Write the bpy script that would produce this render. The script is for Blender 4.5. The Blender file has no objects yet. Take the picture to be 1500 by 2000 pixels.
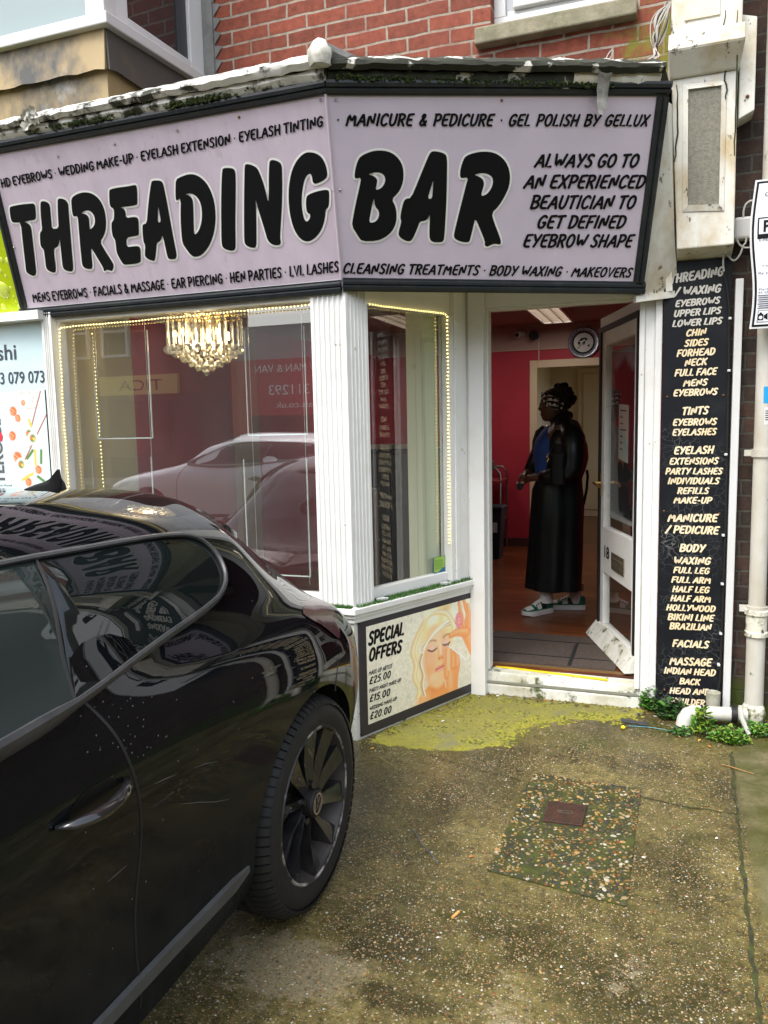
import bpy, bmesh, math, random
import numpy as np
from mathutils import Vector, Matrix, noise
random.seed(7); RNG=np.random.default_rng(7)
R=math.radians
# ------------------------------------------------------------------ camera, sky, sun, exposure
SC=bpy.context.scene; COL=SC.collection
CAM_H=1.48; YAW,PITCH,ROLL=R(20),R(6.46),R(1.23)
fw=np.array([-math.sin(YAW)*math.cos(PITCH),math.cos(YAW)*math.cos(PITCH),-math.sin(PITCH)])
r0=np.array([math.cos(YAW),math.sin(YAW),0.]); u0=np.cross(r0,fw)
rt=math.cos(ROLL)*r0-math.sin(ROLL)*u0; up=math.cos(ROLL)*u0+math.sin(ROLL)*r0
CP=np.array([0,0,CAM_H])
cd=bpy.data.cameras.new('camera'); cam=bpy.data.objects.new('camera',cd); COL.objects.link(cam)
cd.sensor_fit='HORIZONTAL'; cd.sensor_width=36; cd.lens=36; cd.clip_end=600; cd.clip_start=.05
cam.matrix_world=Matrix(((rt[0],up[0],-fw[0],0),(rt[1],up[1],-fw[1],0),(rt[2],up[2],-fw[2],CAM_H),(0,0,0,1)))
SC.camera=cam
W=bpy.data.worlds.new('World'); SC.world=W; W.use_nodes=True
nt=W.node_tree; bg=nt.nodes['Background']
sky=nt.nodes.new('ShaderNodeTexSky'); sky.sky_type='NISHITA'; sky.sun_disc=False
SUN_EL,SUN_AZ=R(58),R(205)
sky.sun_elevation=SUN_EL; sky.sun_rotation=SUN_AZ; sky.dust_density=4; sky.air_density=1.2
hs=nt.nodes.new('ShaderNodeHueSaturation'); hs.inputs['Saturation'].default_value=.5
nt.links.new(sky.outputs[0],hs.inputs['Color']); nt.links.new(hs.outputs[0],bg.inputs[0]); bg.inputs[1].default_value=.15
sd=bpy.data.lights.new('sun','SUN'); sd.energy=.85; sd.angle=R(30); sd.color=(1,.995,.985)
so=bpy.data.objects.new('sun',sd); COL.objects.link(so)
sdir=Vector((math.sin(SUN_AZ)*math.cos(SUN_EL),math.cos(SUN_AZ)*math.cos(SUN_EL),math.sin(SUN_EL)))
so.rotation_euler=sdir.to_track_quat('Z','Y').to_euler()
vs=SC.view_settings; vs.view_transform='Standard'; vs.look='None'; vs.exposure=1.45; vs.gamma=1; vs.use_curve_mapping=False
SC.cycles.use_denoising=True; SC.cycles.max_bounces=10; SC.cycles.transparent_max_bounces=16
SC.cycles.diffuse_bounces=5; SC.cycles.glossy_bounces=5; SC.cycles.caustics_reflective=False; SC.cycles.caustics_refractive=False
SC.cycles.sample_clamp_indirect=6
# ------------------------------------------------------------------ surveying: a direction of the photograph met with a known real plane
def ray(x,y): return fw+rt*((x-750)/1500)-up*((y-1000)/1500)
def onY(x,y,Y): d=ray(x,y); return CP+d*((Y-CP[1])/d[1])
def onX(x,y,X): d=ray(x,y); return CP+d*((X-CP[0])/d[0])
def onZ(x,y,Z=0.): d=ray(x,y); return CP+d*((Z-CP[2])/d[2])
class Plane:
    def __init__(s,o,u,w):
        s.o=np.array(o,float); s.u=np.array(u,float)/np.linalg.norm(u); w=np.array(w,float); s.w=w/np.linalg.norm(w); s.n=np.cross(s.u,s.w)
    def hit(s,x,y):
        d=ray(x,y); p=CP+d*(((s.o-CP)@s.n)/(d@s.n))-s.o; return np.array([p@s.u,p@s.w])
    def p(s,u,w,off=0.): return s.o+s.u*u+s.w*w+s.n*off
# ------------------------------------------------------------------ materials
MATS={}
def nodes(name):
    m=bpy.data.materials.new(name); m.use_nodes=True; t=m.node_tree
    return m,t,t.nodes['Principled BSDF'],t.nodes,t.links
def setp(b,rough=.5,metal=0,coat=0,spec=.5,alpha=None,trans=0,ior=1.45,coatr=.03):
    b.inputs['Roughness'].default_value=rough; b.inputs['Metallic'].default_value=metal
    b.inputs['Coat Weight'].default_value=coat; b.inputs['Coat Roughness'].default_value=coatr
    b.inputs['Specular IOR Level'].default_value=spec; b.inputs['Transmission Weight'].default_value=trans; b.inputs['IOR'].default_value=ior
def mat(name,c,rough=.5,metal=0,c2=None,scale=8.,detail=6,lo=.4,hi=.65,bump=0,bscale=None,coat=0,spec=.5,stretch=(1,1,1),c3=None,s3=3.,lo3=.55,hi3=.7,rough2=None):
    """plain surface with optional noise stains between c and c2 (and c3), and a fine bump"""
    if name in MATS: return MATS[name]
    m,t,b,N,L=nodes(name); setp(b,rough,metal,coat,spec)
    b.inputs['Base Color'].default_value=(*c,1)
    geo=N.new('ShaderNodeNewGeometry'); mp=N.new('ShaderNodeMapping'); L.new(geo.outputs['Position'],mp.inputs[0]); mp.inputs['Scale'].default_value=stretch
    def noise_(sc,det=6,r=.6):
        n=N.new('ShaderNodeTexNoise'); n.inputs['Scale'].default_value=sc; n.inputs['Detail'].default_value=det; n.inputs['Roughness'].default_value=r; L.new(mp.outputs[0],n.inputs['Vector']); return n
    def ramp(n,a,z):
        r=N.new('ShaderNodeMapRange'); r.inputs[1].default_value=a; r.inputs[2].default_value=z; r.clamp=True; L.new(n.outputs[0],r.inputs[0]); return r
    src=None
    if c2:
        n=noise_(scale,detail); r=ramp(n,lo,hi); x=N.new('ShaderNodeMix'); x.data_type='RGBA'; L.new(r.outputs[0],x.inputs[0]); x.inputs[6].default_value=(*c,1); x.inputs[7].default_value=(*c2,1); src=x.outputs[2]
        if rough2 is not None:
            q=N.new('ShaderNodeMapRange'); L.new(r.outputs[0],q.inputs[0]); q.inputs[3].default_value=rough; q.inputs[4].default_value=rough2; L.new(q.outputs[0],b.inputs['Roughness'])
    if c3:
        n=noise_(s3,8,.7); r=ramp(n,lo3,hi3); x=N.new('ShaderNodeMix'); x.data_type='RGBA'; L.new(r.outputs[0],x.inputs[0])
        if src: L.new(src,x.inputs[6])
        else: x.inputs[6].default_value=(*c,1)
        x.inputs[7].default_value=(*c3,1); src=x.outputs[2]
    if src: L.new(src,b.inputs['Base Color'])
    if bump:
        n=noise_(bscale or scale*4,5); bp=N.new('ShaderNodeBump'); bp.inputs['Strength'].default_value=bump; bp.inputs['Distance'].default_value=.004; L.new(n.outputs[0],bp.inputs['Height']); L.new(bp.outputs[0],b.inputs['Normal'])
    MATS[name]=m; return m
def vcol_mat(name,rough=.45,coat=0):
    m,t,b,N,L=nodes(name); setp(b,rough,0,coat); a=N.new('ShaderNodeVertexColor'); a.layer_name='col'; L.new(a.outputs[0],b.inputs['Base Color']); return m
def emis(name,c,s):
    m,t,b,N,L=nodes(name); b.inputs['Base Color'].default_value=(*c,1); b.inputs['Emission Color'].default_value=(*c,1); b.inputs['Emission Strength'].default_value=s; return m
def pane_mat(name,tint=(.95,.97,.96),ior=1.5,rough=0.,film=0.):
    m,t,b,N,L=nodes(name); N.remove(b); out=N['Material Output']
    tr=N.new('ShaderNodeBsdfTransparent'); tr.inputs[0].default_value=(*tint,1); gl=N.new('ShaderNodeBsdfGlossy'); gl.inputs['Roughness'].default_value=rough; gl.inputs['Color'].default_value=(1,1,1,1)
    fr=N.new('ShaderNodeFresnel'); fr.inputs[0].default_value=ior
    geo=N.new('ShaderNodeNewGeometry'); k=N.new('ShaderNodeMath'); k.operation='SUBTRACT'; k.inputs[0].default_value=1; L.new(geo.outputs['Backfacing'],k.inputs[1]); k2=N.new('ShaderNodeMath'); k2.operation='MULTIPLY'; L.new(k.outputs[0],k2.inputs[0]); L.new(fr.outputs[0],k2.inputs[1])
    mx=N.new('ShaderNodeMixShader'); L.new(k2.outputs[0],mx.inputs[0]); L.new(tr.outputs[0],mx.inputs[1]); L.new(gl.outputs[0],mx.inputs[2]); L.new(mx.outputs[0],out.inputs[0])
    if film:  # thin uneven dirt film; its pale colour also paints the haze of reflections
        df=N.new('ShaderNodeBsdfDiffuse'); df.inputs[0].default_value=(.62,.62,.58,1); n=N.new('ShaderNodeTexNoise'); n.inputs['Scale'].default_value=2.2; n.inputs['Detail'].default_value=7; mp=N.new('ShaderNodeMapping'); mp.inputs['Scale'].default_value=(1.6,1.6,.5); L.new(geo.outputs['Position'],mp.inputs[0]); L.new(mp.outputs[0],n.inputs['Vector'])
        r=N.new('ShaderNodeMapRange'); L.new(n.outputs[0],r.inputs[0]); r.inputs[1].default_value=.3; r.inputs[2].default_value=.75; r.inputs[3].default_value=film*.5; r.inputs[4].default_value=film*1.7
        m2=N.new('ShaderNodeMixShader'); L.new(r.outputs[0],m2.inputs[0]); L.new(mx.outputs[0],m2.inputs[1]); L.new(df.outputs[0],m2.inputs[2]); L.new(m2.outputs[0],out.inputs[0])
    return m
def brick_mat(name,c1,c2,mortar,moss=None,off=(0,0),msize=.014,dark=None):
    m,t,b,N,L=nodes(name); setp(b,.85,spec=.3)
    geo=N.new('ShaderNodeNewGeometry'); sx=N.new('ShaderNodeSeparateXYZ'); L.new(geo.outputs['Position'],sx.inputs[0])
    n0=N.new('ShaderNodeTexNoise'); n0.inputs['Scale'].default_value=5; n0.inputs['Detail'].default_value=6; L.new(geo.outputs['Position'],n0.inputs['Vector'])
    def math_(op,a,bb):
        k=N.new('ShaderNodeMath'); k.operation=op
        for i,v in enumerate((a,bb)):
            if isinstance(v,(int,float)): k.inputs[i].default_value=v
            else: L.new(v,k.inputs[i])
        return k.outputs[0]
    wob=math_('MULTIPLY',math_('SUBTRACT',n0.outputs[0],.5),.022)
    cx=N.new('ShaderNodeCombineXYZ'); L.new(math_('ADD',math_('ADD',sx.outputs[0],off[0]),wob),cx.inputs[0]); L.new(math_('ADD',math_('ADD',sx.outputs[2],off[1]),wob),cx.inputs[1])
    br=N.new('ShaderNodeTexBrick'); L.new(cx.outputs[0],br.inputs['Vector']); br.inputs['Scale'].default_value=1; br.inputs['Mortar Size'].default_value=msize/2; br.inputs['Mortar Smooth'].default_value=.25; br.inputs['Brick Width'].default_value=.229; br.inputs['Row Height'].default_value=.0745; br.inputs['Bias'].default_value=-.1
    br.inputs['Color1'].default_value=(*c1,1); br.inputs['Color2'].default_value=(*c2,1); br.inputs['Mortar'].default_value=(*mortar,1)
    n=N.new('ShaderNodeTexNoise'); n.inputs['Scale'].default_value=30; n.inputs['Detail'].default_value=8; n.inputs['Roughness'].default_value=.7; L.new(geo.outputs['Position'],n.inputs['Vector'])
    mr=N.new('ShaderNodeMapRange'); L.new(n.outputs[0],mr.inputs[0]); mr.inputs[1].default_value=.3; mr.inputs[2].default_value=.7; mr.inputs[3].default_value=.62; mr.inputs[4].default_value=1.25
    mx=N.new('ShaderNodeMix'); mx.data_type='RGBA'; mx.blend_type='MULTIPLY'; mx.inputs[0].default_value=1; L.new(br.outputs[0],mx.inputs[6]); L.new(mr.outputs[0],mx.inputs[7]); src=mx.outputs[2]
    def over(src,col,sc,lo,hi,extra=None):
        n=N.new('ShaderNodeTexNoise'); n.inputs['Scale'].default_value=sc; n.inputs['Detail'].default_value=7; n.inputs['Roughness'].default_value=.65; L.new(geo.outputs['Position'],n.inputs['Vector'])
        f=n.outputs[0]
        if extra is not None: f=math_('ADD',f,extra)
        r=N.new('ShaderNodeMapRange'); L.new(f,r.inputs[0]); r.inputs[1].default_value=lo; r.inputs[2].default_value=hi
        x=N.new('ShaderNodeMix'); x.data_type='RGBA'; L.new(r.outputs[0],x.inputs[0]); L.new(src,x.inputs[6]); x.inputs[7].default_value=(*col,1); return x.outputs[2]
    if dark: src=over(src,dark,4,.5,.75)
    if moss:
        col,x0,x1,z1=moss  # moss where x lies right of x0 and z below z1
        a=N.new('ShaderNodeMapRange'); L.new(sx.outputs[0],a.inputs[0]); a.inputs[1].default_value=x0; a.inputs[2].default_value=x1; a.inputs[3].default_value=-.5; a.inputs[4].default_value=.08
        c=N.new('ShaderNodeMapRange'); L.new(sx.outputs[2],c.inputs[0]); c.inputs[1].default_value=z1; c.inputs[2].default_value=z1+.35; c.inputs[3].default_value=.08; c.inputs[4].default_value=-.5
        src=over(src,col,9,.5,.66,math_('ADD',a.outputs[0],c.outputs[0]))
    L.new(src,b.inputs['Base Color'])
    bp=N.new('ShaderNodeBump'); bp.inputs['Strength'].default_value=.9; bp.inputs['Distance'].default_value=.008
    h=math_('ADD',math_('SUBTRACT',1.,br.outputs[1]),math_('MULTIPLY',n.outputs[0],.45)); L.new(h,bp.inputs['Height']); L.new(bp.outputs[0],b.inputs['Normal'])
    return m
# ------------------------------------------------------------------ mesh building
ORG={}
def tag(o,label=None,cat=None,group=None,kind=None):
    if label: o['label']=label
    if cat: o['category']=cat
    if group: o['group']=group
    if kind: o['kind']=kind
    return o
def thing(name,loc,label,cat,group=None,kind=None):
    o=bpy.data.objects.new(name,None); COL.objects.link(o); o.location=tuple(loc); o.empty_display_size=.1; ORG[o.name]=np.array(loc,float)
    return tag(o,label,cat,group,kind)
class MB:
    def __init__(s): s.v=[]; s.f=[]; s.mi=[]; s.col=[]
    def add(s,vs,fs,mi=0):
        k=len(s.v); s.v.extend([tuple(map(float,p)) for p in vs]); s.f.extend([tuple(i+k for i in f) for f in fs]); s.mi.extend([mi]*len(fs)); return s
    def hexa(s,p,mi=0):  # 8 points, bottom ring then top ring
        return s.add(p,[(3,2,1,0),(4,5,6,7),(0,1,5,4),(1,2,6,5),(2,3,7,6),(3,0,4,7)],mi)
    def box(s,x0,x1,y0,y1,z0,z1,mi=0):
        return s.hexa([(x0,y0,z0),(x1,y0,z0),(x1,y1,z0),(x0,y1,z0),(x0,y0,z1),(x1,y0,z1),(x1,y1,z1),(x0,y1,z1)],mi)
    def bar(s,a,b,w,h,upv=(0,0,1),mi=0):  # box along a-b
        a=np.array(a,float); b=np.array(b,float); d=b-a; d/=np.linalg.norm(d); q=np.cross(d,upv); q/=np.linalg.norm(q); n=np.cross(q,d)
        P=[]
        for e in (a,b):
            for i,j in ((-1,-1),(1,-1),(1,1),(-1,1)): P.append(e+q*w/2*i+n*h/2*j)
        return s.hexa(P,mi)
    def prism(s,poly,z0,z1,mi=0):
        n=len(poly); return s.add([(x,y,z0) for x,y in poly]+[(x,y,z1) for x,y in poly],[tuple(range(n-1,-1,-1)),tuple(range(n,2*n))]+[(i,(i+1)%n,n+(i+1)%n,n+i) for i in range(n)],mi)
    def extr(s,pts,vec,mi=0):  # closed polygon extruded along vec
        n=len(pts); pts=[np.array(p,float) for p in pts]; vec=np.array(vec,float)
        return s.add(pts+[p+vec for p in pts],[tuple(range(n-1,-1,-1)),tuple(range(n,2*n))]+[(i,(i+1)%n,n+(i+1)%n,n+i) for i in range(n)],mi)
    def loft(s,rings,cap=True,mi=0,closed=True):
        n=len(rings[0]); V=[p for r in rings for p in r]; F=[]
        for a in range(len(rings)-1):
            for i in range(n if closed else n-1):
                j=(i+1)%n; F.append((a*n+i,a*n+j,(a+1)*n+j,(a+1)*n+i))
        if cap: F.append(tuple(range(n-1,-1,-1))); F.append(tuple(range((len(rings)-1)*n,len(rings)*n)))
        return s.add(V,F,mi)
    def tube(s,pts,r,n=8,mi=0,cap=True,flat=1.,upv=None):
        pts=[np.array(p,float) for p in pts]; rr=r if hasattr(r,'__len__') else [r]*len(pts); rings=[]; q0=None
        for i,p in enumerate(pts):
            d=pts[min(i+1,len(pts)-1)]-pts[max(i-1,0)]; d/=np.linalg.norm(d)+1e-12
            if q0 is None:
                q0=np.cross(d,upv if upv is not None else ((0,0,1) if abs(d[2])<.9 else (1,0,0)))
            q=q0-d*(q0@d); q/=np.linalg.norm(q)+1e-12; q0=q; m=np.cross(d,q)
            rings.append([p+q*math.cos(2*math.pi*k/n)*rr[i]+m*math.sin(2*math.pi*k/n)*rr[i]*flat for k in range(n)])
        return s.loft(rings,cap,mi)
    def cyl(s,a,b,r,n=16,mi=0,r2=None): return s.tube([a,b],[r,r if r2 is None else r2],n,mi)
    def lathe(s,prof,o,axis='z',n=32,mi=0,cap=False):
        rings=[]
        for rad,h in prof:
            ring=[]
            for k in range(n):
                a=2*math.pi*k/n; c,d=math.cos(a)*rad,math.sin(a)*rad
                ring.append((o[0]+c,o[1]+d,o[2]+h) if axis=='z' else ((o[0]+h,o[1]+c,o[2]+d) if axis=='x' else (o[0]+d,o[1]+h,o[2]+c)))
            rings.append(ring)
        return s.loft(rings,cap,mi)
    def ball(s,c,r,n=10,m=7,mi=0,sc=(1,1,1)):
        rings=[]
        for j in range(m+1):
            a=math.pi*j/m; rings.append([(c[0]+r*sc[0]*math.sin(a)*math.cos(2*math.pi*k/n),c[1]+r*sc[1]*math.sin(a)*math.sin(2*math.pi*k/n),c[2]-r*sc[2]*math.cos(a)) for k in range(n)])
        return s.loft(rings,False,mi)
    def build(s,name,mats,parent=None,smooth=False,bevel=0,angle=35,kind=None,merge=False):
        if not isinstance(mats,(list,tuple)): mats=[mats]
        org=ORG[parent.name] if parent is not None else None
        V=np.array(s.v,float)
        if parent is None: loc=np.array([V[:,0].mean(),V[:,1].mean(),V[:,2].min()])
        else: loc=org
        me=bpy.data.meshes.new(name); me.from_pydata((V-loc).tolist(),[],s.f)
        for m in mats: me.materials.append(m)
        if len(mats)>1: me.polygons.foreach_set('material_index',s.mi)
        if s.col:
            a=me.color_attributes.new('col','FLOAT_COLOR','POINT'); a.data.foreach_set('color',np.array(s.col,np.float32).ravel())
        bm=bmesh.new(); bm.from_mesh(me)
        if merge: bmesh.ops.remove_doubles(bm,verts=bm.verts,dist=1e-5)
        bmesh.ops.recalc_face_normals(bm,faces=bm.faces); bm.to_mesh(me); bm.free()
        if smooth:
            me.polygons.foreach_set('use_smooth',[True]*len(me.polygons))
            if angle<180: me.set_sharp_from_angle(angle=R(angle))
        me.update()
        o=bpy.data.objects.new(name,me); COL.objects.link(o)
        if parent is not None: o.parent=parent
        else: o.location=tuple(loc)
        if parent is not None and parent.parent is not None: pass
        ORG[o.name]=loc
        if bevel:
            b=o.modifiers.new('bevel','BEVEL'); b.width=bevel; b.segments=2; b.limit_method='ANGLE'; b.angle_limit=R(40)
        if kind: o['kind']=kind
        return o
def chaikin(p,n=1,closed=True):
    p=[np.array(q,float) for q in p]
    for _ in range(n):
        o=[]; m=len(p)
        for i in range(m if closed else m-1):
            a,b=p[i],p[(i+1)%m]; o+= [a*.75+b*.25,a*.25+b*.75]
        if not closed: o=[p[0]]+o+[p[-1]]
        p=o
    return p
def smoothstep(a,b,x): t=np.clip((x-a)/(b-a),0,1); return t*t*(3-2*t)
def fill2d(contours):
    """triangulate a 2-D outline with holes -> verts, faces"""
    from mathutils.geometry import delaunay_2d_cdt
    vs=[];fs=[]
    for c in contours:
        k=len(vs); vs+= [Vector((float(q[0]),float(q[1]))) for q in c]; fs.append(list(range(k,k+len(c))))
    r=delaunay_2d_cdt(vs,[],fs,0,1e-7)
    def inside(pt,c):
        ins=False; n=len(c)
        for i in range(n):
            a,b=c[i],c[(i+1)%n]
            if (a[1]>pt[1])!=(b[1]>pt[1]) and pt[0]<(b[0]-a[0])*(pt[1]-a[1])/(b[1]-a[1])+a[0]: ins=not ins
        return ins
    V=[(v.x,v.y) for v in r[0]]; F=[]
    for f in r[2]:
        c=np.mean([V[i] for i in f],axis=0)
        if sum(inside(c,q) for q in contours)%2==1: F.append(tuple(f))
    return V,F
def ribbon2d(pts,hw,closed=True):
    n=len(pts); P=[np.array(p,float) for p in pts]; A=[];B=[]
    for i in range(n):
        d=(P[(i+1)%n]-P[i-1]) if closed else (P[min(i+1,n-1)]-P[max(i-1,0)])
        d/=np.linalg.norm(d)+1e-12; q=np.array([-d[1],d[0]]); A.append(P[i]+q*hw); B.append(P[i]-q*hw)
    F=[(i,(i+1)%n,n+(i+1)%n,n+i) for i in range(n if closed else n-1)]
    return A+B,F
# ------------------------------------------------------------------ brush lettering: each glyph is a set of pen strokes (x,y pairs in tenths of the cap height)
G_='''A 6.6 .3,0 2.5,6 3.8,10 5,6 6.4,0|1.4,3.3 5.4,3.5
B 6 1,0 .9,10|.2,9.7 3.4,10 5.2,8.8 5.2,6.8 3.4,5.4 1.6,5.3|3.2,5.3 5.5,4.2 5.7,2 4.3,.3 1,.1
C 5.8 5.4,8.2 4.3,9.9 2.5,9.6 1,7.4 .7,4 1.2,1.4 2.6,.1 4.2,.3 5.5,1.8
D 6.2 1.1,0 1,9.6|.2,9.6 3.2,9.9 5.3,8.2 5.8,5 5.1,2 3.4,.3 1.1,.1
E 5.4 5.2,9.9 1.4,9.5|1.3,9.6 .9,5 1,.3 5.1,.3|.4,4.9 4.4,5.3
F 5.2 5.2,9.9 .6,9.4|1.3,9.6 1,5 1,0|.4,4.6 4.3,5.1
G 6.2 5.5,8.4 4.2,9.9 2.4,9.5 .9,7 .7,3.4 1.6,.8 3.2,0 4.8,.7 5.5,2.6 5.6,4.6 3.6,4.3
H 6.6 1,0 1.2,10|5.6,0 5.7,10|.3,4.5 5.5,5.2
I 2.4 1.2,0 1.3,10
J 4.4 3.6,10 3.5,3 2.6,.5 1.2,.3 .4,1.8
K 6.2 1,0 1.1,10|5.4,9.9 1.3,4.7 3,5 5.8,0
L 5 1.2,10 .9,.3 4.8,.4
M 8 .7,0 1.5,10 4,3.2 6.5,10 7.3,0
N 6.8 1,0 1.1,10 5.5,.2 5.7,10
O 6.6 3.3,10 1.5,9 .7,6 .9,2.4 2.4,.1 4.2,.2 5.7,2.4 5.9,6 5,9 3.3,10
P 5.8 1.1,0 1,10|.2,9.6 3.6,10 5.3,8.4 5.2,6 3.8,4.5 1.4,4.4
Q 6.6 3.3,10 1.2,8.6 .8,3 2.6,.1 5,.8 5.9,5 5,9 3.3,10|3.8,2.4 6,-.8
R 6 1.1,0 1,10|.2,9.6 3.5,10 5.1,8.5 5,6.4 3.4,5 1.5,4.8|2.8,4.9 5.6,-.3
S 5.4 5,8.6 3.8,9.9 1.9,9.6 .9,7.8 1.7,6 3.8,4.7 4.8,2.8 4,.6 2.2,0 .5,1.3
T 5.8 .2,9.4 5.8,9.9|3,9.6 2.9,0
U 6.4 1.1,10 .9,3 1.9,.4 3.6,.1 5,1.4 5.5,4 5.6,10
V 6.2 .5,10 2.9,.3 6,10
W 8.6 .5,10 2.2,.3 4.3,7 6.3,.3 8.3,10
X 6.2 .7,10 5.6,0|5.6,10 .5,0
Y 6 .5,10 2.8,5.2|5.8,10 2.2,0
Z 5.6 .7,9.6 5.2,9.7 .5,.4 5.3,.4
0 6 3,10 1.2,8.2 .8,4.5 1.4,1.2 3,0 4.7,1.4 5.2,5 4.7,8.6 3,10
1 3 .6,8 2,9.9 1.8,0
2 5.6 .8,8 2.2,9.9 4.2,9.4 4.9,7.4 4,5 .7,.4 5.2,.4
3 5.4 .8,9 2.6,10 4.4,8.8 4.3,6.6 2.2,5.3|2.2,5.3 4.6,4 4.5,1.4 2.6,0 .7,1
5 5.4 4.8,9.8 1.5,9.6 1.2,5.6 3.4,6 4.8,4 4.3,1 2.4,0 .6,.9
7 5.2 .5,9.6 5,9.6 2,0
8 5.6 2.8,10 1.1,8.6 1.4,6.6 3.8,4.4 4.8,2.2 3.8,.2 1.8,.2 .8,2 1.6,4.4 4.2,6.8 4.3,8.8 2.8,10
9 5.6 4.6,8 3,10 1.2,8.6 1,6 2.6,4.6 4.4,6 4.7,8 4.6,4 3,0
£ 5.6 4.9,8.4 3.7,9.9 2.3,9 1.9,6 1.9,2.4 .7,.3 5.2,.5|.5,4.8 4,5
& 6.4 5.8,0 1.7,7 2,9.4 3.6,9.6 4,7.6 1.2,4 .9,1.4 2.6,0 4.6,1.2 5.6,4
- 3.8 .8,4.4 3.2,4.5
/ 4.4 .2,-.6 4.2,10.2
. 2.2 .9,.1 1.2,.1
· 2.6 1.2,4.8 1.4,4.8
( 3 2.4,10 1,7 .9,3 2.2,0
) 3 .6,10 2,7 2.1,3 .8,0'''
GL={}
for ln in G_.split('\n'):
    c,w,rest=ln.split(' ',2)
    GL[c]=(float(w),[[tuple(map(float,q.split(','))) for q in st.split()] for st in rest.split('|')])
def cap_ribbon(pts,r,flat=1.):
    """one pen stroke as a filled outline with round ends"""
    P=[np.array(p,float) for p in pts]; n=len(P); Lf=[];Rt=[]
    for i in range(n):
        d=P[min(i+1,n-1)]-P[max(i-1,0)]; d/=np.linalg.norm(d)+1e-12; q=np.array([-d[1],d[0]])
        if 0<i<n-1:
            d1=P[i]-P[i-1]; d1/=np.linalg.norm(d1)+1e-12; k=max(.6,abs(d1@d)); q=q/k
        Lf.append(P[i]+q*r); Rt.append(P[i]-q*r)
    d=P[-1]-P[-2]; d/=np.linalg.norm(d)+1e-12; q=np.array([-d[1],d[0]])
    end=[P[-1]+(q*math.cos(a)+d*math.sin(a)*.7)*r for a in (math.pi*.25,math.pi*.5,math.pi*.75)]
    d=P[0]-P[1]; d/=np.linalg.norm(d)+1e-12; q=np.array([-d[1],d[0]])
    st=[P[0]+(q*math.cos(a)+d*math.sin(a)*.7)*r for a in (math.pi*.25,math.pi*.5,math.pi*.75)]
    return Lf,Rt,end,st
def text2d(s,pen=1.15,slant=.2,gap=1.0,space=3.2,smooth=True):
    """list of (verts,faces), total width, in tenths of cap height"""
    out=[]; x=0
    for ch in s:
        if ch==' ': x+=space; continue
        w,sts=GL[ch]
        for st in sts:
            pts=chaikin(st,2,False) if (smooth and len(st)>3) else (st if len(st)>1 else st*2)
            pts=[np.array((px+x+py*slant,py)) for px,py in pts]
            Lf,Rt,e,b=cap_ribbon(pts,pen); n=len(pts)
            V=Lf+Rt+e+b; F=[(i,i+1,n+i+1,n+i) for i in range(n-1)]+[(n-1,2*n,2*n+1,2*n+2,2*n-1),(n,2*n+3,2*n+4,2*n+5,0)]
            out.append((V,F))
        x+=w+gap
    return out,x-gap
def lettering(mb,pl,s,p0,p1,hpx=None,h=None,off=.003,mi=0,pen=1.15,slant=.2,gap=1.,space=3.2,fit=True):
    """set a line of brush letters on plane pl from p0 to p1 (plane u,w of the baseline ends)"""
    p0=np.array(p0,float); p1=np.array(p1,float); d=p1-p0; ln=np.linalg.norm(d); e=d/ln; q=np.array([-e[1],e[0]])
    gl,w=text2d(s,pen,slant,gap,space); k=h/10; kx=ln/w if fit else k
    for i,(V,F) in enumerate(gl):
        mb.add([pl.p(*(p0+e*v[0]*kx+q*v[1]*k),off+.00004*(i%9)) for v in V],F,mi)
def text_px(mb,pl,s,a,b,hp,**kw):
    """the same from measured ends; hp = (x,y) of the top of the first capital"""
    A=pl.hit(*a); Bq=pl.hit(*b); d=(Bq-A)/np.linalg.norm(Bq-A); t=pl.hit(*hp)-A; h=abs(-d[1]*t[0]+d[0]*t[1]); lettering(mb,pl,s,A,Bq,h=h,**kw)
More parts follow.
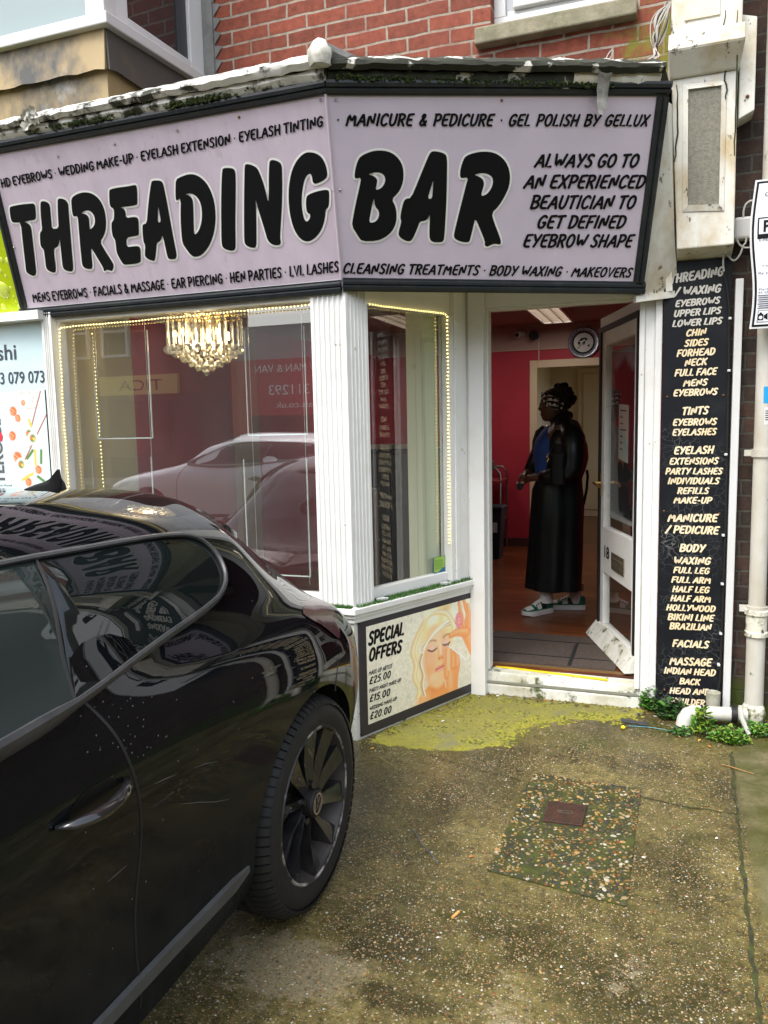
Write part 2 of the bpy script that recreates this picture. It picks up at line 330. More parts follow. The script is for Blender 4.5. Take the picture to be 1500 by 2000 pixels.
# vertex-colour painter for printed pictures
class Paint:
    def __init__(s,w,h,nx,ny,base):
        s.w,s.h,s.nx,s.ny=w,h,nx,ny; s.X,s.Y=np.meshgrid(np.linspace(0,w,nx),np.linspace(0,h,ny)); s.C=np.ones((ny,nx,3))*np.array(base)
    def blend(s,m,c): s.C=s.C*(1-m[...,None])+np.array(c)*m[...,None]
    def ell(s,cx,cy,rx,ry,c,rot=0,soft=.15,k=1.):
        a=R(rot); x=(s.X-cx)*math.cos(a)+(s.Y-cy)*math.sin(a); y=-(s.X-cx)*math.sin(a)+(s.Y-cy)*math.cos(a)
        d=np.sqrt((x/rx)**2+(y/ry)**2); s.blend(k*(1-smoothstep(1-soft,1+soft,d)),c)
    def line(s,pts,r,c,soft=.3,k=1.):
        D=np.full(s.X.shape,9e9); rr=r if hasattr(r,'__len__') else [r]*len(pts)
        for i in range(len(pts)-1):
            a=np.array(pts[i],float); b=np.array(pts[i+1],float); d=b-a; t=np.clip(((s.X-a[0])*d[0]+(s.Y-a[1])*d[1])/(d@d+1e-12),0,1)
            rad=rr[i]*(1-t)+rr[i+1]*t; D=np.minimum(D,np.hypot(s.X-a[0]-d[0]*t,s.Y-a[1]-d[1]*t)/rad)
        s.blend(k*(1-smoothstep(1-soft,1+soft,D)),c)
    def poly(s,pts,c,k=1.):
        P=np.array(pts,float); ins=np.zeros(s.X.shape,bool)
        for i in range(len(P)):
            a,b=P[i],P[(i+1)%len(P)]
            if a[1]==b[1]: continue
            ins^=((a[1]>s.Y)!=(b[1]>s.Y))&(s.X<(b[0]-a[0])*(s.Y-a[1])/(b[1]-a[1])+a[0])
        s.blend(ins*k,c)
    def mesh(s,pl,u0,w0,off=.002):
        mb=MB(); V=[pl.p(u0+x,w0+y,off) for x,y in zip(s.X.ravel(),s.Y.ravel())]; n=s.nx
        mb.add(V,[(j*n+i,j*n+i+1,(j+1)*n+i+1,(j+1)*n+i) for j in range(s.ny-1) for i in range(n-1)])
        mb.col=np.concatenate([s.C.reshape(-1,3),np.ones((s.nx*s.ny,1))],1).tolist(); return mb
def srgb(r,g,b): return tuple(((v/255+.055)/1.055)**2.4 if v>10 else v/255/12.92 for v in (r,g,b))
# ------------------------------------------------------------------ named materials
WHITE=mat('white_paint',(.76,.76,.73),.45,c2=(.66,.65,.59),scale=6,lo=.5,hi=.85,bump=.12,bscale=30,c3=(.33,.30,.22),s3=17,lo3=.66,hi3=.70)
WHITE_OLD=mat('old_white_paint',(.66,.65,.58),.6,c2=(.46,.36,.20),scale=5,lo=.46,hi=.72,bump=.5,bscale=40,c3=(.10,.085,.055),s3=13,lo3=.60,hi3=.645,stretch=(1.3,1.3,.8))
WHITE_DIRTY=mat('dirty_white_paint',(.70,.70,.64),.6,c2=(.36,.34,.20),scale=5,lo=.45,hi=.75,bump=.4,bscale=30,c3=(.07,.09,.02),s3=11,lo3=.55,hi3=.64)
MOSSY=mat('mossy_flaking_paint',(.70,.69,.64),.7,c2=(.030,.032,.018),scale=11,detail=10,lo=.49,hi=.58,bump=.8,bscale=60,c3=(.10,.105,.05),s3=17,lo3=.62,hi3=.7)
MOSSY2=mat('mossy_dark_paint',(.022,.024,.014),.8,c2=(.55,.54,.48),scale=8,detail=10,lo=.56,hi=.6,bump=.9,bscale=60,c3=(.06,.075,.02),s3=13,lo3=.62,hi3=.7)
BLACKF=mat('black_moulding',(.012,.016,.019),.3,c2=(.03,.035,.03),scale=14,lo=.5,hi=.8,bump=.1)
RUBBER=mat('black_rubber',(.01,.01,.011),.55)
PVC=mat('white_pvc',(.60,.61,.61),.3,c2=(.55,.55,.52),scale=3,lo=.45,hi=.75)
LEAD=mat('stained_lead',(.34,.25,.12),.55,c2=(.055,.056,.052),scale=4.2,detail=10,lo=.44,hi=.64,bump=.3,bscale=15,c3=(.36,.38,.38),s3=2.3,lo3=.6,hi3=.72,stretch=(1,1,.7))
LEAD2=mat('dark_lead',(.075,.073,.065),.55,c2=(.16,.12,.065),scale=3,detail=9,lo=.5,hi=.75,bump=.3,bscale=15)
GREYMORTAR=mat('grey_cement_fillet',(.23,.23,.215),.85,c2=(.15,.15,.14),scale=14,bump=.5)
STONE=mat('stone_sill',(.27,.245,.17),.9,c2=(.17,.16,.10),scale=12,detail=9,bump=.7,bscale=70,c3=(.10,.11,.04),s3=5,lo3=.55,hi3=.75)
BRICK=brick_mat('red_brick',(.255,.070,.042),(.165,.050,.032),(.33,.28,.22),moss=((.17,.16,.025),-.55,-.1,3.3),off=(.03,.022),dark=(.20,.06,.04))
DBRICK=brick_mat('dark_brick',(.040,.030,.025),(.075,.042,.030),(.075,.072,.058),moss=((.045,.06,.012),-.6,-.3,.12),off=(.1,.01),msize=.012)
GLASS=pane_mat('window_glass',(.96,.975,.97),2.5,film=.017)
GLASS2=pane_mat('clean_glass',(.93,.95,.94),1.9,film=.008)
ACRYL=pane_mat('clear_acrylic',(.96,.965,.96),1.6)
BLACKTXT=mat('black_letter',(.004,.0045,.0055),.5,spec=.2)
WHITETXT=mat('white_letter',(.86,.86,.82),.4)
CREAMTXT=mat('cream_letter',(.78,.62,.38),.5,c2=(.78,.68,.48),scale=4)
SHADETXT=mat('shaded_faded_letter',(.55,.53,.47),.5)  # grey of the top price lines: facia shade painted in, plus fading
STEEL=mat('screw_steel',(.5,.49,.45),.35,1)
RUST=mat('rusty_screw',(.20,.08,.03),.8)
# ------------------------------------------------------------------ ground (one sheet to the horizon)
def axis(a,b,st,far): 
    inner=list(np.arange(a,b+1e-6,st)); g=1.35; out=[];d=st*2;x=b
    while x<far: x+=d; out.append(x); d*=g
    lo=[];d=st*2;x=a
    while x>-far: x-=d; lo.append(x); d*=g
    return np.array(lo[::-1]+inner+out)
gx=axis(-3.4,1.4,.03,160); gy=axis(.2,4.3,.03,160)
MOSS=[onZ(*p)[:2] for p in [(715,1448),(760,1420),(860,1375),(940,1345),(1100,1360),(1250,1372),(1265,1392),(1200,1408),(1120,1404),(1060,1412),(1010,1425),(990,1452),(940,1462),(870,1465),(800,1462)]]
def polydist(P,X,Y):
    D=np.full(X.shape,9e9); ins=np.zeros(X.shape,bool)
    for i in range(len(P)):
        a,b=P[i],P[(i+1)%len(P)]; d=b-a; t=np.clip(((X-a[0])*d[0]+(Y-a[1])*d[1])/(d@d),0,1)
        D=np.minimum(D,np.hypot(X-a[0]-d[0]*t,Y-a[1]-d[1]*t))
        if a[1]!=b[1]: ins^=((a[1]>Y)!=(b[1]>Y))&(X<(b[0]-a[0])*(Y-a[1])/(b[1]-a[1])+a[0])
    return np.where(ins,-D,D)
GX,GY=np.meshgrid(gx,gy)
m_moss=smoothstep(.07,-.07,polydist(MOSS,GX,GY))
m_strip=smoothstep(-.005,.02,GX-(.30+.012*np.sin(GY*9)))*(GY>0)
m_pale=np.zeros(GX.shape)
for x,y,rx,ry,k in [(-.95,1.75,.28,.16,1),(-.75,1.45,.3,.12,.8),(-.35,1.75,.13,.3,.55),(-.05,2.0,.14,.15,.5),(-.55,1.42,.5,.1,.6),(.1,1.6,.2,.25,.4)]:
    a=((GX-x)/rx)**2+((GY-y)/ry)**2; m_pale=np.maximum(m_pale,k*np.exp(-a))
m_green=np.zeros(GX.shape)
for x,y,rx,ry,k in [(.22,3.78,.35,.16,1),(-.4,3.55,.5,.16,.65),(-1.1,3.3,.35,.25,.7),(-.55,2.1,.5,.35,.35),(.12,2.9,.2,.5,.4),(-.8,2.6,.3,.5,.35)]:
    a=((GX-x)/rx)**2+((GY-y)/ry)**2; m_green=np.maximum(m_green,k*np.exp(-a))
m_wet=np.zeros(GX.shape)
for x,y,rx,ry,k in [(-.72,1.93,.16,.14,1),(-.62,1.72,.18,.10,.8),(-.92,1.42,.10,.07,1),(-.80,1.53,.08,.06,.9),(-.45,1.5,.3,.08,.6),(-.80,2.75,.12,.5,.7),(-.3,2.05,.3,.12,.5),(.1,2.5,.1,.4,.6),(-.15,3.35,.4,.12,.7)]:
    a=((GX-x)/rx)**2+((GY-y)/ry)**2; m_wet=np.maximum(m_wet,k*np.exp(-a))
def ground_mat():
    m,t,b,N,L=nodes('wet_aggregate_concrete'); setp(b,.5,spec=.5)
    geo=N.new('ShaderNodeNewGeometry'); P=geo.outputs['Position']; at=N.new('ShaderNodeVertexColor'); at.layer_name='col'
    sp=N.new('ShaderNodeSeparateColor'); L.new(at.outputs[0],sp.inputs[0])
    def noi(s,d=6,r=.6):
        n=N.new('ShaderNodeTexNoise'); n.inputs['Scale'].default_value=s; n.inputs['Detail'].default_value=d; n.inputs['Roughness'].default_value=r; L.new(P,n.inputs['Vector']); return n.outputs[0]
    def mr(v,a,z,c=0,d=1):
        r=N.new('ShaderNodeMapRange'); L.new(v,r.inputs[0]); r.inputs[1].default_value=a; r.inputs[2].default_value=z; r.inputs[3].default_value=c; r.inputs[4].default_value=d; return r.outputs[0]
    def ma(op,a,c):
        k=N.new('ShaderNodeMath'); k.operation=op
        for i,v in enumerate((a,c)):
            if isinstance(v,(int,float)): k.inputs[i].default_value=v
            else: L.new(v,k.inputs[i])
        return k.outputs[0]
    def mix(f,a,c):
        x=N.new('ShaderNodeMix'); x.data_type='RGBA'
        if isinstance(f,(int,float)): x.inputs[0].default_value=f
        else: L.new(f,x.inputs[0])
        for i,v in ((6,a),(7,c)):
            if isinstance(v,tuple): x.inputs[i].default_value=(*v,1)
            else: L.new(v,x.inputs[i])
        return x.outputs[2]
    base=mix(mr(noi(2.2,8,.65),.38,.62),(.054,.047,.012),(.215,.178,.060)); base=mix(mr(noi(.9,5,.6),.46,.62,0,.8),base,(.026,.024,.008))
    base=mix(mr(noi(26,6,.75),.42,.72),base,(.020,.020,.005))
    base=mix(mr(ma('ADD',sp.outputs[2],ma('MULTIPLY',ma('SUBTRACT',noi(14,10,.8),.5),2.6)),.45,.68,0,.8),base,(.25,.215,.13))
    base=mix(mr(noi(75,4,.8),.52,.66,0,.8),base,(.016,.015,.004))
    wet=mr(ma('ADD',at.outputs['Alpha'],ma('MULTIPLY',ma('SUBTRACT',noi(10,8,.75),.5),1.8)),.35,.75); base=mix(ma('MULTIPLY',wet,.82),base,(.020,.018,.005))
    # green algae
    al=N.new('ShaderNodeAttribute'); al.attribute_name='algae'
    base=mix(mr(ma('ADD',al.outputs['Fac'],ma('MULTIPLY',ma('SUBTRACT',noi(7,7,.7),.5),1.3)),.3,.85,0,.8),base,(.052,.062,.006))
    # exposed stones: two sizes
    h=None
    for sc,th,lo,cols in ((95,.34,.35,1),(190,.42,.45,0),(52,.26,.62,1)):
        v=N.new('ShaderNodeTexVoronoi'); v.inputs['Scale'].default_value=sc; L.new(P,v.inputs['Vector'])
        s=N.new('ShaderNodeSeparateColor'); L.new(v.outputs['Color'],s.inputs[0])
        r=N.new('ShaderNodeValToRGB'); L.new(s.outputs[0],r.inputs[0]); e=r.color_ramp; e.interpolation='CONSTANT'
        cs=[(0,(.20,.105,.035)),(.2,(.30,.20,.10)),(.38,(.13,.11,.08)),(.55,(.40,.30,.16)),(.7,(.52,.41,.22)),(.8,(.24,.08,.025)),(.88,(.07,.065,.06)),(.95,(.62,.60,.54))]
        e.elements[0].position=0; e.elements[0].color=(*cs[0][1],1); e.elements[1].position=cs[1][0]; e.elements[1].color=(*cs[1][1],1)
        for p,c in cs[2:]: q=e.elements.new(p); q.color=(*c,1)
        dm=mr(v.outputs['Distance'],th*.8,th,1,0); pick=mr(s.outputs[1],lo,lo+.02); 
        cov=mr(noi(3.1,5),.3,.55,.25,1); notm=mr(sp.outputs[0],0,1,1,.25); nots=mr(sp.outputs[1],0,1,1,.15)
        f=ma('MULTIPLY',ma('MULTIPLY',dm,pick),ma('MULTIPLY',cov,ma('MULTIPLY',notm,nots)))
        base=mix(ma('MULTIPLY',f,.88),base,r.outputs[0])
        hh=ma('MULTIPLY',f,mr(v.outputs['Distance'],0,th,1,0)); h=hh if h is None else ma('MAXIMUM',h,hh)
    # smoother concrete strip on the right
    st=mix(mr(noi(14,8,.7),.35,.65),(.085,.075,.030),(.20,.175,.095)); st=mix(mr(noi(3,6),.38,.6,0,.85),st,(.055,.060,.010))
    base=mix(ma('MULTIPLY',sp.outputs[1],.9),base,st)
    # moss patch by the step
    mk=mr(ma('ADD',sp.outputs[0],ma('MULTIPLY',ma('SUBTRACT',noi(13,9,.75),.5),1.7)),.44,.54)
    ed_=mr(ma('ADD',sp.outputs[0],ma('MULTIPLY',ma('SUBTRACT',noi(5,7,.7),.5),1.4)),.5,1.05); mo=mix(ed_,(.30,.285,.022),(.195,.185,.045)); mo=mix(mr(noi(12,9,.75),.45,.62,0,.75),mo,(.215,.205,.035)); mo=mix(mr(noi(45,5,.8),.5,.68,0,.75),mo,(.065,.06,.015)); mo=mix(mr(noi(4,8,.7),.56,.66,0,.7),mo,(.15,.145,.10))
    base=mix(ma('MULTIPLY',mk,.92),base,mo)
    L.new(base,b.inputs['Base Color'])
    rr=mr(noi(1.7,6,.6),.34,.64,.11,.48); rr=ma('MAXIMUM',rr,ma('MULTIPLY',mk,.85)); L.new(ma('MAXIMUM',ma('SUBTRACT',rr,ma('MULTIPLY',wet,.35)),.12),b.inputs['Roughness'])
    bp=N.new('ShaderNodeBump'); bp.inputs['Strength'].default_value=.7; bp.inputs['Distance'].default_value=.005
    L.new(ma('ADD',h,ma('MULTIPLY',noi(70,6,.7),.8)),bp.inputs['Height']); L.new(bp.outputs[0],b.inputs['Normal'])
    return m
g=MB(); nx=len(gx); g.v=[(x,y,0.) for x,y in zip(GX.ravel(),GY.ravel())]
g.f=[(j*nx+i,j*nx+i+1,(j+1)*nx+i+1,(j+1)*nx+i) for j in range(len(gy)-1) for i in range(nx-1)]; g.mi=[0]*len(g.f)
g.col=np.stack([m_moss,m_strip,m_pale,m_wet],-1).reshape(-1,4).tolist()
ground=g.build('ground',ground_mat(),kind='structure'); 
a=ground.data.attributes.new('algae','FLOAT','POINT'); a.data.foreach_set('value',m_green.ravel().astype(np.float32))
CRACK=mat('crack_dirt',(.022,.022,.01),.9,c2=(.05,.06,.01),scale=20)
def crack(pts,w,seed):
    rr=random.Random(seed); P=[]
    for i in range(len(pts)-1):
        a=np.array(pts[i]);b=np.array(pts[i+1]); n=max(2,int(np.linalg.norm(b-a)/.03))
        for k in range(n): P.append(a+(b-a)*k/n+np.array([rr.uniform(-1,1),rr.uniform(-1,1)])*.005)
    P.append(np.array(pts[-1])); m=MB()
    V=[];F=[]
    for i,p in enumerate(P):
        d=P[min(i+1,len(P)-1)]-P[max(i-1,0)]; d/=np.linalg.norm(d); q=np.array([-d[1],d[0]])*w*rr.uniform(.25,1)
        V+=[(*(p+q),.004),(*(p-q),.004)]
    F=[(2*i,2*i+1,2*i+3,2*i+2) for i in range(len(P)-1)]; m.add(V,F); return m
for i,(pts,w) in enumerate([([onZ(*p)[:2] for p in [(800,1463),(860,1482),(960,1512),(1040,1530)]],.003),([onZ(*p)[:2] for p in [(1240,1555),(1330,1575),(1440,1592)]],.007),
      ([onZ(*p)[:2] for p in [(1428,1470),(1436,1560),(1446,1660),(1456,1760),(1470,1880),(1490,2000)]]+[(.25,1.2)],.009)]):
    c=crack(pts,w,i).build('ground_joint',CRACK,ground)
# road, kerb and far pavement behind the photographer
ASPH=mat('asphalt',(.055,.055,.056),.6,c2=(.035,.035,.036),scale=3,bump=.4,bscale=200)
MB().box(-60,60,-9.5,-2.2,-.2,.004).build('road',ASPH,kind='structure')
MB().box(-60,60,-12.0,-9.5,-.2,.11).build('far_pavement',mat('paving',(.22,.21,.19),.8,c2=(.15,.145,.13),scale=4),kind='structure')
# ------------------------------------------------------------------ the shop building
shop=thing('shop_building',(-1.5,4.05,0),'red brick building with a white bay shopfront, open door and mossy lead-edged canopy','shop')
w=MB(); WX0,WX1,WZ=-.85,-.22,3.455
w.box(-2.62,WX0,4.05,4.3,2.5,6.2); w.box(WX1,.02,4.05,4.3,2.5,6.2); w.box(WX0,WX1,4.05,4.3,2.5,WZ-.07); w.box(WX0,WX1,4.05,4.3,5.0,6.2)
brickwall=w.build('upper_wall',BRICK,shop)
s_=MB(); s_.hexa([(-.92,3.985,3.352),(-.15,3.985,3.352),(-.15,4.3,3.352),(-.92,4.3,3.352),(-.92,3.985,3.432),(-.15,3.985,3.432),(-.15,4.3,3.455),(-.92,4.3,3.455)])
s_.build('window_sill',STONE,shop,bevel=.008)
f=MB(); f.box(WX0,WX1,4.13,4.19,WZ,WZ+.07); f.box(WX0,WX0+.06,4.13,4.19,WZ+.07,5); f.box(WX1-.06,WX1,4.13,4.19,WZ+.07,5); f.box(WX0+.1,WX1-.1,4.12,4.17,WZ+.1,WZ+.15); f.box(WX0+.06,WX1-.06,4.15,4.17,WZ+.07,WZ+.1)
uw=f.build('window',PVC,shop,bevel=.004); MB().box(WX0+.06,WX1-.06,4.155,4.16,WZ+.1,5).build('pane',GLASS,uw)
MB().box(WX0-.05,WX1+.05,4.35,4.36,3.3,5.1).build('curtain',mat('curtain',(.5,.5,.5),.8),uw)
# roof above (keeps the sky out of the rooms)
MB().box(-3.2,.3,4.31,9.0,2.62,2.7).build('flat_roof',mat('felt',(.08,.08,.08),.9),shop)
# ---- facia planes
C0=np.array([-1.345,3.22,2.087]); LEAN=(.3,.681)
TP=Plane(C0,(1,0,0),(0,-LEAN[0],LEAN[1])); BP=Plane(C0,(.863,.504,0),(.504*LEAN[0],-.863*LEAN[0],LEAN[1]))
# white plinth boards behind the sign and the mossy top edge (cornice)
def seam(w): return .0816/.744*w   # where the two leaning faces meet, along u
def strip(pl,u0,u1,w0,w1,f,o0,o1,n=26,amp=.006,seed=0,tap=None):
    """a wavy moulded board lying on a plane between w0 and w1, offsets o0..o1"""
    rr=random.Random(seed); rings=[]
    for i in range(n+1):
        t=i/n; ww0=w0(t) if callable(w0) else w0; ww1=w1(t) if callable(w1) else w1; j=rr.uniform(-amp,amp); k=rr.uniform(-amp,amp)
        a=u0(0)*(1-t)+u1(0)*t if callable(u0) else u0*(1-t)+u1*t
        rings.append([pl.p(a,ww0+j*.5,o0),pl.p(a,ww0+j,o1+k),pl.p(a,(ww0*.4+ww1*.6)+j,o1+.012+k),pl.p(a,ww1+k,o1+.004),pl.p(a,ww1+k+.012,o0-.06)])
    m=MB(); m.loft(rings,True); return m
lt=lambda t:.86-.025*(1-t)
strip(TP,-1.62,.094,.842,lambda t:.872+.012*t,None,-.02,.035,seed=1,n=40,amp=.0035).build('cornice',MOSSY,shop,smooth=True,angle=50)
strip(TP,-1.62,.092,.798,.84,None,-.02,.015,seed=2,n=46,amp=.006).build('flashing',MOSSY,shop,smooth=True,angle=30)
strip(BP,-.078,1.30,lambda t:.835+.055*t,lambda t:.868+.062*t,None,-.02,.035,seed=3,n=40,amp=.004).build('cornice',MOSSY2,shop,smooth=True,angle=50)
strip(BP,-.08,.92,lambda t:.79+.025*t,lambda t:.83+.04*t,None,-.02,.012,seed=4,n=40,amp=.004).build('flashing',MOSSY2,shop,smooth=True,angle=50)
strip(BP,.92,1.30,lambda t:.822+.02*t,lambda t:.872+.03*t,None,-.02,.014,seed=5,n=12,amp=.004).build('flashing',WHITE_OLD,shop,smooth=True,angle=50)
# torn step in the flashing on the left, with a crumpled fold
cr=MB(); rr=random.Random(5)
pts=[]
for i in range(9):
    a=[]
    for j in range(6): a.append(TP.p(-1.36+.10*i/8+rr.uniform(-.006,.006),.835+.07*j/5+rr.uniform(-.006,.006)-.02*(i<3),.045+rr.uniform(-.012,.014)))
    pts.append(a)
cr.loft(pts,False,closed=False); cr.build('torn_flashing',WHITE_OLD,shop,smooth=True,angle=20)
# peeling tongue on the right of the cornice
pts=[]
for i in range(8):
    t=i/7; ww=.885-.15*t; wd=.028*(1-.25*t)
    pts.append([BP.p(1.04+.012*t-wd+rr.uniform(-.003,.003),ww,.05-.012*math.sin(t*4)),BP.p(1.04+.012*t+rr.uniform(-.003,.003),ww-.006,.058-.012*math.sin(t*4)),BP.p(1.04+.012*t+wd*(1 if i<7 else .1),ww+(.0 if i<7 else .012),.05-.012*math.sin(t*4))])
pm=MB(); pm.loft(pts,False,closed=False); pm.build('peeling_flashing',mat('grey_lead_tongue',(.33,.32,.30),.6,c2=(.15,.15,.13),scale=30),shop,smooth=True)
# hip finial and ridge at the corner
fi=MB(); top=TP.p(.094,.885,.03)
rg=[]
for i,(h,r) in enumerate([(-.045,.042),(-.02,.050),(.01,.046),(.03,.038),(.048,.027),(.057,.012)]):
    rg.append([(top[0]+r*math.cos(k*.628)*rr.uniform(.8,1.15),top[1]+r*.8*math.sin(k*.628)*rr.uniform(.8,1.1),top[2]+h*.9+rr.uniform(-.004,.004)) for k in range(10)])
fi.loft(rg,True); fi.build('finial',mat('white_cement_lump',(.62,.61,.56),.9,c2=(.36,.35,.29),scale=18,lo=.45,hi=.65,bump=.8,bscale=50,c3=(.05,.05,.03),s3=12,lo3=.66,hi3=.7),shop,smooth=True,angle=40)
MB().tube([top+(0,.02,.01),top+(.12,.5,.06),(-.95,4.05,3.0)],[.042,.045,.045],8).build('hip_ridge',GREYMORTAR,shop,smooth=True)
# canopy roof
cv=[TP.p(-1.6,.87,.03),TP.p(.094,.87,.03),BP.p(1.3,.92,.03)]
MB().add([cv[0],cv[1],cv[2],(.02,4.06,2.98),(-.95,4.06,3.0),(-2.9,4.06,3.0)],[(0,1,4,5),(1,2,3,4)]).build('canopy_roof',LEAD2,shop)
# soffit and the white boards behind the facia
sof=[(-3.2,3.215),(-1.345,3.215),(.03,4.02),(.03,4.3),(-3.2,4.3)]
MB().prism(sof,2.16,2.19).build('soffit',WHITE,shop)
bk=MB(); 
bk.hexa([(-3.16,3.205,2.075),(-1.347,3.205,2.075),(-1.347,3.29,2.075),(-3.16,3.29,2.075),(-3.16,3.205,2.16),(-1.347,3.205,2.16),(-1.347,3.29,2.16),(-3.16,3.29,2.16)])
bk.hexa([BP.p(0,-.012,-.03)+0,BP.p(1.39,-.012,-.03),BP.p(1.39,-.012,-.09),BP.p(0.06,-.012,-.09),BP.p(0,.12,-.06),BP.p(1.39,.12,-.06),BP.p(1.39,.12,-.1),BP.p(.06,.12,-.1)])
bk.build('facia_board',WHITE,shop)
# white cheek board closing the right end of the canopy
ck=MB(); a0=BP.p(1.405,-.03,-.005); a1=BP.p(1.335,.80,-.005); b0=np.array((.035,4.045,2.085)); b1=np.array((0.005,4.045,2.94))
nrm=np.array((.02,.02,0)); ck.hexa([a0,b0,b0+nrm,a0+nrm,a1,b1,b1+nrm,a1+nrm]); ck.build('cheek_board',WHITE_OLD,shop)
ck=MB(); ck.bar(a0-(0,.0,.012),b0-(0,.01,.012),.035,.03); ck.build('cheek_rail',WHITE_OLD,shop)
ck=MB(); ck.bar(b0+(-.02,-.03,0),b1+(-.03,-.04,0),.03,.03,(0,1,0)); ck.build('cheek_batten',WHITE_OLD,shop)
# crack lines of the flaking paint on the cheek
ccr=MB(); P=[a0*(1-t)+b0*t for t in (.5,)][0]; Q=[a1*(1-t)+b1*t for t in (.62,)][0]; pts=[]
nf=np.cross(b0-a0,a1-a0); nf/=np.linalg.norm(nf); nf=nf if nf[1]<0 else -nf
for i in range(14): t=i/13; pts.append(P*(1-t)+Q*t+np.array((rr.uniform(-.006,.006),0,0))+nf*.001)
ccr.tube(pts,[.0022]*14,4); ccr.build('paint_crack',CRACK,shop)
# ---- stall riser, sill and corner column
W0=np.array([-1.334,3.223]); W1=np.array([-.937,4.075]); WD=(W1-W0)/np.linalg.norm(W1-W0); WN=np.array([WD[1],-WD[0]])  # outward normal of the splayed side
def wp(s,off,z): q=W0+WD*s+WN*off; return np.array([q[0],q[1],z])
def wbox(m,s0,s1,o0,o1,z0,z1,mi=0): return m.hexa([wp(s0,o1,z0),wp(s1,o1,z0),wp(s1,o0,z0),wp(s0,o0,z0),wp(s0,o1,z1),wp(s1,o1,z1),wp(s1,o0,z1),wp(s0,o0,z1)],mi)
ri=MB(); ri.prism([(-3.05,3.223),tuple(W0),tuple(wp(.94,0,0)[:2]),tuple(wp(.94,-.14,0)[:2]),(-1.28,3.4),(-3.05,3.4)],-.05,.6); ri.build('stall_riser',WHITE_DIRTY,shop)
sl=MB()
for o,z0,z1 in ((.022,.592,.612),(.012,.568,.592),(.034,.612,.642)):
    k=o*.65
    sl.prism([(-3.05,3.223-o),(W0[0]+k,3.223-o),tuple(wp(.925,o,0)[:2]),tuple(wp(.925,-.13,0)[:2]),(-1.27,3.38),(-3.05,3.38)],z0,z1)
sl.build('sill',WHITE,shop,bevel=.004)
def flutes(p0,p1,n,dep):
    p0=np.array(p0);p1=np.array(p1); d=p1-p0; L_=np.linalg.norm(d); d/=L_; q=np.array([d[1],-d[0]]); out=[]
    mrg=.012; st=(L_-2*mrg)/n
    out.append(p0)
    for i in range(n):
        a=mrg+st*i
        for t,o in ((.1,0),(.25,-.75),(.5,-1),(.75,-.75),(.9,0)): out.append(p0+d*(a+st*t)+q*o*dep)
    out.append(p1); return [tuple(x) for x in out]
cpt=flutes((-1.505,3.223),tuple(W0),6,.009)+flutes(tuple(W0),tuple(wp(.135,0,0)[:2]),5,.008)[1:]+[tuple(wp(.135,-.09,0)[:2]),(-1.36,3.32),(-1.505,3.32)]
MB().prism(cpt,.642,2.09).build('corner_column',WHITE,shop)
# left pilaster (moulded)
pp=flutes((-3.018,3.2),(-2.958,3.2),3,.009)+[(-2.958,3.3),(-3.018,3.3)]
MB().prism(pp,.0,2.09).build('pilaster',WHITE,shop)
# ---- the two shop windows: frames and panes
wf=MB(); wf.box(-2.958,-1.505,3.235,3.30,2.045,2.085); wf.box(-2.958,-2.950,3.24,3.30,.642,2.045); wf.box(-1.515,-1.505,3.25,3.30,.642,2.045); wf.box(-2.952,-1.515,3.25,3.30,.642,.69)
sw=wf.build('shop_window',WHITE,shop,bevel=.003); MB().box(-2.952,-1.515,3.285,3.291,.69,2.045).build('pane',GLASS,sw)
wf=MB(); wbox(wf,.12,.745,-.075,-.02,2.03,2.16); wbox(wf,.12,.71,-.075,-.03,.642,.70); wbox(wf,.712,.745,-.075,-.0,.642,2.03)
sw2=wf.build('shop_window',WHITE,shop,bevel=.003); pn=MB(); wbox(pn,.10,.712,-.058,-.052,.70,2.03); pn.build('pane',GLASS2,sw2)
# moulded post between the small window and the door
po=MB(); wbox(po,.745,.78,-.05,.006,.642,2.16); wbox(po,.78,.86,-.05,-.006,.642,2.16); wbox(po,.86,.94,-.06,.010,.0,2.16); po.build('mullion_post',WHITE,shop,bevel=.004)
# ---- door frame, header, step, right-hand pier
df=MB(); df.box(-.965,-.885,3.985,4.12,.0,2.16); df.box(-.885,-.10,4.03,4.12,2.075,2.16); df.box(-.885,-.872,4.05,4.13,.13,2.075); df.box(-.872,-.10,4.05,4.13,2.062,2.075)
df.build('door_frame',WHITE,shop,bevel=.004)
pi=MB(); pi.box(-.118,-.092,4.03,4.14,.10,2.16); pi.box(-.092,-.045,4.045,4.14,.06,2.16); pi.box(-.045,-.012,4.03,4.14,.02,2.16); pi.build('door_pier',WHITE,shop,bevel=.004)
stp=MB(); stp.box(-.95,-.06,4.028,4.2,-.05,.055); stp.hexa([(-.95,4.04,.055),(-.09,4.04,.055),(-.09,4.2,.06),(-.95,4.2,.055),(-.95,4.055,.118),(-.09,4.055,.112),(-.09,4.2,.118),(-.95,4.2,.118)])
stp.build('door_step',WHITE_DIRTY,shop,bevel=.006)
MB().box(-.94,-.10,4.034,4.0405,.060,.074).build('step_trim',mat('aluminium_trim',(.55,.56,.57),.35,.8),shop)
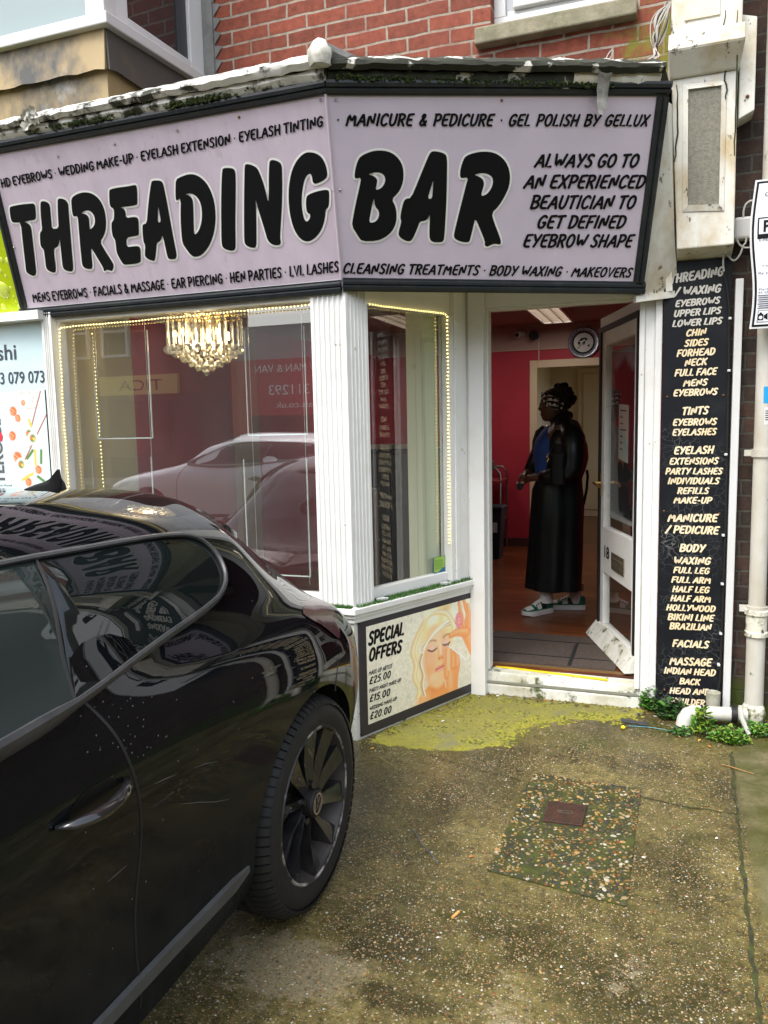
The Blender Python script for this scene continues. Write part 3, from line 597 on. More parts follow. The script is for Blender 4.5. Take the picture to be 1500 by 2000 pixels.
# ---- inside: floor, walls, ceiling
WOOD=None
def wood():
    m,t,b,N,L=nodes('wood_laminate'); setp(b,.28,spec=.5)
    geo=N.new('ShaderNodeNewGeometry'); mp=N.new('ShaderNodeMapping'); L.new(geo.outputs['Position'],mp.inputs[0]); mp.inputs['Scale'].default_value=(1.0,22,1)
    n=N.new('ShaderNodeTexNoise'); n.inputs['Scale'].default_value=2.5; n.inputs['Detail'].default_value=8; L.new(mp.outputs[0],n.inputs['Vector'])
    r=N.new('ShaderNodeValToRGB'); L.new(n.outputs[0],r.inputs[0]); r.color_ramp.elements[0].position=.32; r.color_ramp.elements[0].color=(.050,.012,.005,1); r.color_ramp.elements[1].position=.68; r.color_ramp.elements[1].color=(.25,.078,.024,1)
    br=N.new('ShaderNodeTexBrick'); L.new(geo.outputs['Position'],br.inputs['Vector']); br.inputs['Scale'].default_value=1; br.inputs['Brick Width'].default_value=1.2; br.inputs['Row Height'].default_value=.095; br.inputs['Mortar Size'].default_value=.0012; br.inputs['Color1'].default_value=(.75,.75,.75,1); br.inputs['Color2'].default_value=(1.2,1.2,1.2,1); br.inputs['Mortar'].default_value=(.3,.3,.3,1)
    x=N.new('ShaderNodeMix'); x.data_type='RGBA'; x.blend_type='MULTIPLY'; x.inputs[0].default_value=1; L.new(r.outputs[0],x.inputs[6]); L.new(br.outputs[0],x.inputs[7]); L.new(x.outputs[2],b.inputs['Base Color']); return m
FZ=.13; YB=8.33
RED=mat('raspberry_wall',(.42,.028,.055),.6,c2=(.36,.022,.045),scale=2)
CREAMW=mat('cream_wall',(.55,.50,.33),.6,c2=(.50,.45,.29),scale=2)
PINKW=mat('pale_pink_wall',(.42,.30,.27),.7,c2=(.38,.27,.24),scale=2)
MB().prism([(-3.05,3.4),(-1.25,3.4),(-.90,4.14),(-.05,4.14),(.35,4.16),(.35,12.),(-3.05,12.)],.05,FZ).build('shop_floor',wood(),shop)
ce=MB(); ce.prism([(-3.12,3.3),(-1.3,3.3),(-.9,4.14),(.4,4.14),(.4,YB+.1),(-3.12,YB+.1)],2.5,2.56); ce.build('ceiling',mat('ceiling_paint',(.40,.30,.27),.8,c2=(.36,.27,.24),scale=2),shop)
MB().box(-3.13,.42,4.13,4.3,2.17,2.5).build('bulkhead',PINKW,shop)
iw=MB(); iw.box(-3.12,-3.05,3.3,3.95,FZ,2.5); iw.build('side_wall',CREAMW,shop)
iw=MB(); iw.box(-3.12,-3.05,3.95,5.1,FZ,2.25); iw.box(-3.12,-3.05,5.4,YB,FZ,2.25); iw.build('side_wall',RED,shop)
MB().box(-3.12,-3.0,5.1,5.4,FZ,2.5).build('chimney_breast',mat('beige_wall',(.40,.27,.15),.7),shop)
iw=MB(); iw.box(-3.12,-3.05,3.95,5.1,2.25,2.5); iw.box(-3.12,-3.05,5.4,YB,2.25,2.5); iw.build('side_wall',PINKW,shop)
iw=MB(); iw.box(.34,.42,4.2,YB,FZ,2.5); iw.build('side_wall',RED,shop)
bw=MB(); bw.box(-3.12,-1.345,YB,YB+.1,FZ,2.235); bw.box(-.30,.4,YB,YB+.1,FZ,2.235); bw.box(-1.345,-.30,YB,YB+.1,2.125,2.235); bw.build('back_wall',RED,shop)
MB().box(-3.12,.4,YB,YB+.1,2.247,2.5).build('back_wall_top',PINKW,shop)
MB().box(-3.12,.4,YB-.012,YB+.05,2.235,2.247).build('picture_rail',mat('rail_paint',(.45,.36,.28),.5),shop)
CREAMD=mat('cream_door',(.62,.50,.31),.5); TRIMC=mat('cream_trim',(.60,.50,.36),.45)
fr=MB(); fr.box(-1.345,-1.265,YB-.025,YB,FZ,2.125); fr.box(-.38,-.30,YB-.025,YB,FZ,2.125); fr.box(-1.265,-.38,YB-.025,YB,2.045,2.125); fr.build('inner_door_frame',TRIMC,shop,bevel=.006)
bk=MB(); bk.box(-1.60,-1.52,YB+.1,11.2,FZ,2.5); bk.box(.0,.08,YB+.1,9.0,FZ,2.5); bk.box(.0,.08,10.9,11.2,FZ,2.5); bk.box(.0,.08,9.0,10.9,FZ,.9); bk.box(.0,.08,9.0,10.9,2.3,2.5); bk.box(-1.6,.08,11.2,11.3,FZ,2.5); bk.box(-1.6,.08,YB+.1,11.3,2.5,2.55); bk.build('passage_wall',mat('passage_paint',(.68,.58,.42),.7),shop)  # unseen opening in the right wall is added to let daylight in
dd=MB(); dd.box(-1.13,-.30,11.15,11.2,FZ,2.20); dd.box(-1.06,-.37,11.135,11.15,FZ+.1,2.13); d2=dd.build('inner_door',CREAMD,shop,bevel=.006)
MB().box(-1.52,-1.42,9.2,9.32,1.35,2.3).build('orange_shelf',mat('orange_board',(.45,.16,.05),.5),shop)
# skirting on the red walls
MB().box(-3.05,-1.345,YB-.02,YB,FZ,FZ+.09).build('skirting',mat('dark_skirting',(.06,.02,.02),.5),shop)
# ------------------------------------------------------------------ sans-serif writing from the built-in font
def sans(mb,pl,s,p0,p1,h=None,off=.003,mi=0,bold=0.,shear=0.):
    cu=bpy.data.curves.new('t','FONT'); cu.body=s; cu.size=1; cu.offset=bold; cu.shear=shear; cu.resolution_u=3
    o=bpy.data.objects.new('t',cu); COL.objects.link(o); dg=bpy.context.evaluated_depsgraph_get(); me=bpy.data.meshes.new_from_object(o.evaluated_get(dg))
    V=[(v.co.x,v.co.y) for v in me.vertices]; F=[tuple(f.vertices) for f in me.polygons]
    bpy.data.objects.remove(o); bpy.data.curves.remove(cu); bpy.data.meshes.remove(me)
    x0=min(v[0] for v in V); x1=max(v[0] for v in V); hh=max(v[1] for v in V)
    p0=np.array(p0,float);p1=np.array(p1,float); d=p1-p0; ln=np.linalg.norm(d); e=d/ln; q=np.array([-e[1],e[0]]); kx=ln/(x1-x0); ky=(h/hh) if h else kx
    mb.add([pl.p(*(p0+e*(v[0]-x0)*kx+q*v[1]*ky),off) for v in V],F,mi)
# ------------------------------------------------------------------ the open front door
HG=np.array([-.108,4.15]); OU=np.array([-.368,4.915]); DD=(OU-HG)/np.linalg.norm(OU-HG); DN=np.array([-DD[1],DD[0]]); DW=np.linalg.norm(OU-HG)
DPL=Plane((HG[0],HG[1],0),(-DD[0],-DD[1],0),(0,0,1))  # u runs from the free edge (negative) to the hinge (0); normal towards the street
if DPL.n@np.array([DN[0],DN[1],0])<0: DPL.n=-DPL.n
def dbox(m,s0,s1,z0,z1,o0,o1,mi=0):
    q=lambda s,o,z: DPL.p(-s,z,o)
    return m.hexa([q(s0,o0,z0),q(s1,o0,z0),q(s1,o1,z0),q(s0,o1,z0),q(s0,o0,z1),q(s1,o0,z1),q(s1,o1,z1),q(s0,o1,z1)],mi)
m=MB()
dbox(m,0,.115,.15,2.09,-.045,0); dbox(m,DW-.115,DW,.15,2.09,-.045,0); dbox(m,.115,DW-.115,1.92,2.09,-.045,0); dbox(m,.115,DW-.115,.56,.84,-.045,0); dbox(m,.115,DW-.115,.15,.24,-.045,0)
fd=m.build('front_door',WHITE,shop,bevel=.004)
m=MB(); dbox(m,.10,DW-.10,.23,.57,-.026,-.020); dbox(m,.10,DW-.10,.83,1.93,-.026,-.020); m.build('glass_pane',GLASS2,fd)
m=MB()
for a,b,c,e in ((.03,.055,.19,2.03),(DW-.055,DW-.022,.19,2.03),(.055,DW-.055,2.0,2.03),(.055,DW-.055,.19,.215)): dbox(m,a,b,c,e,0.001,.012)
m.build('draught_seal',RUBBER,fd)
m=MB(); dbox(m,DW-.004,DW+.012,.16,2.09,-.04,-.004); m.build('edge_strip',RUBBER,fd)
m=MB()
q=lambda s,o,z: DPL.p(-s,z,o)
m.hexa([q(.0,.0,.145),q(DW+.01,.0,.145),q(DW+.01,.075,.142),q(.0,.065,.142),q(.0,.0,.235),q(DW,.0,.235),q(DW,.012,.23),q(.0,.012,.23)])
m.build('weatherboard',WHITE_DIRTY,fd,bevel=.004)
m=MB(); dbox(m,.245,.49,.615,.715,.001,.008); dbox(m,.275,.46,.64,.69,.008,.013); m.build('letter_plate',mat('letter_plate_metal',(.42,.39,.28),.35,.8,c2=(.2,.18,.12),scale=40),fd,bevel=.003)
m=MB(); sans(m,Plane(DPL.p(0,0),DPL.u,(0,0,1)),'18',(-.655,.66),(-.55,.66),.07,off=.003 if True else 0,bold=.02)
m.v=[tuple(np.array(v)+DPL.n*.003-Plane(DPL.p(0,0),DPL.u,(0,0,1)).n*.003) for v in m.v]; m.build('door_number',BLACKTXT,fd)
BRASS=mat('brass',(.55,.38,.14),.3,1)
m=MB(); s0=DW-.05
for sg in (-1,1):
    o0=-.0225+sg*.0225; m.tube([q(s0,o0,1.10),q(s0,o0+sg*.045,1.10)],.009,8); m.tube([q(s0,o0+sg*.045,1.10),q(s0-.06,o0+sg*.05,1.10),q(s0-.115,o0+sg*.042,1.085)],[.009,.009,.007],8)
    dbox(m,s0-.018,s0+.018,1.02,1.16,min(o0,o0+sg*.006),max(o0,o0+sg*.006))
m.build('door_handle',BRASS,fd,smooth=True)
# picture stuck inside the door glass, and a paper notice
p=Paint(.50,.98,60,110,(.30,.30,.33))
p.ell(.2,.75,.16,.3,(.09,.012,.02),8,.25); p.ell(.38,.6,.12,.42,(.06,.008,.015),-6,.25); p.line([(.1,.92),(.28,.98),(.42,.9)],.05,(.33,.34,.42),.6); p.ell(.2,.4,.085,.13,(.42,.16,.07),5,.2); p.line([(.2,.3),(.22,.1)],.05,(.02,.02,.025)); p.ell(.36,.18,.13,.22,(.015,.015,.022),0,.3); p.line([(.02,.02),(.48,.0)],.02,(.6,.6,.58))
dq=Plane(DPL.p(-.66,.90,-.03),DPL.u,(0,0,1)); dq.n=DPL.n
pm=p.mesh(dq,0,0,0); o=pm.build('door_picture',vcol_mat('door_print',.25)); tag(o,'glossy dark maroon beauty print stuck inside the glass of the open door','poster')
pm=MB(); pm.add([dq.p(.17,.36,.003),dq.p(.36,.34,.003),dq.p(.36,.66,.003),dq.p(.17,.67,.003)],[(0,1,2,3)]); 
for i in range(7): z=.63-.036*i; w=.12 if i in (0,3) else .05; pm.add([dq.p(.2,z,.0035),dq.p(.2+w,z-.004,.0035),dq.p(.2+w,z+.004,.0035),dq.p(.2,z+.008,.0035)],[(0,1,2,3)],1)
o=pm.build('paper_notice',[mat('paper',(.62,.62,.57),.7),BLACKTXT]); tag(o,'small white paper notice taped inside the open door glass','notice')
# ------------------------------------------------------------------ the big shop sign: two lilac faces meeting at the corner
LILAC=mat('lilac_panel',(.64,.55,.635),.38,c2=(.55,.47,.545),scale=2.2,detail=9,lo=.4,hi=.75,stretch=(5,5,.6),c3=(.40,.34,.36),s3=4,lo3=.58,hi3=.82)
LILAC2=mat('pale_lilac_panel',(.65,.57,.67),.38,c2=(.56,.50,.59),scale=2.2,detail=9,lo=.4,hi=.75,c3=(.74,.70,.74),s3=6,lo3=.62,hi3=.8)
sign=thing('fascia_sign',(-1.2,3.3,2.08),'wide lilac shop sign reading THREADING BAR in fat black letters, bent round the corner','shop sign')
def quad_panel(pl,pts,o0,o1): 
    m=MB(); P=[pl.p(a,b,o0) for a,b in pts]+[pl.p(a,b,o1) for a,b in pts]; m.hexa(P); return m
quad_panel(TP,[(-1.79,-.0),(0,0),(.0845,.77),(-1.66,.79)],-.012,0).build('sign_panel',LILAC,sign)
quad_panel(BP,[(0,0),(1.42,.0),(1.33,.835),(-.0845,.77)],-.012,0).build('sign_panel',LILAC2,sign)
def moulding(pl,a,b,wd,inw,o=.022):
    """two-step picture-frame moulding from a to b (plane u,w), width towards inw"""
    a=np.array(a,float);b=np.array(b,float);inw=np.array(inw,float); m=MB(); rings=[]
    prof=[(0,-.03),(0,o*.8),(.18,o),(.42,o),(.5,o*.62),(.6,o*.78),(.78,o*.7),(.88,o*.3),(1,o*.25),(1,-.002)]
    for e in (a,b): rings.append([pl.p(*(e+inw*wd*t),h) for t,h in prof])
    m.loft(rings,True); return m
moulding(TP,(-1.665,.80),(.088,.80),.052,(0,-1)).build('frame_moulding',BLACKF,sign)
moulding(TP,(-1.815,-.02),(-.002,-.02),.056,(0,1)).build('frame_moulding',BLACKF,sign)
moulding(TP,(-1.80,.036),(-1.675,.75),.042,(1,.1),.016).build('frame_moulding',BLACKF,sign)
moulding(BP,(-.088,.80),(1.358,.868),.056,(0,-1)).build('frame_moulding',BLACKF,sign)
moulding(BP,(.002,-.012),(1.44,-.012),.056,(0,1)).build('frame_moulding',BLACKF,sign)
moulding(BP,(1.428,.044),(1.358,.81),.050,(-1,-.05),.020).build('frame_moulding',BLACKF,sign)
m=MB(); m.tube([TP.p(.004,.036,.004),TP.p(.079,.75,.004)],.006,8); m.build('corner_strip',mat('lilac_strip',(.60,.52,.58),.4),sign,smooth=True)
# big letters, traced from the sign
def zc(o,k,s): return [[(o[0]+a/k,o[1]+b/k) for a,b in (tuple(map(float,q.split(','))) for q in c.split())] for c in s.split('|')]
BIG=[(TP,(10,340),6.818,['65,445 85,430 200,405 370,388 395,395 408,440 415,560 410,595 390,608 300,622 262,632 290,645 330,668 352,710 365,820 395,1080 418,1290 415,1330 390,1355 350,1345 300,1315 285,1290 270,1150 240,900 215,640 150,645 105,640 85,610 72,540',
 '475,385 490,360 530,358 580,380 605,420 610,520 622,640 630,730 720,720 712,600 705,420 705,345 720,322 770,325 820,350 845,395 850,480 870,720 890,980 910,1200 912,1270 895,1295 850,1292 800,1275 772,1240 760,1120 745,980 735,850 722,930 705,965 655,990 660,1080 680,1230 678,1290 665,1312 610,1300 565,1270 548,1230 535,1110 520,1000 490,975 475,930 468,830 472,775 500,745 490,640 478,520',
 '885,325 940,275 1020,245 1100,240 1180,265 1250,320 1300,400 1335,500 1350,620 1345,740 1320,820 1270,900 1320,990 1390,1100 1440,1180 1452,1220 1445,1260 1428,1290 1400,1282 1355,1268 1338,1292 1315,1280 1318,1255 1250,1140 1190,1040 1150,975 1155,1080 1168,1200 1165,1250 1150,1262 1100,1262 1050,1240 1030,1200 1020,1100 1000,900 985,700 972,548 920,570 900,520 890,430|1010,520 1060,490 1110,480 1160,505 1195,560 1205,630 1190,690 1135,742 1128,680 1125,600 1105,550 1070,528']),
 (TP,(200,320),6.5217,['90,345 105,322 200,300 330,285 420,265 440,280 448,340 450,500 440,522 330,540 230,550 275,570 298,600 305,690 400,672 450,680 465,710 470,880 465,910 400,920 310,938 315,1060 400,1048 470,1045 490,1080 495,1220 490,1250 440,1268 290,1285 260,1265 210,1180 185,1120 175,1020 165,960 140,930 125,860 120,780 125,740 150,715 155,640 150,570 110,550 95,500',
 '625,240 640,215 690,208 750,215 775,240 790,300 830,500 880,780 920,1000 950,1150 945,1190 930,1210 860,1215 835,1190 815,1100 790,980 768,905 755,960 730,990 698,1005 690,1090 680,1190 668,1230 650,1235 590,1215 550,1180 545,1150 552,1030 530,1000 518,900 515,800 520,770 570,755 580,620 600,420|715,525 735,640 750,738 710,745 712,640',
 '940,200 1000,165 1090,132 1170,130 1250,165 1330,240 1390,350 1430,480 1448,640 1440,800 1410,940 1350,1070 1270,1160 1185,1188 1130,1160 1070,1080 1025,1010 1010,880 1000,700 1003,430 950,472 938,440 935,320|1055,388 1110,372 1165,385 1220,430 1260,510 1275,620 1268,740 1235,850 1175,912 1168,800 1165,620 1160,480 1140,425 1100,395']),
 (TP,(420,280),6.25,['92,320 110,300 170,297 225,305 250,335 256,420 255,700 250,980 256,1240 250,1290 225,1308 170,1305 110,1280 85,1240 80,1080 78,800 82,500',
 '365,270 385,250 440,258 500,285 530,320 560,390 610,530 655,735 660,600 660,400 665,240 680,205 720,200 780,220 815,255 822,330 825,560 818,800 805,1000 798,1130 800,1180 808,1200 800,1235 740,1245 690,1225 645,1180 620,1090 580,960 530,800 497,665 505,800 508,1000 510,1220 500,1265 475,1275 420,1265 375,1235 360,1190 358,1000 358,700 362,450',
 '1160,105 1240,120 1310,170 1355,260 1375,360 1370,410 1330,450 1270,480 1220,495 1195,470 1188,410 1175,372 1150,370 1115,400 1085,480 1065,600 1060,720 1070,840 1095,930 1120,955 1145,940 1165,900 1165,860 1140,855 1120,820 1112,740 1118,650 1150,620 1240,585 1340,565 1385,570 1398,600 1395,740 1385,780 1355,805 1345,920 1310,1040 1250,1130 1180,1185 1120,1198 1060,1175 1000,1110 950,1000 915,850 900,680 905,520 930,370 975,250 1040,160 1100,115']),
 (BP,(670,280),4.4118,['125,150 150,110 210,80 270,62 350,60 420,80 480,130 515,200 522,290 505,370 470,430 418,480 450,540 462,610 455,690 420,760 360,810 290,840 160,842 130,800 75,710 85,640 110,510 140,380 157,290 105,305 98,280 105,220|212,265 270,248 320,250 355,275 365,315 350,360 320,390 278,402 290,350 295,310 265,280|266,465 275,545 305,575 312,610 300,650 270,680 222,682 235,610 250,530',
 '745,85 770,65 830,72 880,90 895,125 895,250 890,480 880,680 872,800 865,840 840,852 770,850 745,825 742,760 748,605 730,650 700,668 660,672 640,730 600,820 575,845 530,835 485,805 475,770 500,680 500,665 492,640 500,580 520,500 540,475 585,470 640,340 700,190|778,305 750,400 728,475 765,477 772,400',
 '1035,140 1060,105 1130,80 1210,68 1300,78 1370,120 1420,190 1440,280 1430,370 1395,450 1340,540 1278,600 1300,680 1340,780 1362,850 1350,872 1300,862 1265,878 1235,892 1215,870 1225,850 1180,740 1138,640 1120,720 1095,820 1085,850 1040,852 985,835 952,810 958,760 990,630 1030,470 1060,350 1078,290 1015,300 1005,275 1012,210|1125,270 1180,255 1240,258 1285,290 1292,335 1275,390 1235,440 1185,455 1200,400 1215,350 1205,310 1170,285'])]
for pl,o,k,ls in BIG:
    for i,s in enumerate(ls):
        cs=[chaikin([pl.hit(*q) for q in c],1) for c in zc(o,k,s)]
        m=MB(); V,F=fill2d(cs); m.add([pl.p(a,b,.0035) for a,b in V],F,0)
        for c in cs:
            V,F=ribbon2d(c,.0088); m.add([pl.p(a,b,.0018+.0002*i) for a,b in V],F,1)
        m.build('big_letter',[BLACKTXT,WHITETXT],sign)
def line(pl,s,a,b,hp,**k):
    m=MB(); text_px(m,pl,s,a,b,hp,pen=1.0,**k); m.build('lettering',BLACKTXT,sign)
line(TP,'HD EYEBROWS · WEDDING MAKE-UP · EYELASH EXTENSION · EYELASH TINTING',(4,366),(631,246),(7,349),space=2.6)
line(TP,'MENS EYEBROWS · FACIALS & MASSAGE · EAR PIERCING · HEN PARTIES · LVL LASHES',(66,590),(662,530),(68,573),space=2.8)
line(BP,'· MANICURE & PEDICURE · GEL POLISH BY GELLUX',(655,245),(1263,246),(658,222),space=4.6)
for s,a,b,h in (('ALWAYS GO TO',(1043,326),(1243,326),25),('AN EXPERIENCED',(1022,367),(1255,367),25),('BEAUTICIAN TO',(1034,407),(1237,407),25),('GET DEFINED',(1047,445),(1217,445),24),('EYEBROW SHAPE',(1020,482),(1231,482),24)): line(BP,s,a,b,(a[0],a[1]-h))
line(BP,'CLEANSING TREATMENTS · BODY WAXING · MAKEOVERS',(669,533),(1230,541),(671,514),space=3.4)
def screws(pl,pts,mt,parent,r=.006):
    for q in pts:
        u,w=pl.hit(*q); m=MB(); c=pl.p(u,w,0); n=pl.n
        m.tube([c,c+n*.004,c+n*.007],[r,r*.9,r*.4],8); m.build('screw',mt,parent,smooth=True)
screws(TP,[(113,305),(224,281),(346,255),(28,483),(626,195),(650,371)],STEEL,sign); screws(TP,[(467,229)],RUST,sign)
screws(BP,[(656,195),(664,371)],STEEL,sign); screws(BP,[(980,196)],RUST,sign)
# ------------------------------------------------------------------ black price list on the wall
menu=thing('price_board',(.146,4.03,0),'tall black board listing beauty treatments in cream brush letters beside the door','price board')
BOARD=mat('cracked_black_board',(.006,.0075,.010),.5,c2=(.014,.016,.018),scale=5,lo=.5,hi=.8,spec=.25)
def craze(mt):
    t=mt.node_tree; N=t.nodes; L=t.links; b=N['Principled BSDF']; src=b.inputs['Base Color'].links[0].from_socket
    geo=N.new('ShaderNodeNewGeometry'); n=N.new('ShaderNodeTexNoise'); n.inputs['Scale'].default_value=14; L.new(geo.outputs['Position'],n.inputs['Vector'])
    ad=N.new('ShaderNodeMix'); ad.data_type='RGBA'; ad.blend_type='LINEAR_LIGHT'; ad.inputs[0].default_value=.05; L.new(geo.outputs['Position'],ad.inputs[6]); L.new(n.outputs['Color'],ad.inputs[7])
    v=N.new('ShaderNodeTexVoronoi'); v.feature='DISTANCE_TO_EDGE'; v.inputs['Scale'].default_value=26; L.new(ad.outputs[2],v.inputs['Vector'])
    r=N.new('ShaderNodeMapRange'); L.new(v.outputs['Distance'],r.inputs[0]); r.inputs[1].default_value=.012; r.inputs[2].default_value=.035; r.inputs[3].default_value=1; r.inputs[4].default_value=0
    n2=N.new('ShaderNodeTexNoise'); n2.inputs['Scale'].default_value=4; L.new(geo.outputs['Position'],n2.inputs['Vector'])
    r2=N.new('ShaderNodeMapRange'); L.new(n2.outputs[0],r2.inputs[0]); r2.inputs[1].default_value=.42; r2.inputs[2].default_value=.7
    sx=N.new('ShaderNodeSeparateXYZ'); L.new(geo.outputs['Position'],sx.inputs[0]); r3=N.new('ShaderNodeMapRange'); L.new(sx.outputs[2],r3.inputs[0]); r3.inputs[1].default_value=1.55; r3.inputs[2].default_value=1.25
    a=N.new('ShaderNodeMath'); a.operation='MULTIPLY'; L.new(r.outputs[0],a.inputs[0]); L.new(r2.outputs[0],a.inputs[1]); c=N.new('ShaderNodeMath'); c.operation='MULTIPLY'; L.new(a.outputs[0],c.inputs[0]); L.new(r3.outputs[0],c.inputs[1])
    x=N.new('ShaderNodeMix'); x.data_type='RGBA'; L.new(c.outputs[0],x.inputs[0]); L.new(src,x.inputs[6]); x.inputs[7].default_value=(.14,.14,.135,1); L.new(x.outputs[2],b.inputs['Base Color'])
craze(BOARD)
MPL=Plane((0,4.018,0),(1,0,0),(0,0,1))
MB().hexa([(-.008,4.018,.0),(.296,4.018,.0),(.296,4.045,.0),(-.008,4.045,.0),(-.008,4.018,2.22),(.288,4.018,2.22),(.288,4.045,2.22),(-.008,4.045,2.22)]).build('board',BOARD,menu)
ML7='''THREADING;262,284;660,222;62
/ WAXING;300,374;638,348;56
EYEBROWS;302,460;632,432;46
UPPER LIPS;290,535;640,508;46
LOWER LIPS;280,610;648,585;46
CHIN;383,680;530,668;46
SIDES;370,757;543,745;46
FORHEAD;313,833;595,817;48
NECK;372,903;535,893;48
FULL FACE;297,980;608,966;48
MENS;362,1055;537,1047;46
EYEBROWS;287,1130;613,1117;46
TINTS;350,1270;545,1262;54
EYEBROWS;283,1350;607,1343;46
EYELASHES;280,1425;605,1418;46
EYELASH;292,1565;585,1558;53
EXTENSIONS;258,1642;620,1638;46
PARTY LASHES;228,1715;650,1715;44
INDIVIDUALS;245,1788;627,1788;44
REFILLS;317,1862;548,1862;44
MAKE-UP;290,1932;570,1935;44'''
ML8='''MANICURE;232,247;580,250;50
/ PEDICURE;218,328;588,338;50
BODY;315,460;490,465;50
WAXING;272,547;530,553;46
FULL LEG;272,612;523,620;40
FULL ARM;258,680;533,688;40
HALF LEG;265,747;523,755;40
HALF ARM;252,812;533,822;40
HOLLYWOOD;222,877;565,890;40
BIKINI LINE;232,945;555,957;42
BRAZILIAN;245,1010;537,1022;42
FACIALS;265,1135;518,1147;47
MASSAGE;245,1262;538,1275;50
INDIAN HEAD;205,1325;567,1345;42
BACK;315,1400;457,1410;40
HEAD AND;245,1468;525,1480;40
SHOULDERS;225,1538;522,1562;42
FULL BODY;285,1602;500,1618;40'''
for blk,oy,k in ((ML7,480,3.846),(ML8,950,3.636)):
    for i,ln in enumerate(blk.split('\n')):
        s,a,b,h=ln.split(';'); a=[float(v) for v in a.split(',')]; b=[float(v) for v in b.split(',')]; h=float(h)
        f=lambda p:(1240+p[0]/k,oy+p[1]/k); m=MB(); text_px(m,MPL,s,f(a),f(b),f((a[0],a[1]-h)),pen=1.15)
        m.build('lettering',SHADETXT if (oy==480 and i<5) else CREAMTXT,menu)
screws(MPL,[(1303,775),(1413,772),(1297,998),(1405,1003),(1298,1347)],RUST,menu,.005)
# ------------------------------------------------------------------ special-offers poster under the small window
OPL=Plane(wp(0,.006,0),(WD[0],WD[1],0),(0,0,1))
post=thing('offers_poster',wp(.48,.006,.01),'special offers poster in a dark frame with a blonde woman having make-up applied','poster')
m=MB(); P=[(.022,.015),(.935,.015),(.935,.588),(.022,.588)]
m.hexa([OPL.p(a,b,-.004) for a,b in P]+[OPL.p(a,b,.004) for a,b in P]); m.build('backing',mat('dark_purple_frame',(.035,.03,.038),.35),post)
ZP=lambda x,y:(620+x/3.947,1120+y/3.947)
u0,w0,pw,ph=.066,.062,.825,.478
p=Paint(pw,ph,330,192,(.74,.70,.56))
def q2(x,y): h=OPL.hit(*ZP(x,y)); return (h[0]-u0,h[1]-w0)
nz=RNG.normal(0,1,(192,330))
for _ in range(8): nz=(nz+np.roll(nz,1,0)+np.roll(nz,-1,0)+np.roll(nz,1,1)+np.roll(nz,-1,1))/5
p.C*=1+nz[...,None]*.3
p.C*=(1-.12*smoothstep(.3,.0,p.Y))[...,None]
SK,SKL,SKD=(.82,.31,.10),(.89,.50,.26),(.62,.18,.05); HR,HRL,HRD=(.82,.64,.32),(.93,.88,.74),(.47,.28,.09); rp=random.Random(4)
def strand(pts,r,c,k=.8): p.line([q2(*t) for t in chaikin([np.array(t,float) for t in pts],2,False)],r,c,.6,k)
for i in range(26):  # loose curls behind
    o_=rp.uniform(-1,1); strand([(840+20*o_,360),(770+22*o_,500+rp.uniform(-20,20)),(735+26*o_,610),(775+24*o_,700),(750+26*o_,800+rp.uniform(-20,20)),(800+22*o_,880),(785+26*o_,960)],rp.uniform(.004,.010),rp.choice((HR,HR,HRL,HRD)),.55)
p.poly([q2(770,1010),q2(775,960),q2(840,880),q2(870,820),q2(960,800),q2(985,880),q2(1000,930)],SK); p.ell(*q2(800,985),.06,.04,SKL,20,.6,.6); p.ell(*q2(925,855),.055,.030,SKD,10,.7,.55)
p.ell(*q2(925,470),.125,.17,HR,0,.12); p.ell(*q2(940,335),.115,.085,HR,0,.15); p.ell(*q2(880,330),.05,.05,HRL,0,.6,.7); p.ell(*q2(1020,330),.055,.055,HRL,0,.4,.6); p.ell(*q2(985,280),.035,.02,HRD,0,.7,.4)
p.ell(*q2(912,640),.092,.172,SKL,6,.10); p.ell(*q2(892,790),.055,.055,SKL,0,.25)
p.ell(*q2(850,700),.045,.10,SK,6,.8,.55); p.ell(*q2(985,640),.03,.12,SKD,6,.8,.45); p.ell(*q2(905,500),.06,.05,(.90,.62,.42),0,.8,.6); p.ell(*q2(868,660),.03,.03,(.88,.46,.30),0,.9,.6); p.ell(*q2(890,800),.03,.02,(.90,.58,.38),0,.9,.7)
for e in ((878,578),(986,532)): p.ell(*q2(*e),.032,.024,(.82,.42,.30),14,.7,.8); p.ell(*q2(e[0],e[1]-4),.022,.013,(.88,.55,.46),14,.6,.8)
for a,b,c in (((846,590),(880,603),(912,576)),((962,548),(990,552),(1014,528))):
    strand([a,b,c],.0042,(.07,.03,.02),.95)
    for t in (.2,.4,.6,.8): u=np.array(a)*(1-t)**2+2*np.array(b)*t*(1-t)+np.array(c)*t*t; strand([u,u+np.array((2,7))],.002,(.10,.05,.03),.7)
strand([(846,534),(874,512),(908,518)],.0055,(.40,.20,.08),.75); strand([(962,492),(986,470),(1014,466)],.0055,(.40,.20,.08),.75)
strand([(940,545),(944,600),(952,632)],.007,(.92,.66,.48),.7); strand([(922,560),(928,610),(924,640)],.006,SK,.5); p.ell(*q2(944,646),.022,.012,SK,10,.6,.9); p.ell(*q2(934,655),.006,.0035,(.35,.09,.04),10,.5,.8); p.ell(*q2(958,648),.006,.0035,(.35,.09,.04),10,.5,.8)
strand([(906,742),(925,722),(945,716),(960,706),(980,698)],.0075,(.70,.22,.16),.9); strand([(910,746),(940,738),(976,708)],.010,(.76,.28,.22),.85); strand([(906,742),(942,727),(980,700)],.0025,(.38,.07,.05),.9); strand([(925,745),(948,733)],.004,(.90,.52,.45),.6)
for i in range(46):  # fringe swept over the brow
    t=rp.random(); strand([(796+16*t,650-110*t),(830+50*t,540-70*t),(910+60*t,430-20*t),(1010+30*t,370+60*t-30)],rp.uniform(.002,.006),rp.choice((HR,HRL,HRL,HRD)),.7)
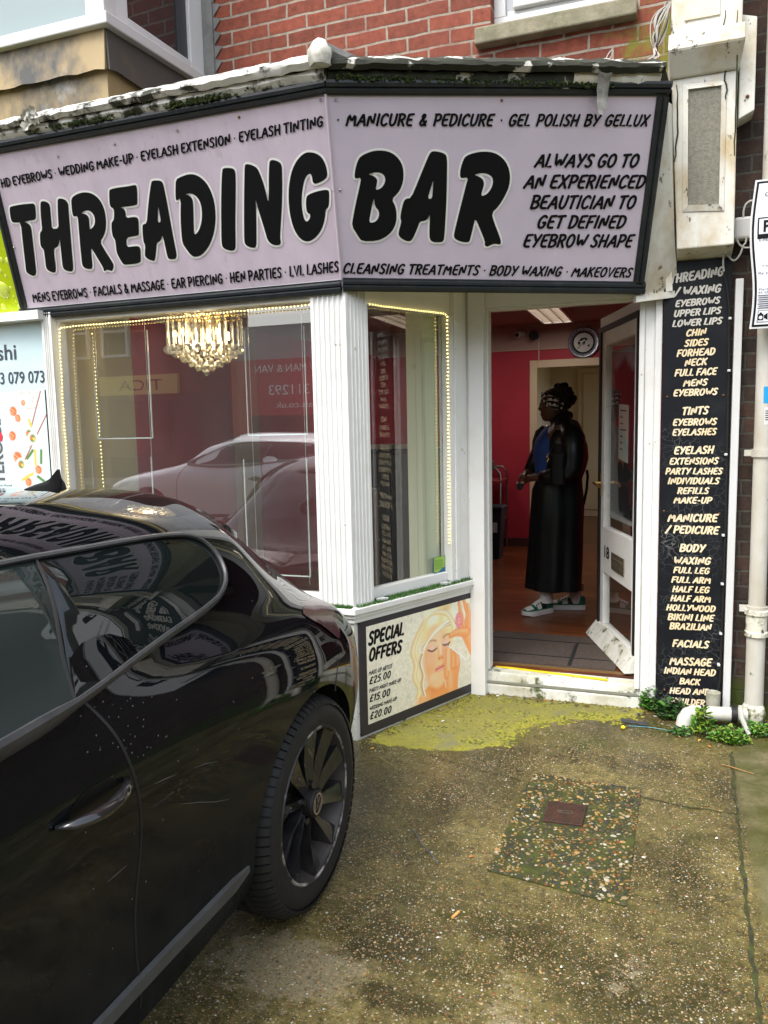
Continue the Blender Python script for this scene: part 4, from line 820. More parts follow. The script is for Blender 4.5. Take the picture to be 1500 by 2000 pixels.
for i in range(40):  # crown
    t=rp.random(); strand([(1030+30*t,440-60*t),(1010,340-50*t),(930,290-40*t+20),(850-10*t,330+10*t),(810-20*t,440)],rp.uniform(.002,.005),rp.choice((HR,HRL,HRD,HR)),.5)
for i in range(18):
    o_=rp.uniform(-1,1); strand([(800+14*o_,620),(775+14*o_,700),(812+12*o_,780),(790+16*o_,860),(815+14*o_,940)],rp.uniform(.002,.005),rp.choice((HRL,HR,HRD)),.75)
def finger(pts,r,c=SK):
    P=[q2(*t) for t in pts]; p.line(P,[x*1.12 for x in r],SKD,.2,.8); p.line(P,r,c,.22); p.line([(a+r[0]*.25,b+r[0]*.2) for a,b in P],[x*.45 for x in r],SKL,.8,.6)
p.line([q2(1250,660),q2(1170,510),q2(1135,440)],[.052,.044,.040],SK,.12); p.line([q2(1235,600),q2(1165,480)],[.02,.02],SKL,.8,.5)
finger([(1130,430),(1105,330),(1085,225)],[.017,.014,.010]); finger([(1148,420),(1150,300),(1122,205)],[.018,.015,.011]); finger([(1160,420),(1165,310),(1150,240)],[.015,.012,.009]); finger([(1140,450),(1070,450),(1018,478)],[.026,.020,.013])
for r_,c_ in ((.034,(.70,.16,.17)),(.028,(.80,.30,.30)),(.020,(.74,.20,.22)),(.013,(.86,.46,.44)),(.006,(.70,.18,.2))): p.ell(*q2(1085,362),r_*.9,r_*1.35,c_,8,.15,.9)
p.line([q2(1032,940),q2(1032,810),q2(1042,710)],[.046,.050,.056],SK,.1); p.ell(*q2(1020,800),.02,.07,SKL,0,.8,.6)
finger([(990,790),(985,700),(1000,640)],[.016,.015,.011]); finger([(1012,720),(1006,640),(1006,578)],[.022,.018,.012],SKL); finger([(1040,710),(1038,640),(1030,590)],[.021,.018,.012]); finger([(1072,700),(1070,630),(1050,600)],[.020,.017,.012])
p.line([q2(992,545),q2(1060,597),q2(1138,662)],.0045,(.82,.80,.74),.35); p.line([q2(986,540),q2(1004,553)],.004,(.2,.12,.1),.4)
p.C=np.clip(p.C*1.25,0,.95)
o=p.mesh(OPL,u0,w0,.0055).build('print',vcol_mat('poster_print',.32),post)
for s,a,b,h in (('SPECIAL',(384,553),(655,468),96),('OFFERS',(388,675),(636,602),90),('MAKE-UP ARTIST',(388,784),(568,724),30),('£25.00',(392,854),(554,799),52),('PARTY NIGHT MAKE-UP',(392,919),(636,832),28),('£15.00',(393,990),(549,937),52),('WEDDING MAKE-UP',(395,1054),(603,974),27),('£20.00',(397,1124),(559,1069),52)):
    m=MB(); text_px(m,OPL,s,ZP(*a),ZP(*b),ZP(a[0],a[1]-h),off=.0066,pen=1.25 if h>60 else .95); m.build('lettering',BLACKTXT,post)
screws(OPL,[ZP(*t) for t in ((315,385),(1232,133),(335,1240),(1235,742))],BLACKTXT,post,.005)
# ------------------------------------------------------------------ artificial grass on the sill
gr=MB(); rr=random.Random(3)
def blade(x,y,z):
    h=rr.uniform(.009,.020); a=rr.uniform(0,6.28); l=rr.uniform(0,.010); w=.0013
    gr.add([(x-w*math.sin(a),y+w*math.cos(a),z),(x+w*math.sin(a),y-w*math.cos(a),z),(x+l*math.cos(a),y+l*math.sin(a),z+h)],[(0,1,2)],rr.choice((0,0,1,2)))
for i in range(5200):
    s=rr.uniform(.01,.915); o=rr.uniform(-.045,.030)
    if s<.14 and o<0.003: continue
    blade(*wp(s,o,.642))
for i in range(1500): blade(rr.uniform(-1.62,-1.335),3.223-rr.uniform(.0,.03),.642)
GRS=[mat('plastic_grass_%d'%i if 0 else n,c,.5) for i,(n,c) in enumerate((('grass_green',(.035,.13,.012)),('grass_light',(.08,.20,.03)),('grass_dark',(.02,.075,.01))))]
o=gr.build('artificial_grass',GRS); tag(o,'strip of bright artificial grass along the small window sill and column foot','artificial grass',kind='stuff')
# ------------------------------------------------------------------ the black parked car (tail towards the shop)
XC,YA=-1.885,2.04
def paint_mat(name,c,dust):
    m,t,b,N,L=nodes(name); setp(b,.4,0,1.,.0,coatr=.01); b.inputs['Coat IOR'].default_value=1.45; b.inputs['Base Color'].default_value=(*c,1)
    geo=N.new('ShaderNodeNewGeometry'); sx=N.new('ShaderNodeSeparateXYZ'); L.new(geo.outputs['Position'],sx.inputs[0])
    n=N.new('ShaderNodeTexNoise'); n.inputs['Scale'].default_value=9; n.inputs['Detail'].default_value=8; n.inputs['Roughness'].default_value=.7; L.new(geo.outputs['Position'],n.inputs['Vector'])
    a=N.new('ShaderNodeMapRange'); L.new(sx.outputs[2],a.inputs[0]); a.inputs[1].default_value=.95; a.inputs[2].default_value=.25; a.inputs[3].default_value=0; a.inputs[4].default_value=1
    mu=N.new('ShaderNodeMath'); mu.operation='MULTIPLY'; L.new(a.outputs[0],mu.inputs[0]); L.new(n.outputs[0],mu.inputs[1])
    x=N.new('ShaderNodeMix'); x.data_type='RGBA'; L.new(mu.outputs[0],x.inputs[0]); x.inputs[6].default_value=(*c,1); x.inputs[7].default_value=(*dust,1); L.new(x.outputs[2],b.inputs['Base Color'])
    q=N.new('ShaderNodeMapRange'); L.new(mu.outputs[0],q.inputs[0]); q.inputs[1].default_value=.1; q.inputs[2].default_value=.5; q.inputs[3].default_value=.015; q.inputs[4].default_value=.2; L.new(q.outputs[0],b.inputs['Coat Roughness'])
    w=N.new('ShaderNodeMapRange'); L.new(a.outputs[0],w.inputs[0]); w.inputs[1].default_value=.15; w.inputs[2].default_value=.75; w.inputs[3].default_value=1; w.inputs[4].default_value=.22; L.new(w.outputs[0],b.inputs['Coat Weight'])
    return m
CARPAINT=paint_mat('black_car_paint',(.0028,.0033,.0042),(.026,.029,.030))
CARGLASS,_t,_b,_N,_L=nodes('dark_car_glass'); setp(_b,.01,spec=.6,ior=1.55); _b.inputs['Base Color'].default_value=(.006,.009,.009,1)
DOORGLASS,_t,_b,_N,_L=nodes('tinted_door_glass'); setp(_b,.02,spec=.55,ior=1.5); _b.inputs['Base Color'].default_value=(.022,.030,.028,1)
TRIM=mat('satin_black_trim',(.045,.047,.05),.36,c2=(.065,.065,.066),scale=20)
STRIP=mat('crease_sheen_grey',(.062,.068,.072),.4,c2=(.05,.05,.05),scale=12)  # lighter than the body: sky sheen on the flank crease put into the colour
BLK=mat('black_plastic',(.008,.008,.008),.6)
LAMP=mat('smoked_tail_lamp',(.045,.012,.015),.22,coat=.35)
CHROME=mat('chrome',(.7,.7,.72),.12,1)
TYRE=None
# sections: s -> ten control points (half width, height) from the sill to the roof centre
SEC={-3.42:[(.50,.24),(.52,.3),(.55,.4),(.56,.5),(.55,.58),(.53,.63),(.48,.66),(.36,.68),(.2,.69),(0,.69)],
-3.30:[(.70,.22),(.72,.28),(.75,.4),(.76,.52),(.75,.62),(.71,.68),(.64,.71),(.46,.74),(.25,.76),(0,.76)],
-3.0:[(.82,.21),(.84,.27),(.87,.4),(.885,.56),(.87,.68),(.82,.75),(.74,.79),(.55,.82),(.3,.84),(0,.845)],
-2.58:[(.85,.21),(.87,.28),(.895,.4),(.905,.58),(.895,.72),(.86,.81),(.77,.86),(.57,.89),(.3,.91),(0,.92)],
-2.15:[(.85,.21),(.875,.29),(.89,.4),(.905,.6),(.90,.75),(.875,.85),(.81,.92),(.66,.965),(.35,1.0),(0,1.01)],
-1.75:[(.85,.21),(.875,.29),(.885,.4),(.90,.6),(.90,.76),(.875,.87),(.825,.95),(.70,1.13),(.40,1.22),(0,1.235)],
-1.3:[(.85,.21),(.875,.29),(.885,.4),(.90,.6),(.90,.77),(.875,.88),(.825,.965),(.665,1.215),(.42,1.31),(0,1.335)],
-.85:[(.85,.21),(.875,.29),(.885,.4),(.90,.6),(.902,.775),(.88,.885),(.825,.98),(.65,1.222),(.42,1.305),(0,1.328)],
-.45:[(.85,.22),(.88,.29),(.89,.41),(.905,.61),(.905,.78),(.88,.892),(.80,.98),(.635,1.21),(.41,1.295),(0,1.315)],
0.:[(.84,.23),(.88,.3),(.90,.42),(.912,.62),(.908,.775),(.878,.88),(.775,.96),(.595,1.175),(.40,1.262),(0,1.29)],
.25:[(.81,.24),(.86,.31),(.885,.43),(.90,.62),(.89,.765),(.845,.855),(.735,.915),(.55,1.07),(.43,1.17),(0,1.235)],
.42:[(.76,.25),(.82,.32),(.855,.44),(.872,.62),(.855,.75),(.80,.832),(.69,.877),(.585,.945),(.42,1.03),(0,1.10)],
.55:[(.70,.26),(.77,.33),(.81,.45),(.825,.62),(.80,.735),(.745,.80),(.66,.835),(.56,.87),(.40,.92),(0,.96)],
.68:[(.60,.27),(.68,.34),(.73,.46),(.755,.6),(.735,.70),(.68,.757),(.61,.785),(.52,.81),(.38,.83),(0,.85)],
.77:[(.48,.29),(.56,.36),(.62,.47),(.65,.59),(.63,.67),(.59,.715),(.54,.74),(.46,.76),(.34,.775),(0,.785)],
.82:[(.36,.32),(.42,.38),(.47,.48),(.49,.58),(.48,.64),(.46,.68),(.42,.70),(.36,.715),(.24,.725),(0,.73)]}
SK_=sorted(SEC); SV=np.array([SEC[k] for k in SK_])
def pchip(xs,ys,x):
    h=np.diff(xs); d=np.diff(ys,axis=0)/h[:,None]; m=np.zeros_like(ys)
    for i in range(1,len(xs)-1):
        w1,w2=2*h[i]+h[i-1],h[i]+2*h[i-1]
        with np.errstate(all='ignore'): m[i]=np.where(d[i-1]*d[i]>0,(w1+w2)/(w1/np.where(d[i-1]==0,1e-9,d[i-1])+w2/np.where(d[i]==0,1e-9,d[i])),0)
    m[0]=d[0]; m[-1]=d[-1]
    i=int(np.clip(np.searchsorted(xs,x)-1,0,len(xs)-2)); t=(x-xs[i])/h[i]
    return (2*t**3-3*t**2+1)*ys[i]+(t**3-2*t**2+t)*h[i]*m[i]+(-2*t**3+3*t**2)*ys[i+1]+(t**3-t**2)*h[i]*m[i+1]
SVF=SV.reshape(len(SK_),-1)
def section(s,M=56):
    c=pchip(np.array(SK_),SVF,s).reshape(10,2)
    L=np.concatenate([[0],np.cumsum(np.linalg.norm(np.diff(c,axis=0),axis=1))]); out=pchip_curve(L,c,np.linspace(0,L[-1],M)); return out
def pchip_curve(L,c,q):
    # Catmull-Rom by chord length, smooth
    m=np.gradient(c,L,axis=0); m[-1]=(m[-1][0],0); out=[]
    for x in q:
        i=int(np.clip(np.searchsorted(L,x)-1,0,len(L)-2)); h=L[i+1]-L[i]; t=(x-L[i])/h
        out.append((2*t**3-3*t**2+1)*c[i]+(t**3-2*t**2+t)*h*m[i]+(-2*t**3+3*t**2)*c[i+1]+(t**3-t**2)*h*m[i+1])
    return np.array(out)
_sc={}
def hw(s,z):
    k=round(s,3)
    if k not in _sc:
        S=section(min(max(s,-3.42),.82),90); zz=np.maximum.accumulate(S[:,1]); _sc[k]=(zz,S[:,0])
    zz,x=_sc[k]; return float(np.interp(z,zz,x))
def carpt(px,py):
    """photo direction met with the near flank -> (s,z)"""
    X=XC+.85
    for _ in range(40):
        p=onX(px,py,X); x2=XC+hw(p[1]-YA,p[2]); X=X*.6+x2*.4
    return np.array([p[1]-YA,p[2]])
def cp(s,z,off=0.,side=1): return np.array([XC+side*(hw(s,z)+off),YA+s,z])
car=thing('parked_car',(XC,YA-1.3,0),'glossy black three-door hatchback parked with its tail to the shop','car')
WHC=(0.,.325); ARCH=.362
def body():
    ss=np.array(sorted(set(np.round(np.concatenate([np.arange(-3.42,-.55,.04),np.arange(-.55,.82,.018),[.82]]),4)))); M=64; rows=[section(s,M) for s in ss]
    n=len(ss); bm=bmesh.new(); V={}
    for side in (1,-1):
        for i in range(n):
            for j in range(M):
                if j==M-1 and side==-1: V[(side,i,j)]=V[(1,i,j)]; continue
                V[(side,i,j)]=bm.verts.new((XC+side*rows[i][j][0],YA+ss[i],rows[i][j][1]))
    for side in (1,-1):
        for i in range(n-1):
            for j in range(M-1):
                c=(ss[i]+ss[i+1])/2; z=(rows[i][j][1]+rows[i+1][j+1][1])/2
                if any(math.hypot(c-w,z-WHC[1])<ARCH for w in (0,-2.58)) and rows[i][j][0]>.5 and j<M*.6: continue
                q=[V[(side,i,j)],V[(side,i+1,j)],V[(side,i+1,j+1)],V[(side,i,j+1)]]
                try: f=bm.faces.new(q if side==1 else q[::-1])
                except ValueError: pass
    for i in (0,n-1):  # close nose and tail
        loop=[V[(1,i,j)] for j in range(M)]+[V[(-1,i,j)] for j in range(M-2,-1,-1)]
        try: bm.faces.new(loop)
        except ValueError: pass
    bmesh.ops.delete(bm,geom=[v for v in bm.verts if not v.link_faces],context='VERTS')
    lips=[]
    for v in bm.verts:
        s=v.co.y-YA
        for w in (0,-2.58):
            r=math.hypot(s-w,v.co.z-WHC[1])
            if r<ARCH+.035 and v.is_boundary and abs(v.co.x-XC)>.5 and v.co.z>.222+0.02:
                k=ARCH/r; s2=w+(s-w)*k; z2=WHC[1]+(v.co.z-WHC[1])*k
                v.co=(XC+math.copysign(hw(s2,max(z2,.22)),v.co.x-XC),YA+s2,z2); lips.append(v)
    ls=set(lips); ed=[e for e in bm.edges if e.is_boundary and e.verts[0] in ls and e.verts[1] in ls]
    r=bmesh.ops.extrude_edge_only(bm,edges=ed); nv=[v for v in r['geom'] if isinstance(v,bmesh.types.BMVert)]
    for v in nv: v.co.x-=math.copysign(.035,v.co.x-XC)
    ed=[e for e in r['geom'] if isinstance(e,bmesh.types.BMEdge) and e.is_boundary]
    r2=bmesh.ops.extrude_edge_only(bm,edges=ed)
    for v in r2['geom']:
        if isinstance(v,bmesh.types.BMVert): v.co.x-=math.copysign(.24,v.co.x-XC)
    f2=[f for f in r2['geom'] if isinstance(f,bmesh.types.BMFace)]
    for f in bm.faces:
        c=f.calc_center_median(); s=c.y-YA; h=abs(c.x-XC)
        if f in f2: f.material_index=1
        elif c.z<.30 and -2.3<s<-.4: f.material_index=0
        elif (-2.13<s<-1.42 and h<.66 and c.z>.97 and h<.60+(s+2.1)*.06) or (.30<s<.54 and h<.44): f.material_index=2
    me=bpy.data.meshes.new('body'); bm.normal_update(); bm.to_mesh(me); bm.free()
    me.polygons.foreach_set('use_smooth',[True]*len(me.polygons)); me.set_sharp_from_angle(angle=R(50))
    for v in me.vertices: v.co-=car.location
    for m in (CARPAINT,BLK,CARGLASS): me.materials.append(m)
    o=bpy.data.objects.new('body',me); COL.objects.link(o); o.parent=car; ORG[o.name]=ORG[car.name]; return o
cbody=body()
m=MB(); m.box(XC-.80,XC+.80,YA-3.1,YA-.4,.16,.24); m.box(XC-.60,XC+.60,YA-.4,YA+.55,.2,.28); m.box(XC-.55,XC+.55,YA-2.9,YA+.4,.24,.7); m.build('underbody',BLK,car)
def poly3(s,z): return np.array([1,s,z,s*s,s*z,z*z,s**3,s*s*z,s*z*z,z**3])
_g=[(s,z) for s in np.linspace(-1.95,-.18,30) for z in np.linspace(.97,1.24,10) if z<1.0+.25*min(1,(s+2.1)/.6)]
_A=np.array([poly3(*q) for q in _g]); _co=np.linalg.lstsq(_A,np.array([hw(*q) for q in _g]),rcond=None)[0]
def cpg(s,z,off=0.,side=1): return np.array([XC+side*(float(poly3(s,z)@_co)+off),YA+s,z])  # one smooth curved sheet of glass
def patch(outl,off,side=1,step=.05,fn=None):
    xs=[p[0] for p in outl]; zs=[p[1] for p in outl]; pts=[]
    def ins(x,y):
        k=False
        for i in range(len(outl)):
            a,b=outl[i],outl[(i+1)%len(outl)]
            if (a[1]>y)!=(b[1]>y) and x<(b[0]-a[0])*(y-a[1])/(b[1]-a[1])+a[0]: k=not k
        return k
    for x in np.arange(min(xs),max(xs),step):
        for z in np.arange(min(zs),max(zs),step*.7):
            if ins(x,z) and min(math.hypot(x-p[0],z-p[1]) for p in outl)>step*.3: pts.append((x,z))
    from mathutils.geometry import delaunay_2d_cdt
    vs=[Vector((float(a),float(b))) for a,b in list(outl)+pts]; k=len(outl)
    r=delaunay_2d_cdt(vs,[(i,(i+1)%k) for i in range(k)],[],0,1e-7); m=MB()
    m.add([(fn or cp)(v.x,v.y,off,side) for v in r[0]],[tuple(f) for f in r[2] if ins(*np.mean([(r[0][i].x,r[0][i].y) for i in f],axis=0))]); return m
def curve(pts,n=8): return [tuple(p) for p in chaikin(pts,2,False)]
upper=[carpt(*q) for q in [(0,1098),(150,1072),(300,1046),(372,1043)]]; tip=[carpt(*q) for q in [(415,1075),(436,1120),(432,1152),(410,1180)]]; lower=[carpt(*q) for q in [(300,1258),(160,1366),(0,1456)]]
front_lo=[(-1.5,lower[-1][1]-.015),(-2.0,.955)]; front_up=[(-2.0,.975),(-1.62,1.13),(-1.42,1.20),(-1.25,upper[0][1]+.002)]
outl=[tuple(p) for p in chaikin([np.array(p) for p in front_up+upper+tip+lower+front_lo],2)]
bpt,bpb=carpt(60,1100),carpt(133,1358); 
def spl(p): return (p[0]-bpt[0])*(bpb[1]-bpt[1])-(p[1]-bpt[1])*(bpb[0]-bpt[0])
zt=lambda s: 0
k0=min(range(len(outl)),key=lambda i:(outl[i][0]-bpt[0])**2+(outl[i][1]-bpt[1])**2); k1=min(range(len(outl)),key=lambda i:(outl[i][0]-bpb[0])**2+(outl[i][1]-bpb[1])**2)
quarter=outl[k0:k1+1]; doorg=outl[k1:]+outl[:k0+1]
handle=None
for side in (1,-1):
    patch(quarter,.006,side,.04,cpg).build('quarter_window',CARGLASS,car,smooth=True,angle=180)
    dw=patch(doorg,.006,side,.04,cpg).build('door_window',DOORGLASS,car,smooth=True,angle=180)
    m=MB(); pts=[cpg(*p,.008,side) for p in outl]+[cpg(*outl[0],.008,side),cpg(*outl[1],.008,side)]; m.tube(pts,[.013+.010*smoothstep(.0,.5,(-p_[0]-.86)/.3)*(i>k1) for i,p_ in enumerate(outl+outl[:2])],8,cap=False,flat=.55,upv=(0,0,1)); m.build('window_trim',TRIM,car,smooth=True)
    a,b=np.array(outl[k0]),np.array(outl[k1]); mid=(a+b)/2+np.array((-.012,.0)); bl=chaikin([a,mid,b],2,False)
    m=MB(); m.tube([cpg(*p,.007,side) for p in bl],.0045,6); m.build('pillar_strip',BLK,car,smooth=True)
    dl=[carpt(*q) for q in [(165,1372),(200,1405),(235,1450),(268,1530),(277,1640),(268,1720),(262,1790),(268,1890),(275,1925)]]
    dl=chaikin(dl+[np.array((dl[-1][0]+.005,.27))],2,False)
    m=MB(); m.tube([cp(*p,-.0015,side) for p in dl],.0045,6); m.build('door_gap',BLK,car,smooth=True)
    fr=[(-2.02,.94),(-2.12,.8),(-2.13,.5),(-2.08,.27)]; m=MB(); m.tube([cp(*p,-.0015,side) for p in chaikin([np.array(p) for p in fr],2,False)],.0045,6); m.build('door_gap',BLK,car,smooth=True)
    # grey strip and sill; the lighter grey paints a crease catching the sky
    m=MB(); st=[(s,.330+.010*math.sin((s+2.2)*1.2)) for s in np.linspace(-2.16,-.395,24)]
    rings=[]
    for s,z in st:
        k=.5 if s>-.45 or s<-2.1 else 1.; rings.append([cp(s,z-.021*k,.001,side),cp(s,z-.016*k,.012*k,side),cp(s,z+.012*k,.010*k,side),cp(s,z+.019*k,.001,side)])
    m.loft(rings,True); m.build('side_strip',STRIP,car,smooth=True,angle=30)
    # handle
    ha,hb=carpt(104,1618),carpt(244,1520); m=MB(); out=[]
    for i in range(9):
        t=i/8; s,z=ha*(1-t)+hb*t; out.append(cp(s,z-.006*math.sin(math.pi*t),.004+.034*math.sin(math.pi*t)**.6,side))
    m.tube(out,[.006,.012,.015,.016,.016,.016,.015,.012,.007],10,flat=.75,upv=(0,0,1)); m.build('door_handle',mat('gloss_black_handle',(.012,.012,.013),.08,coat=1),car,smooth=True,angle=180)
    c=(ha+hb)/2+np.array((.01,-.004)); bowl=[(c[0]+.07*math.cos(t),c[1]+.030*math.sin(t)) for t in np.linspace(0,2*math.pi,24,endpoint=False)]
    patch(bowl,.0015,side,.02).build('handle_recess',mat('recess_black',(.004,.004,.004),.3),car,smooth=True)
    # tail lamp
    tl=[carpt(*q) for q in [(602,1160),(589,1178),(585,1195),(600,1207),(628,1222),(650,1240),(661,1249),(660,1226),(650,1197),(632,1174),(615,1161)]]
    tl=[tuple(p) for p in chaikin(tl,1)]
    patch(tl,.006,side,.03).build('tail_lamp',LAMP,car,smooth=True,angle=180)
    hl=[(-3.32,.6),(-3.2,.63),(-2.95,.70),(-2.85,.76),(-3.0,.74),(-3.25,.70)]; patch(hl,.004,side,.04).build('headlight',mat('lamp_glass',(.5,.5,.52),.08),car,smooth=True)
    # boot/bumper shut line
    bl=[carpt(*q) for q in [(656,1250),(660,1290),(656,1330),(655,1350)]]; m=MB(); m.tube([cp(*p,-.001,side) for p in bl],.003,6); m.build('bumper_gap',BLK,car)
# roof spoiler
m=MB(); rings=[]
for s,z0,z1,w in ((-.03,1.25,1.262,.50),(.10,1.225,1.252,.515),(.22,1.185,1.236,.52),(.295,1.16,1.198,.515),(.315,1.165,1.175,.505)):
    r=[]
    for k in range(-8,9):
        x=k/8*w; dz=-.075*(abs(k)/8)**2.4; r.append((XC+x,YA+s-.05*(abs(k)/8)**2,z1+dz+.03*(1-(k/8)**2)))
    for k in range(8,-9,-1):
        x=k/8*w; dz=-.075*(abs(k)/8)**2.4; r.append((XC+x,YA+s-.05*(abs(k)/8)**2,z0+dz))
    rings.append(r)
m.loft(rings,True); m.build('roof_spoiler',CARPAINT,car,smooth=True,angle=50)
# shark-fin aerial
ab=onX(118,960,XC); m=MB(); rings=[]
yb=ab[1]; zb=1.302
for t,h,wd in ((-.15,.003,.006),(-.11,.012,.02),(-.07,.018,.023),(-.045,.026,.015),(-.025,.042,.009),(-.008,.055,.006),(.004,.055,.005),(.010,.020,.018),(.018,.002,.012)):
    rings.append([(XC-wd,yb+t,zb-.02),(XC-wd*.6,yb+t,zb+h*.5),(XC,yb+t,zb+h),(XC+wd*.6,yb+t,zb+h*.5),(XC+wd,yb+t,zb-.02)])
m.loft(rings,True); m.build('aerial_fin',BLK,car,smooth=True,angle=60)
# wheels
def tyre_mat():
    m,t,b,N,L=nodes('tyre_rubber'); setp(b,.62,spec=.4); b.inputs['Base Color'].default_value=(.016,.016,.017,1)
    tc=N.new('ShaderNodeTexCoord'); sx=N.new('ShaderNodeSeparateXYZ'); L.new(tc.outputs['Object'],sx.inputs[0])
    def ma(op,a,c=None):
        k=N.new('ShaderNodeMath'); k.operation=op
        for i,v in enumerate((a,c)):
            if v is None: continue
            if isinstance(v,(int,float)): k.inputs[i].default_value=v
            else: L.new(v,k.inputs[i])
        return k.outputs[0]
    rr=ma('SQRT',ma('ADD',ma('MULTIPLY',sx.outputs[1],sx.outputs[1]),ma('MULTIPLY',sx.outputs[2],sx.outputs[2])))
    an=ma('ARCTAN2',sx.outputs[2],sx.outputs[1]); w=ma('SINE',ma('ADD',ma('MULTIPLY',an,78.),ma('MULTIPLY',sx.outputs[0],60.)))
    g=ma('MULTIPLY',ma('GREATER_THAN',w,.9),0)
    g2=ma('GREATER_THAN',ma('SINE',ma('MULTIPLY',sx.outputs[0],150.)),.86); g=ma('MAXIMUM',g,ma('MULTIPLY',g2,ma('GREATER_THAN',rr,.312)))
    n=N.new('ShaderNodeTexNoise'); n.inputs['Scale'].default_value=18; n.inputs['Detail'].default_value=6; L.new(tc.outputs['Object'],n.inputs['Vector'])
    h=ma('SUBTRACT',ma('MULTIPLY',n.outputs[0],.25),g); bp=N.new('ShaderNodeBump'); bp.inputs['Strength'].default_value=.8; bp.inputs['Distance'].default_value=.006; L.new(h,bp.inputs['Height']); L.new(bp.outputs[0],b.inputs['Normal'])
    x=N.new('ShaderNodeMix'); x.data_type='RGBA'; L.new(n.outputs[0],x.inputs[0]); x.inputs[6].default_value=(.008,.008,.009,1); x.inputs[7].default_value=(.019,.019,.0185,1); L.new(x.outputs[2],b.inputs['Base Color']); return m
TYRE=tyre_mat()
ALLOY=mat('dark_alloy',(.010,.010,.011),.22,c2=(.022,.021,.020),scale=20,coat=.8)
BARREL=mat('brake_dust_barrel',(.05,.042,.038),.5,c2=(.03,.028,.026),scale=20)
SCUFF=mat('scuffed_rim_edge',(.02,.02,.021),.35,c2=(.34,.32,.29),scale=11,detail=10,lo=.5,hi=.62)
def wheel(cx,cy,side):
    m=MB(); o=(cx,cy,.325); k=side
    pr=[(.232,-.02),(.236,.0),(.262,.008),(.285,.006),(.303,-.004),(.316,-.022),(.322,-.045),(.325,-.11),(.322,-.18),(.305,-.225),(.27,-.235),(.232,-.21)]
    m.lathe([(r,h*k) for r,h in pr],o,'x',72)
    for q in range(76):
        a0=2*math.pi*q/76; rings=[]
        for (r,h) in ((.304,-.002),(.3165,-.018),(.3235,-.038),(.3265,-.072)):
            rings.append([(cx+k*(h+.0035*(r<.31)+.002),cy+(r+d)*math.cos(a0+e),.325+(r+d)*math.sin(a0+e)) for e,d in ((0,-.004),(.066,-.004),(.066,.0045),(0,.0045))])
        m.loft(rings,True)
    for x0,x1 in ((.080,.112),(.12,.15),(.158,.19)): m.lathe([(.3235,-x0*k),(.3285,-(x0+.003)*k),(.3285,-(x1-.003)*k),(.3235,-x1*k)],o,'x',72)
    wt=m.build('wheel',TYRE,car,smooth=True,angle=60)
    # own origin at the hub so that the tread pattern turns about it
    me=wt.data
    for v in me.vertices: v.co=v.co+car.location-Vector(o)
    wt.location=Vector(o)-car.location; ORG[wt.name]=np.array(o)
    m=MB(); m.lathe([((.226),.0*k),(.233,.004*k),(.238,-.002*k)],o,'x',72); m.build('rim_edge',SCUFF,wt,smooth=True)
    m=MB(); m.lathe([(.229,-.003*k),(.212,-.045*k),(.205,-.12*k),(.06,-.13*k)],o,'x',48); m.build('rim_barrel',BARREL,wt,smooth=True)
    m=MB()
    for i in range(10):
        a=2*math.pi*(i+.3)/10; P=[]
        def pt(r,da,h): return (cx+k*h,cy+r*math.cos(a+da),.325+r*math.sin(a+da))
        # a twisted blade: leading edge high, trailing edge low
        r1,r2=.045,.226
        A=[pt(.045,-.30,-.02),pt(.13,-.02,-.014),pt(r2,.02,-.002)]; B=[pt(.045,.32,-.024),pt(.13,.24,-.03),pt(r2,.30,-.012)]; Cc=[pt(.045,.34,-.06),pt(.13,.26,-.075),pt(r2,.33,-.06)]; D=[pt(.045,-.32,-.06),pt(.13,-.04,-.07),pt(r2,-.01,-.055)]
        m.loft([[A[j],B[j],Cc[j],D[j]] for j in range(3)],True)
    m.build('spokes',ALLOY,wt,smooth=True,angle=25)
    m=MB(); m.lathe([(.0,.004*k),(.034,.003*k),(.040,-.004*k),(.042,-.04*k)],o,'x',28); hub=m.build('hub_cap',BLK,wt,smooth=True)
    m=MB()
    pl=Plane((cx+k*.0045,cy,.325),(0,k*1.,0),(0,0,1)); ca,sa=math.cos(R(-24)),math.sin(R(-24)); rot=lambda p:(p[0]*ca-p[1]*sa,p[0]*sa+p[1]*ca)
    V,F=ribbon2d([(.030*math.cos(t),.030*math.sin(t)) for t in np.linspace(0,6.2832,32,endpoint=False)],.0026); m.add([pl.p(*q,.001) for q in V],F)
    for st in ([(-.013,.026),(-.0,.003),(.013,.026)],[(-.026,.013),(-.012,-.026),(0,-.002),(.012,-.026),(.026,.013)]):
        V,F=ribbon2d([rot(q) for q in st],.0026,False); m.add([pl.p(*q,.0011) for q in V],F)
    m.build('emblem',mat('tarnished_emblem',(.46,.37,.31),.35,.6),hub)
    for i in range(5):
        m=MB(); a=2*math.pi*(i+.15)/5; m.cyl((cx+k*-.03,cy+.056*math.cos(a),.325+.056*math.sin(a)),(cx+k*-.012,cy+.056*math.cos(a),.325+.056*math.sin(a)),.011,6)
        m.build('wheel_nut',mat('nut_steel',(.12,.12,.12),.35,1),wt)
    m=MB(); m.cyl((cx-k*.14,cy,.325),(cx-k*.12,cy,.325),.15,32); m.build('brake_disc',mat('brake_disc_steel',(.15,.14,.13),.4,1),wt,smooth=True)
    return wt
for cy in (YA,YA-2.58):
    wheel(XC+.90,cy,1); wheel(XC-.90,cy,-1)
for pts in ([(352,1571),(385,1567),(420,1566),(447,1561)],[(210,1722),(228,1707),(247,1690)],[(300,1532),(325,1520),(345,1512)],[(380,1500),(402,1491),(425,1487)]):
    m=MB(); m.tube([cp(*carpt(*q),.0004) for q in pts],[.0002]+[.0007]*(len(pts)-2)+[.0002],5); m.build('scratch',mat('scratch_grey',(.12,.12,.12),.5),car)
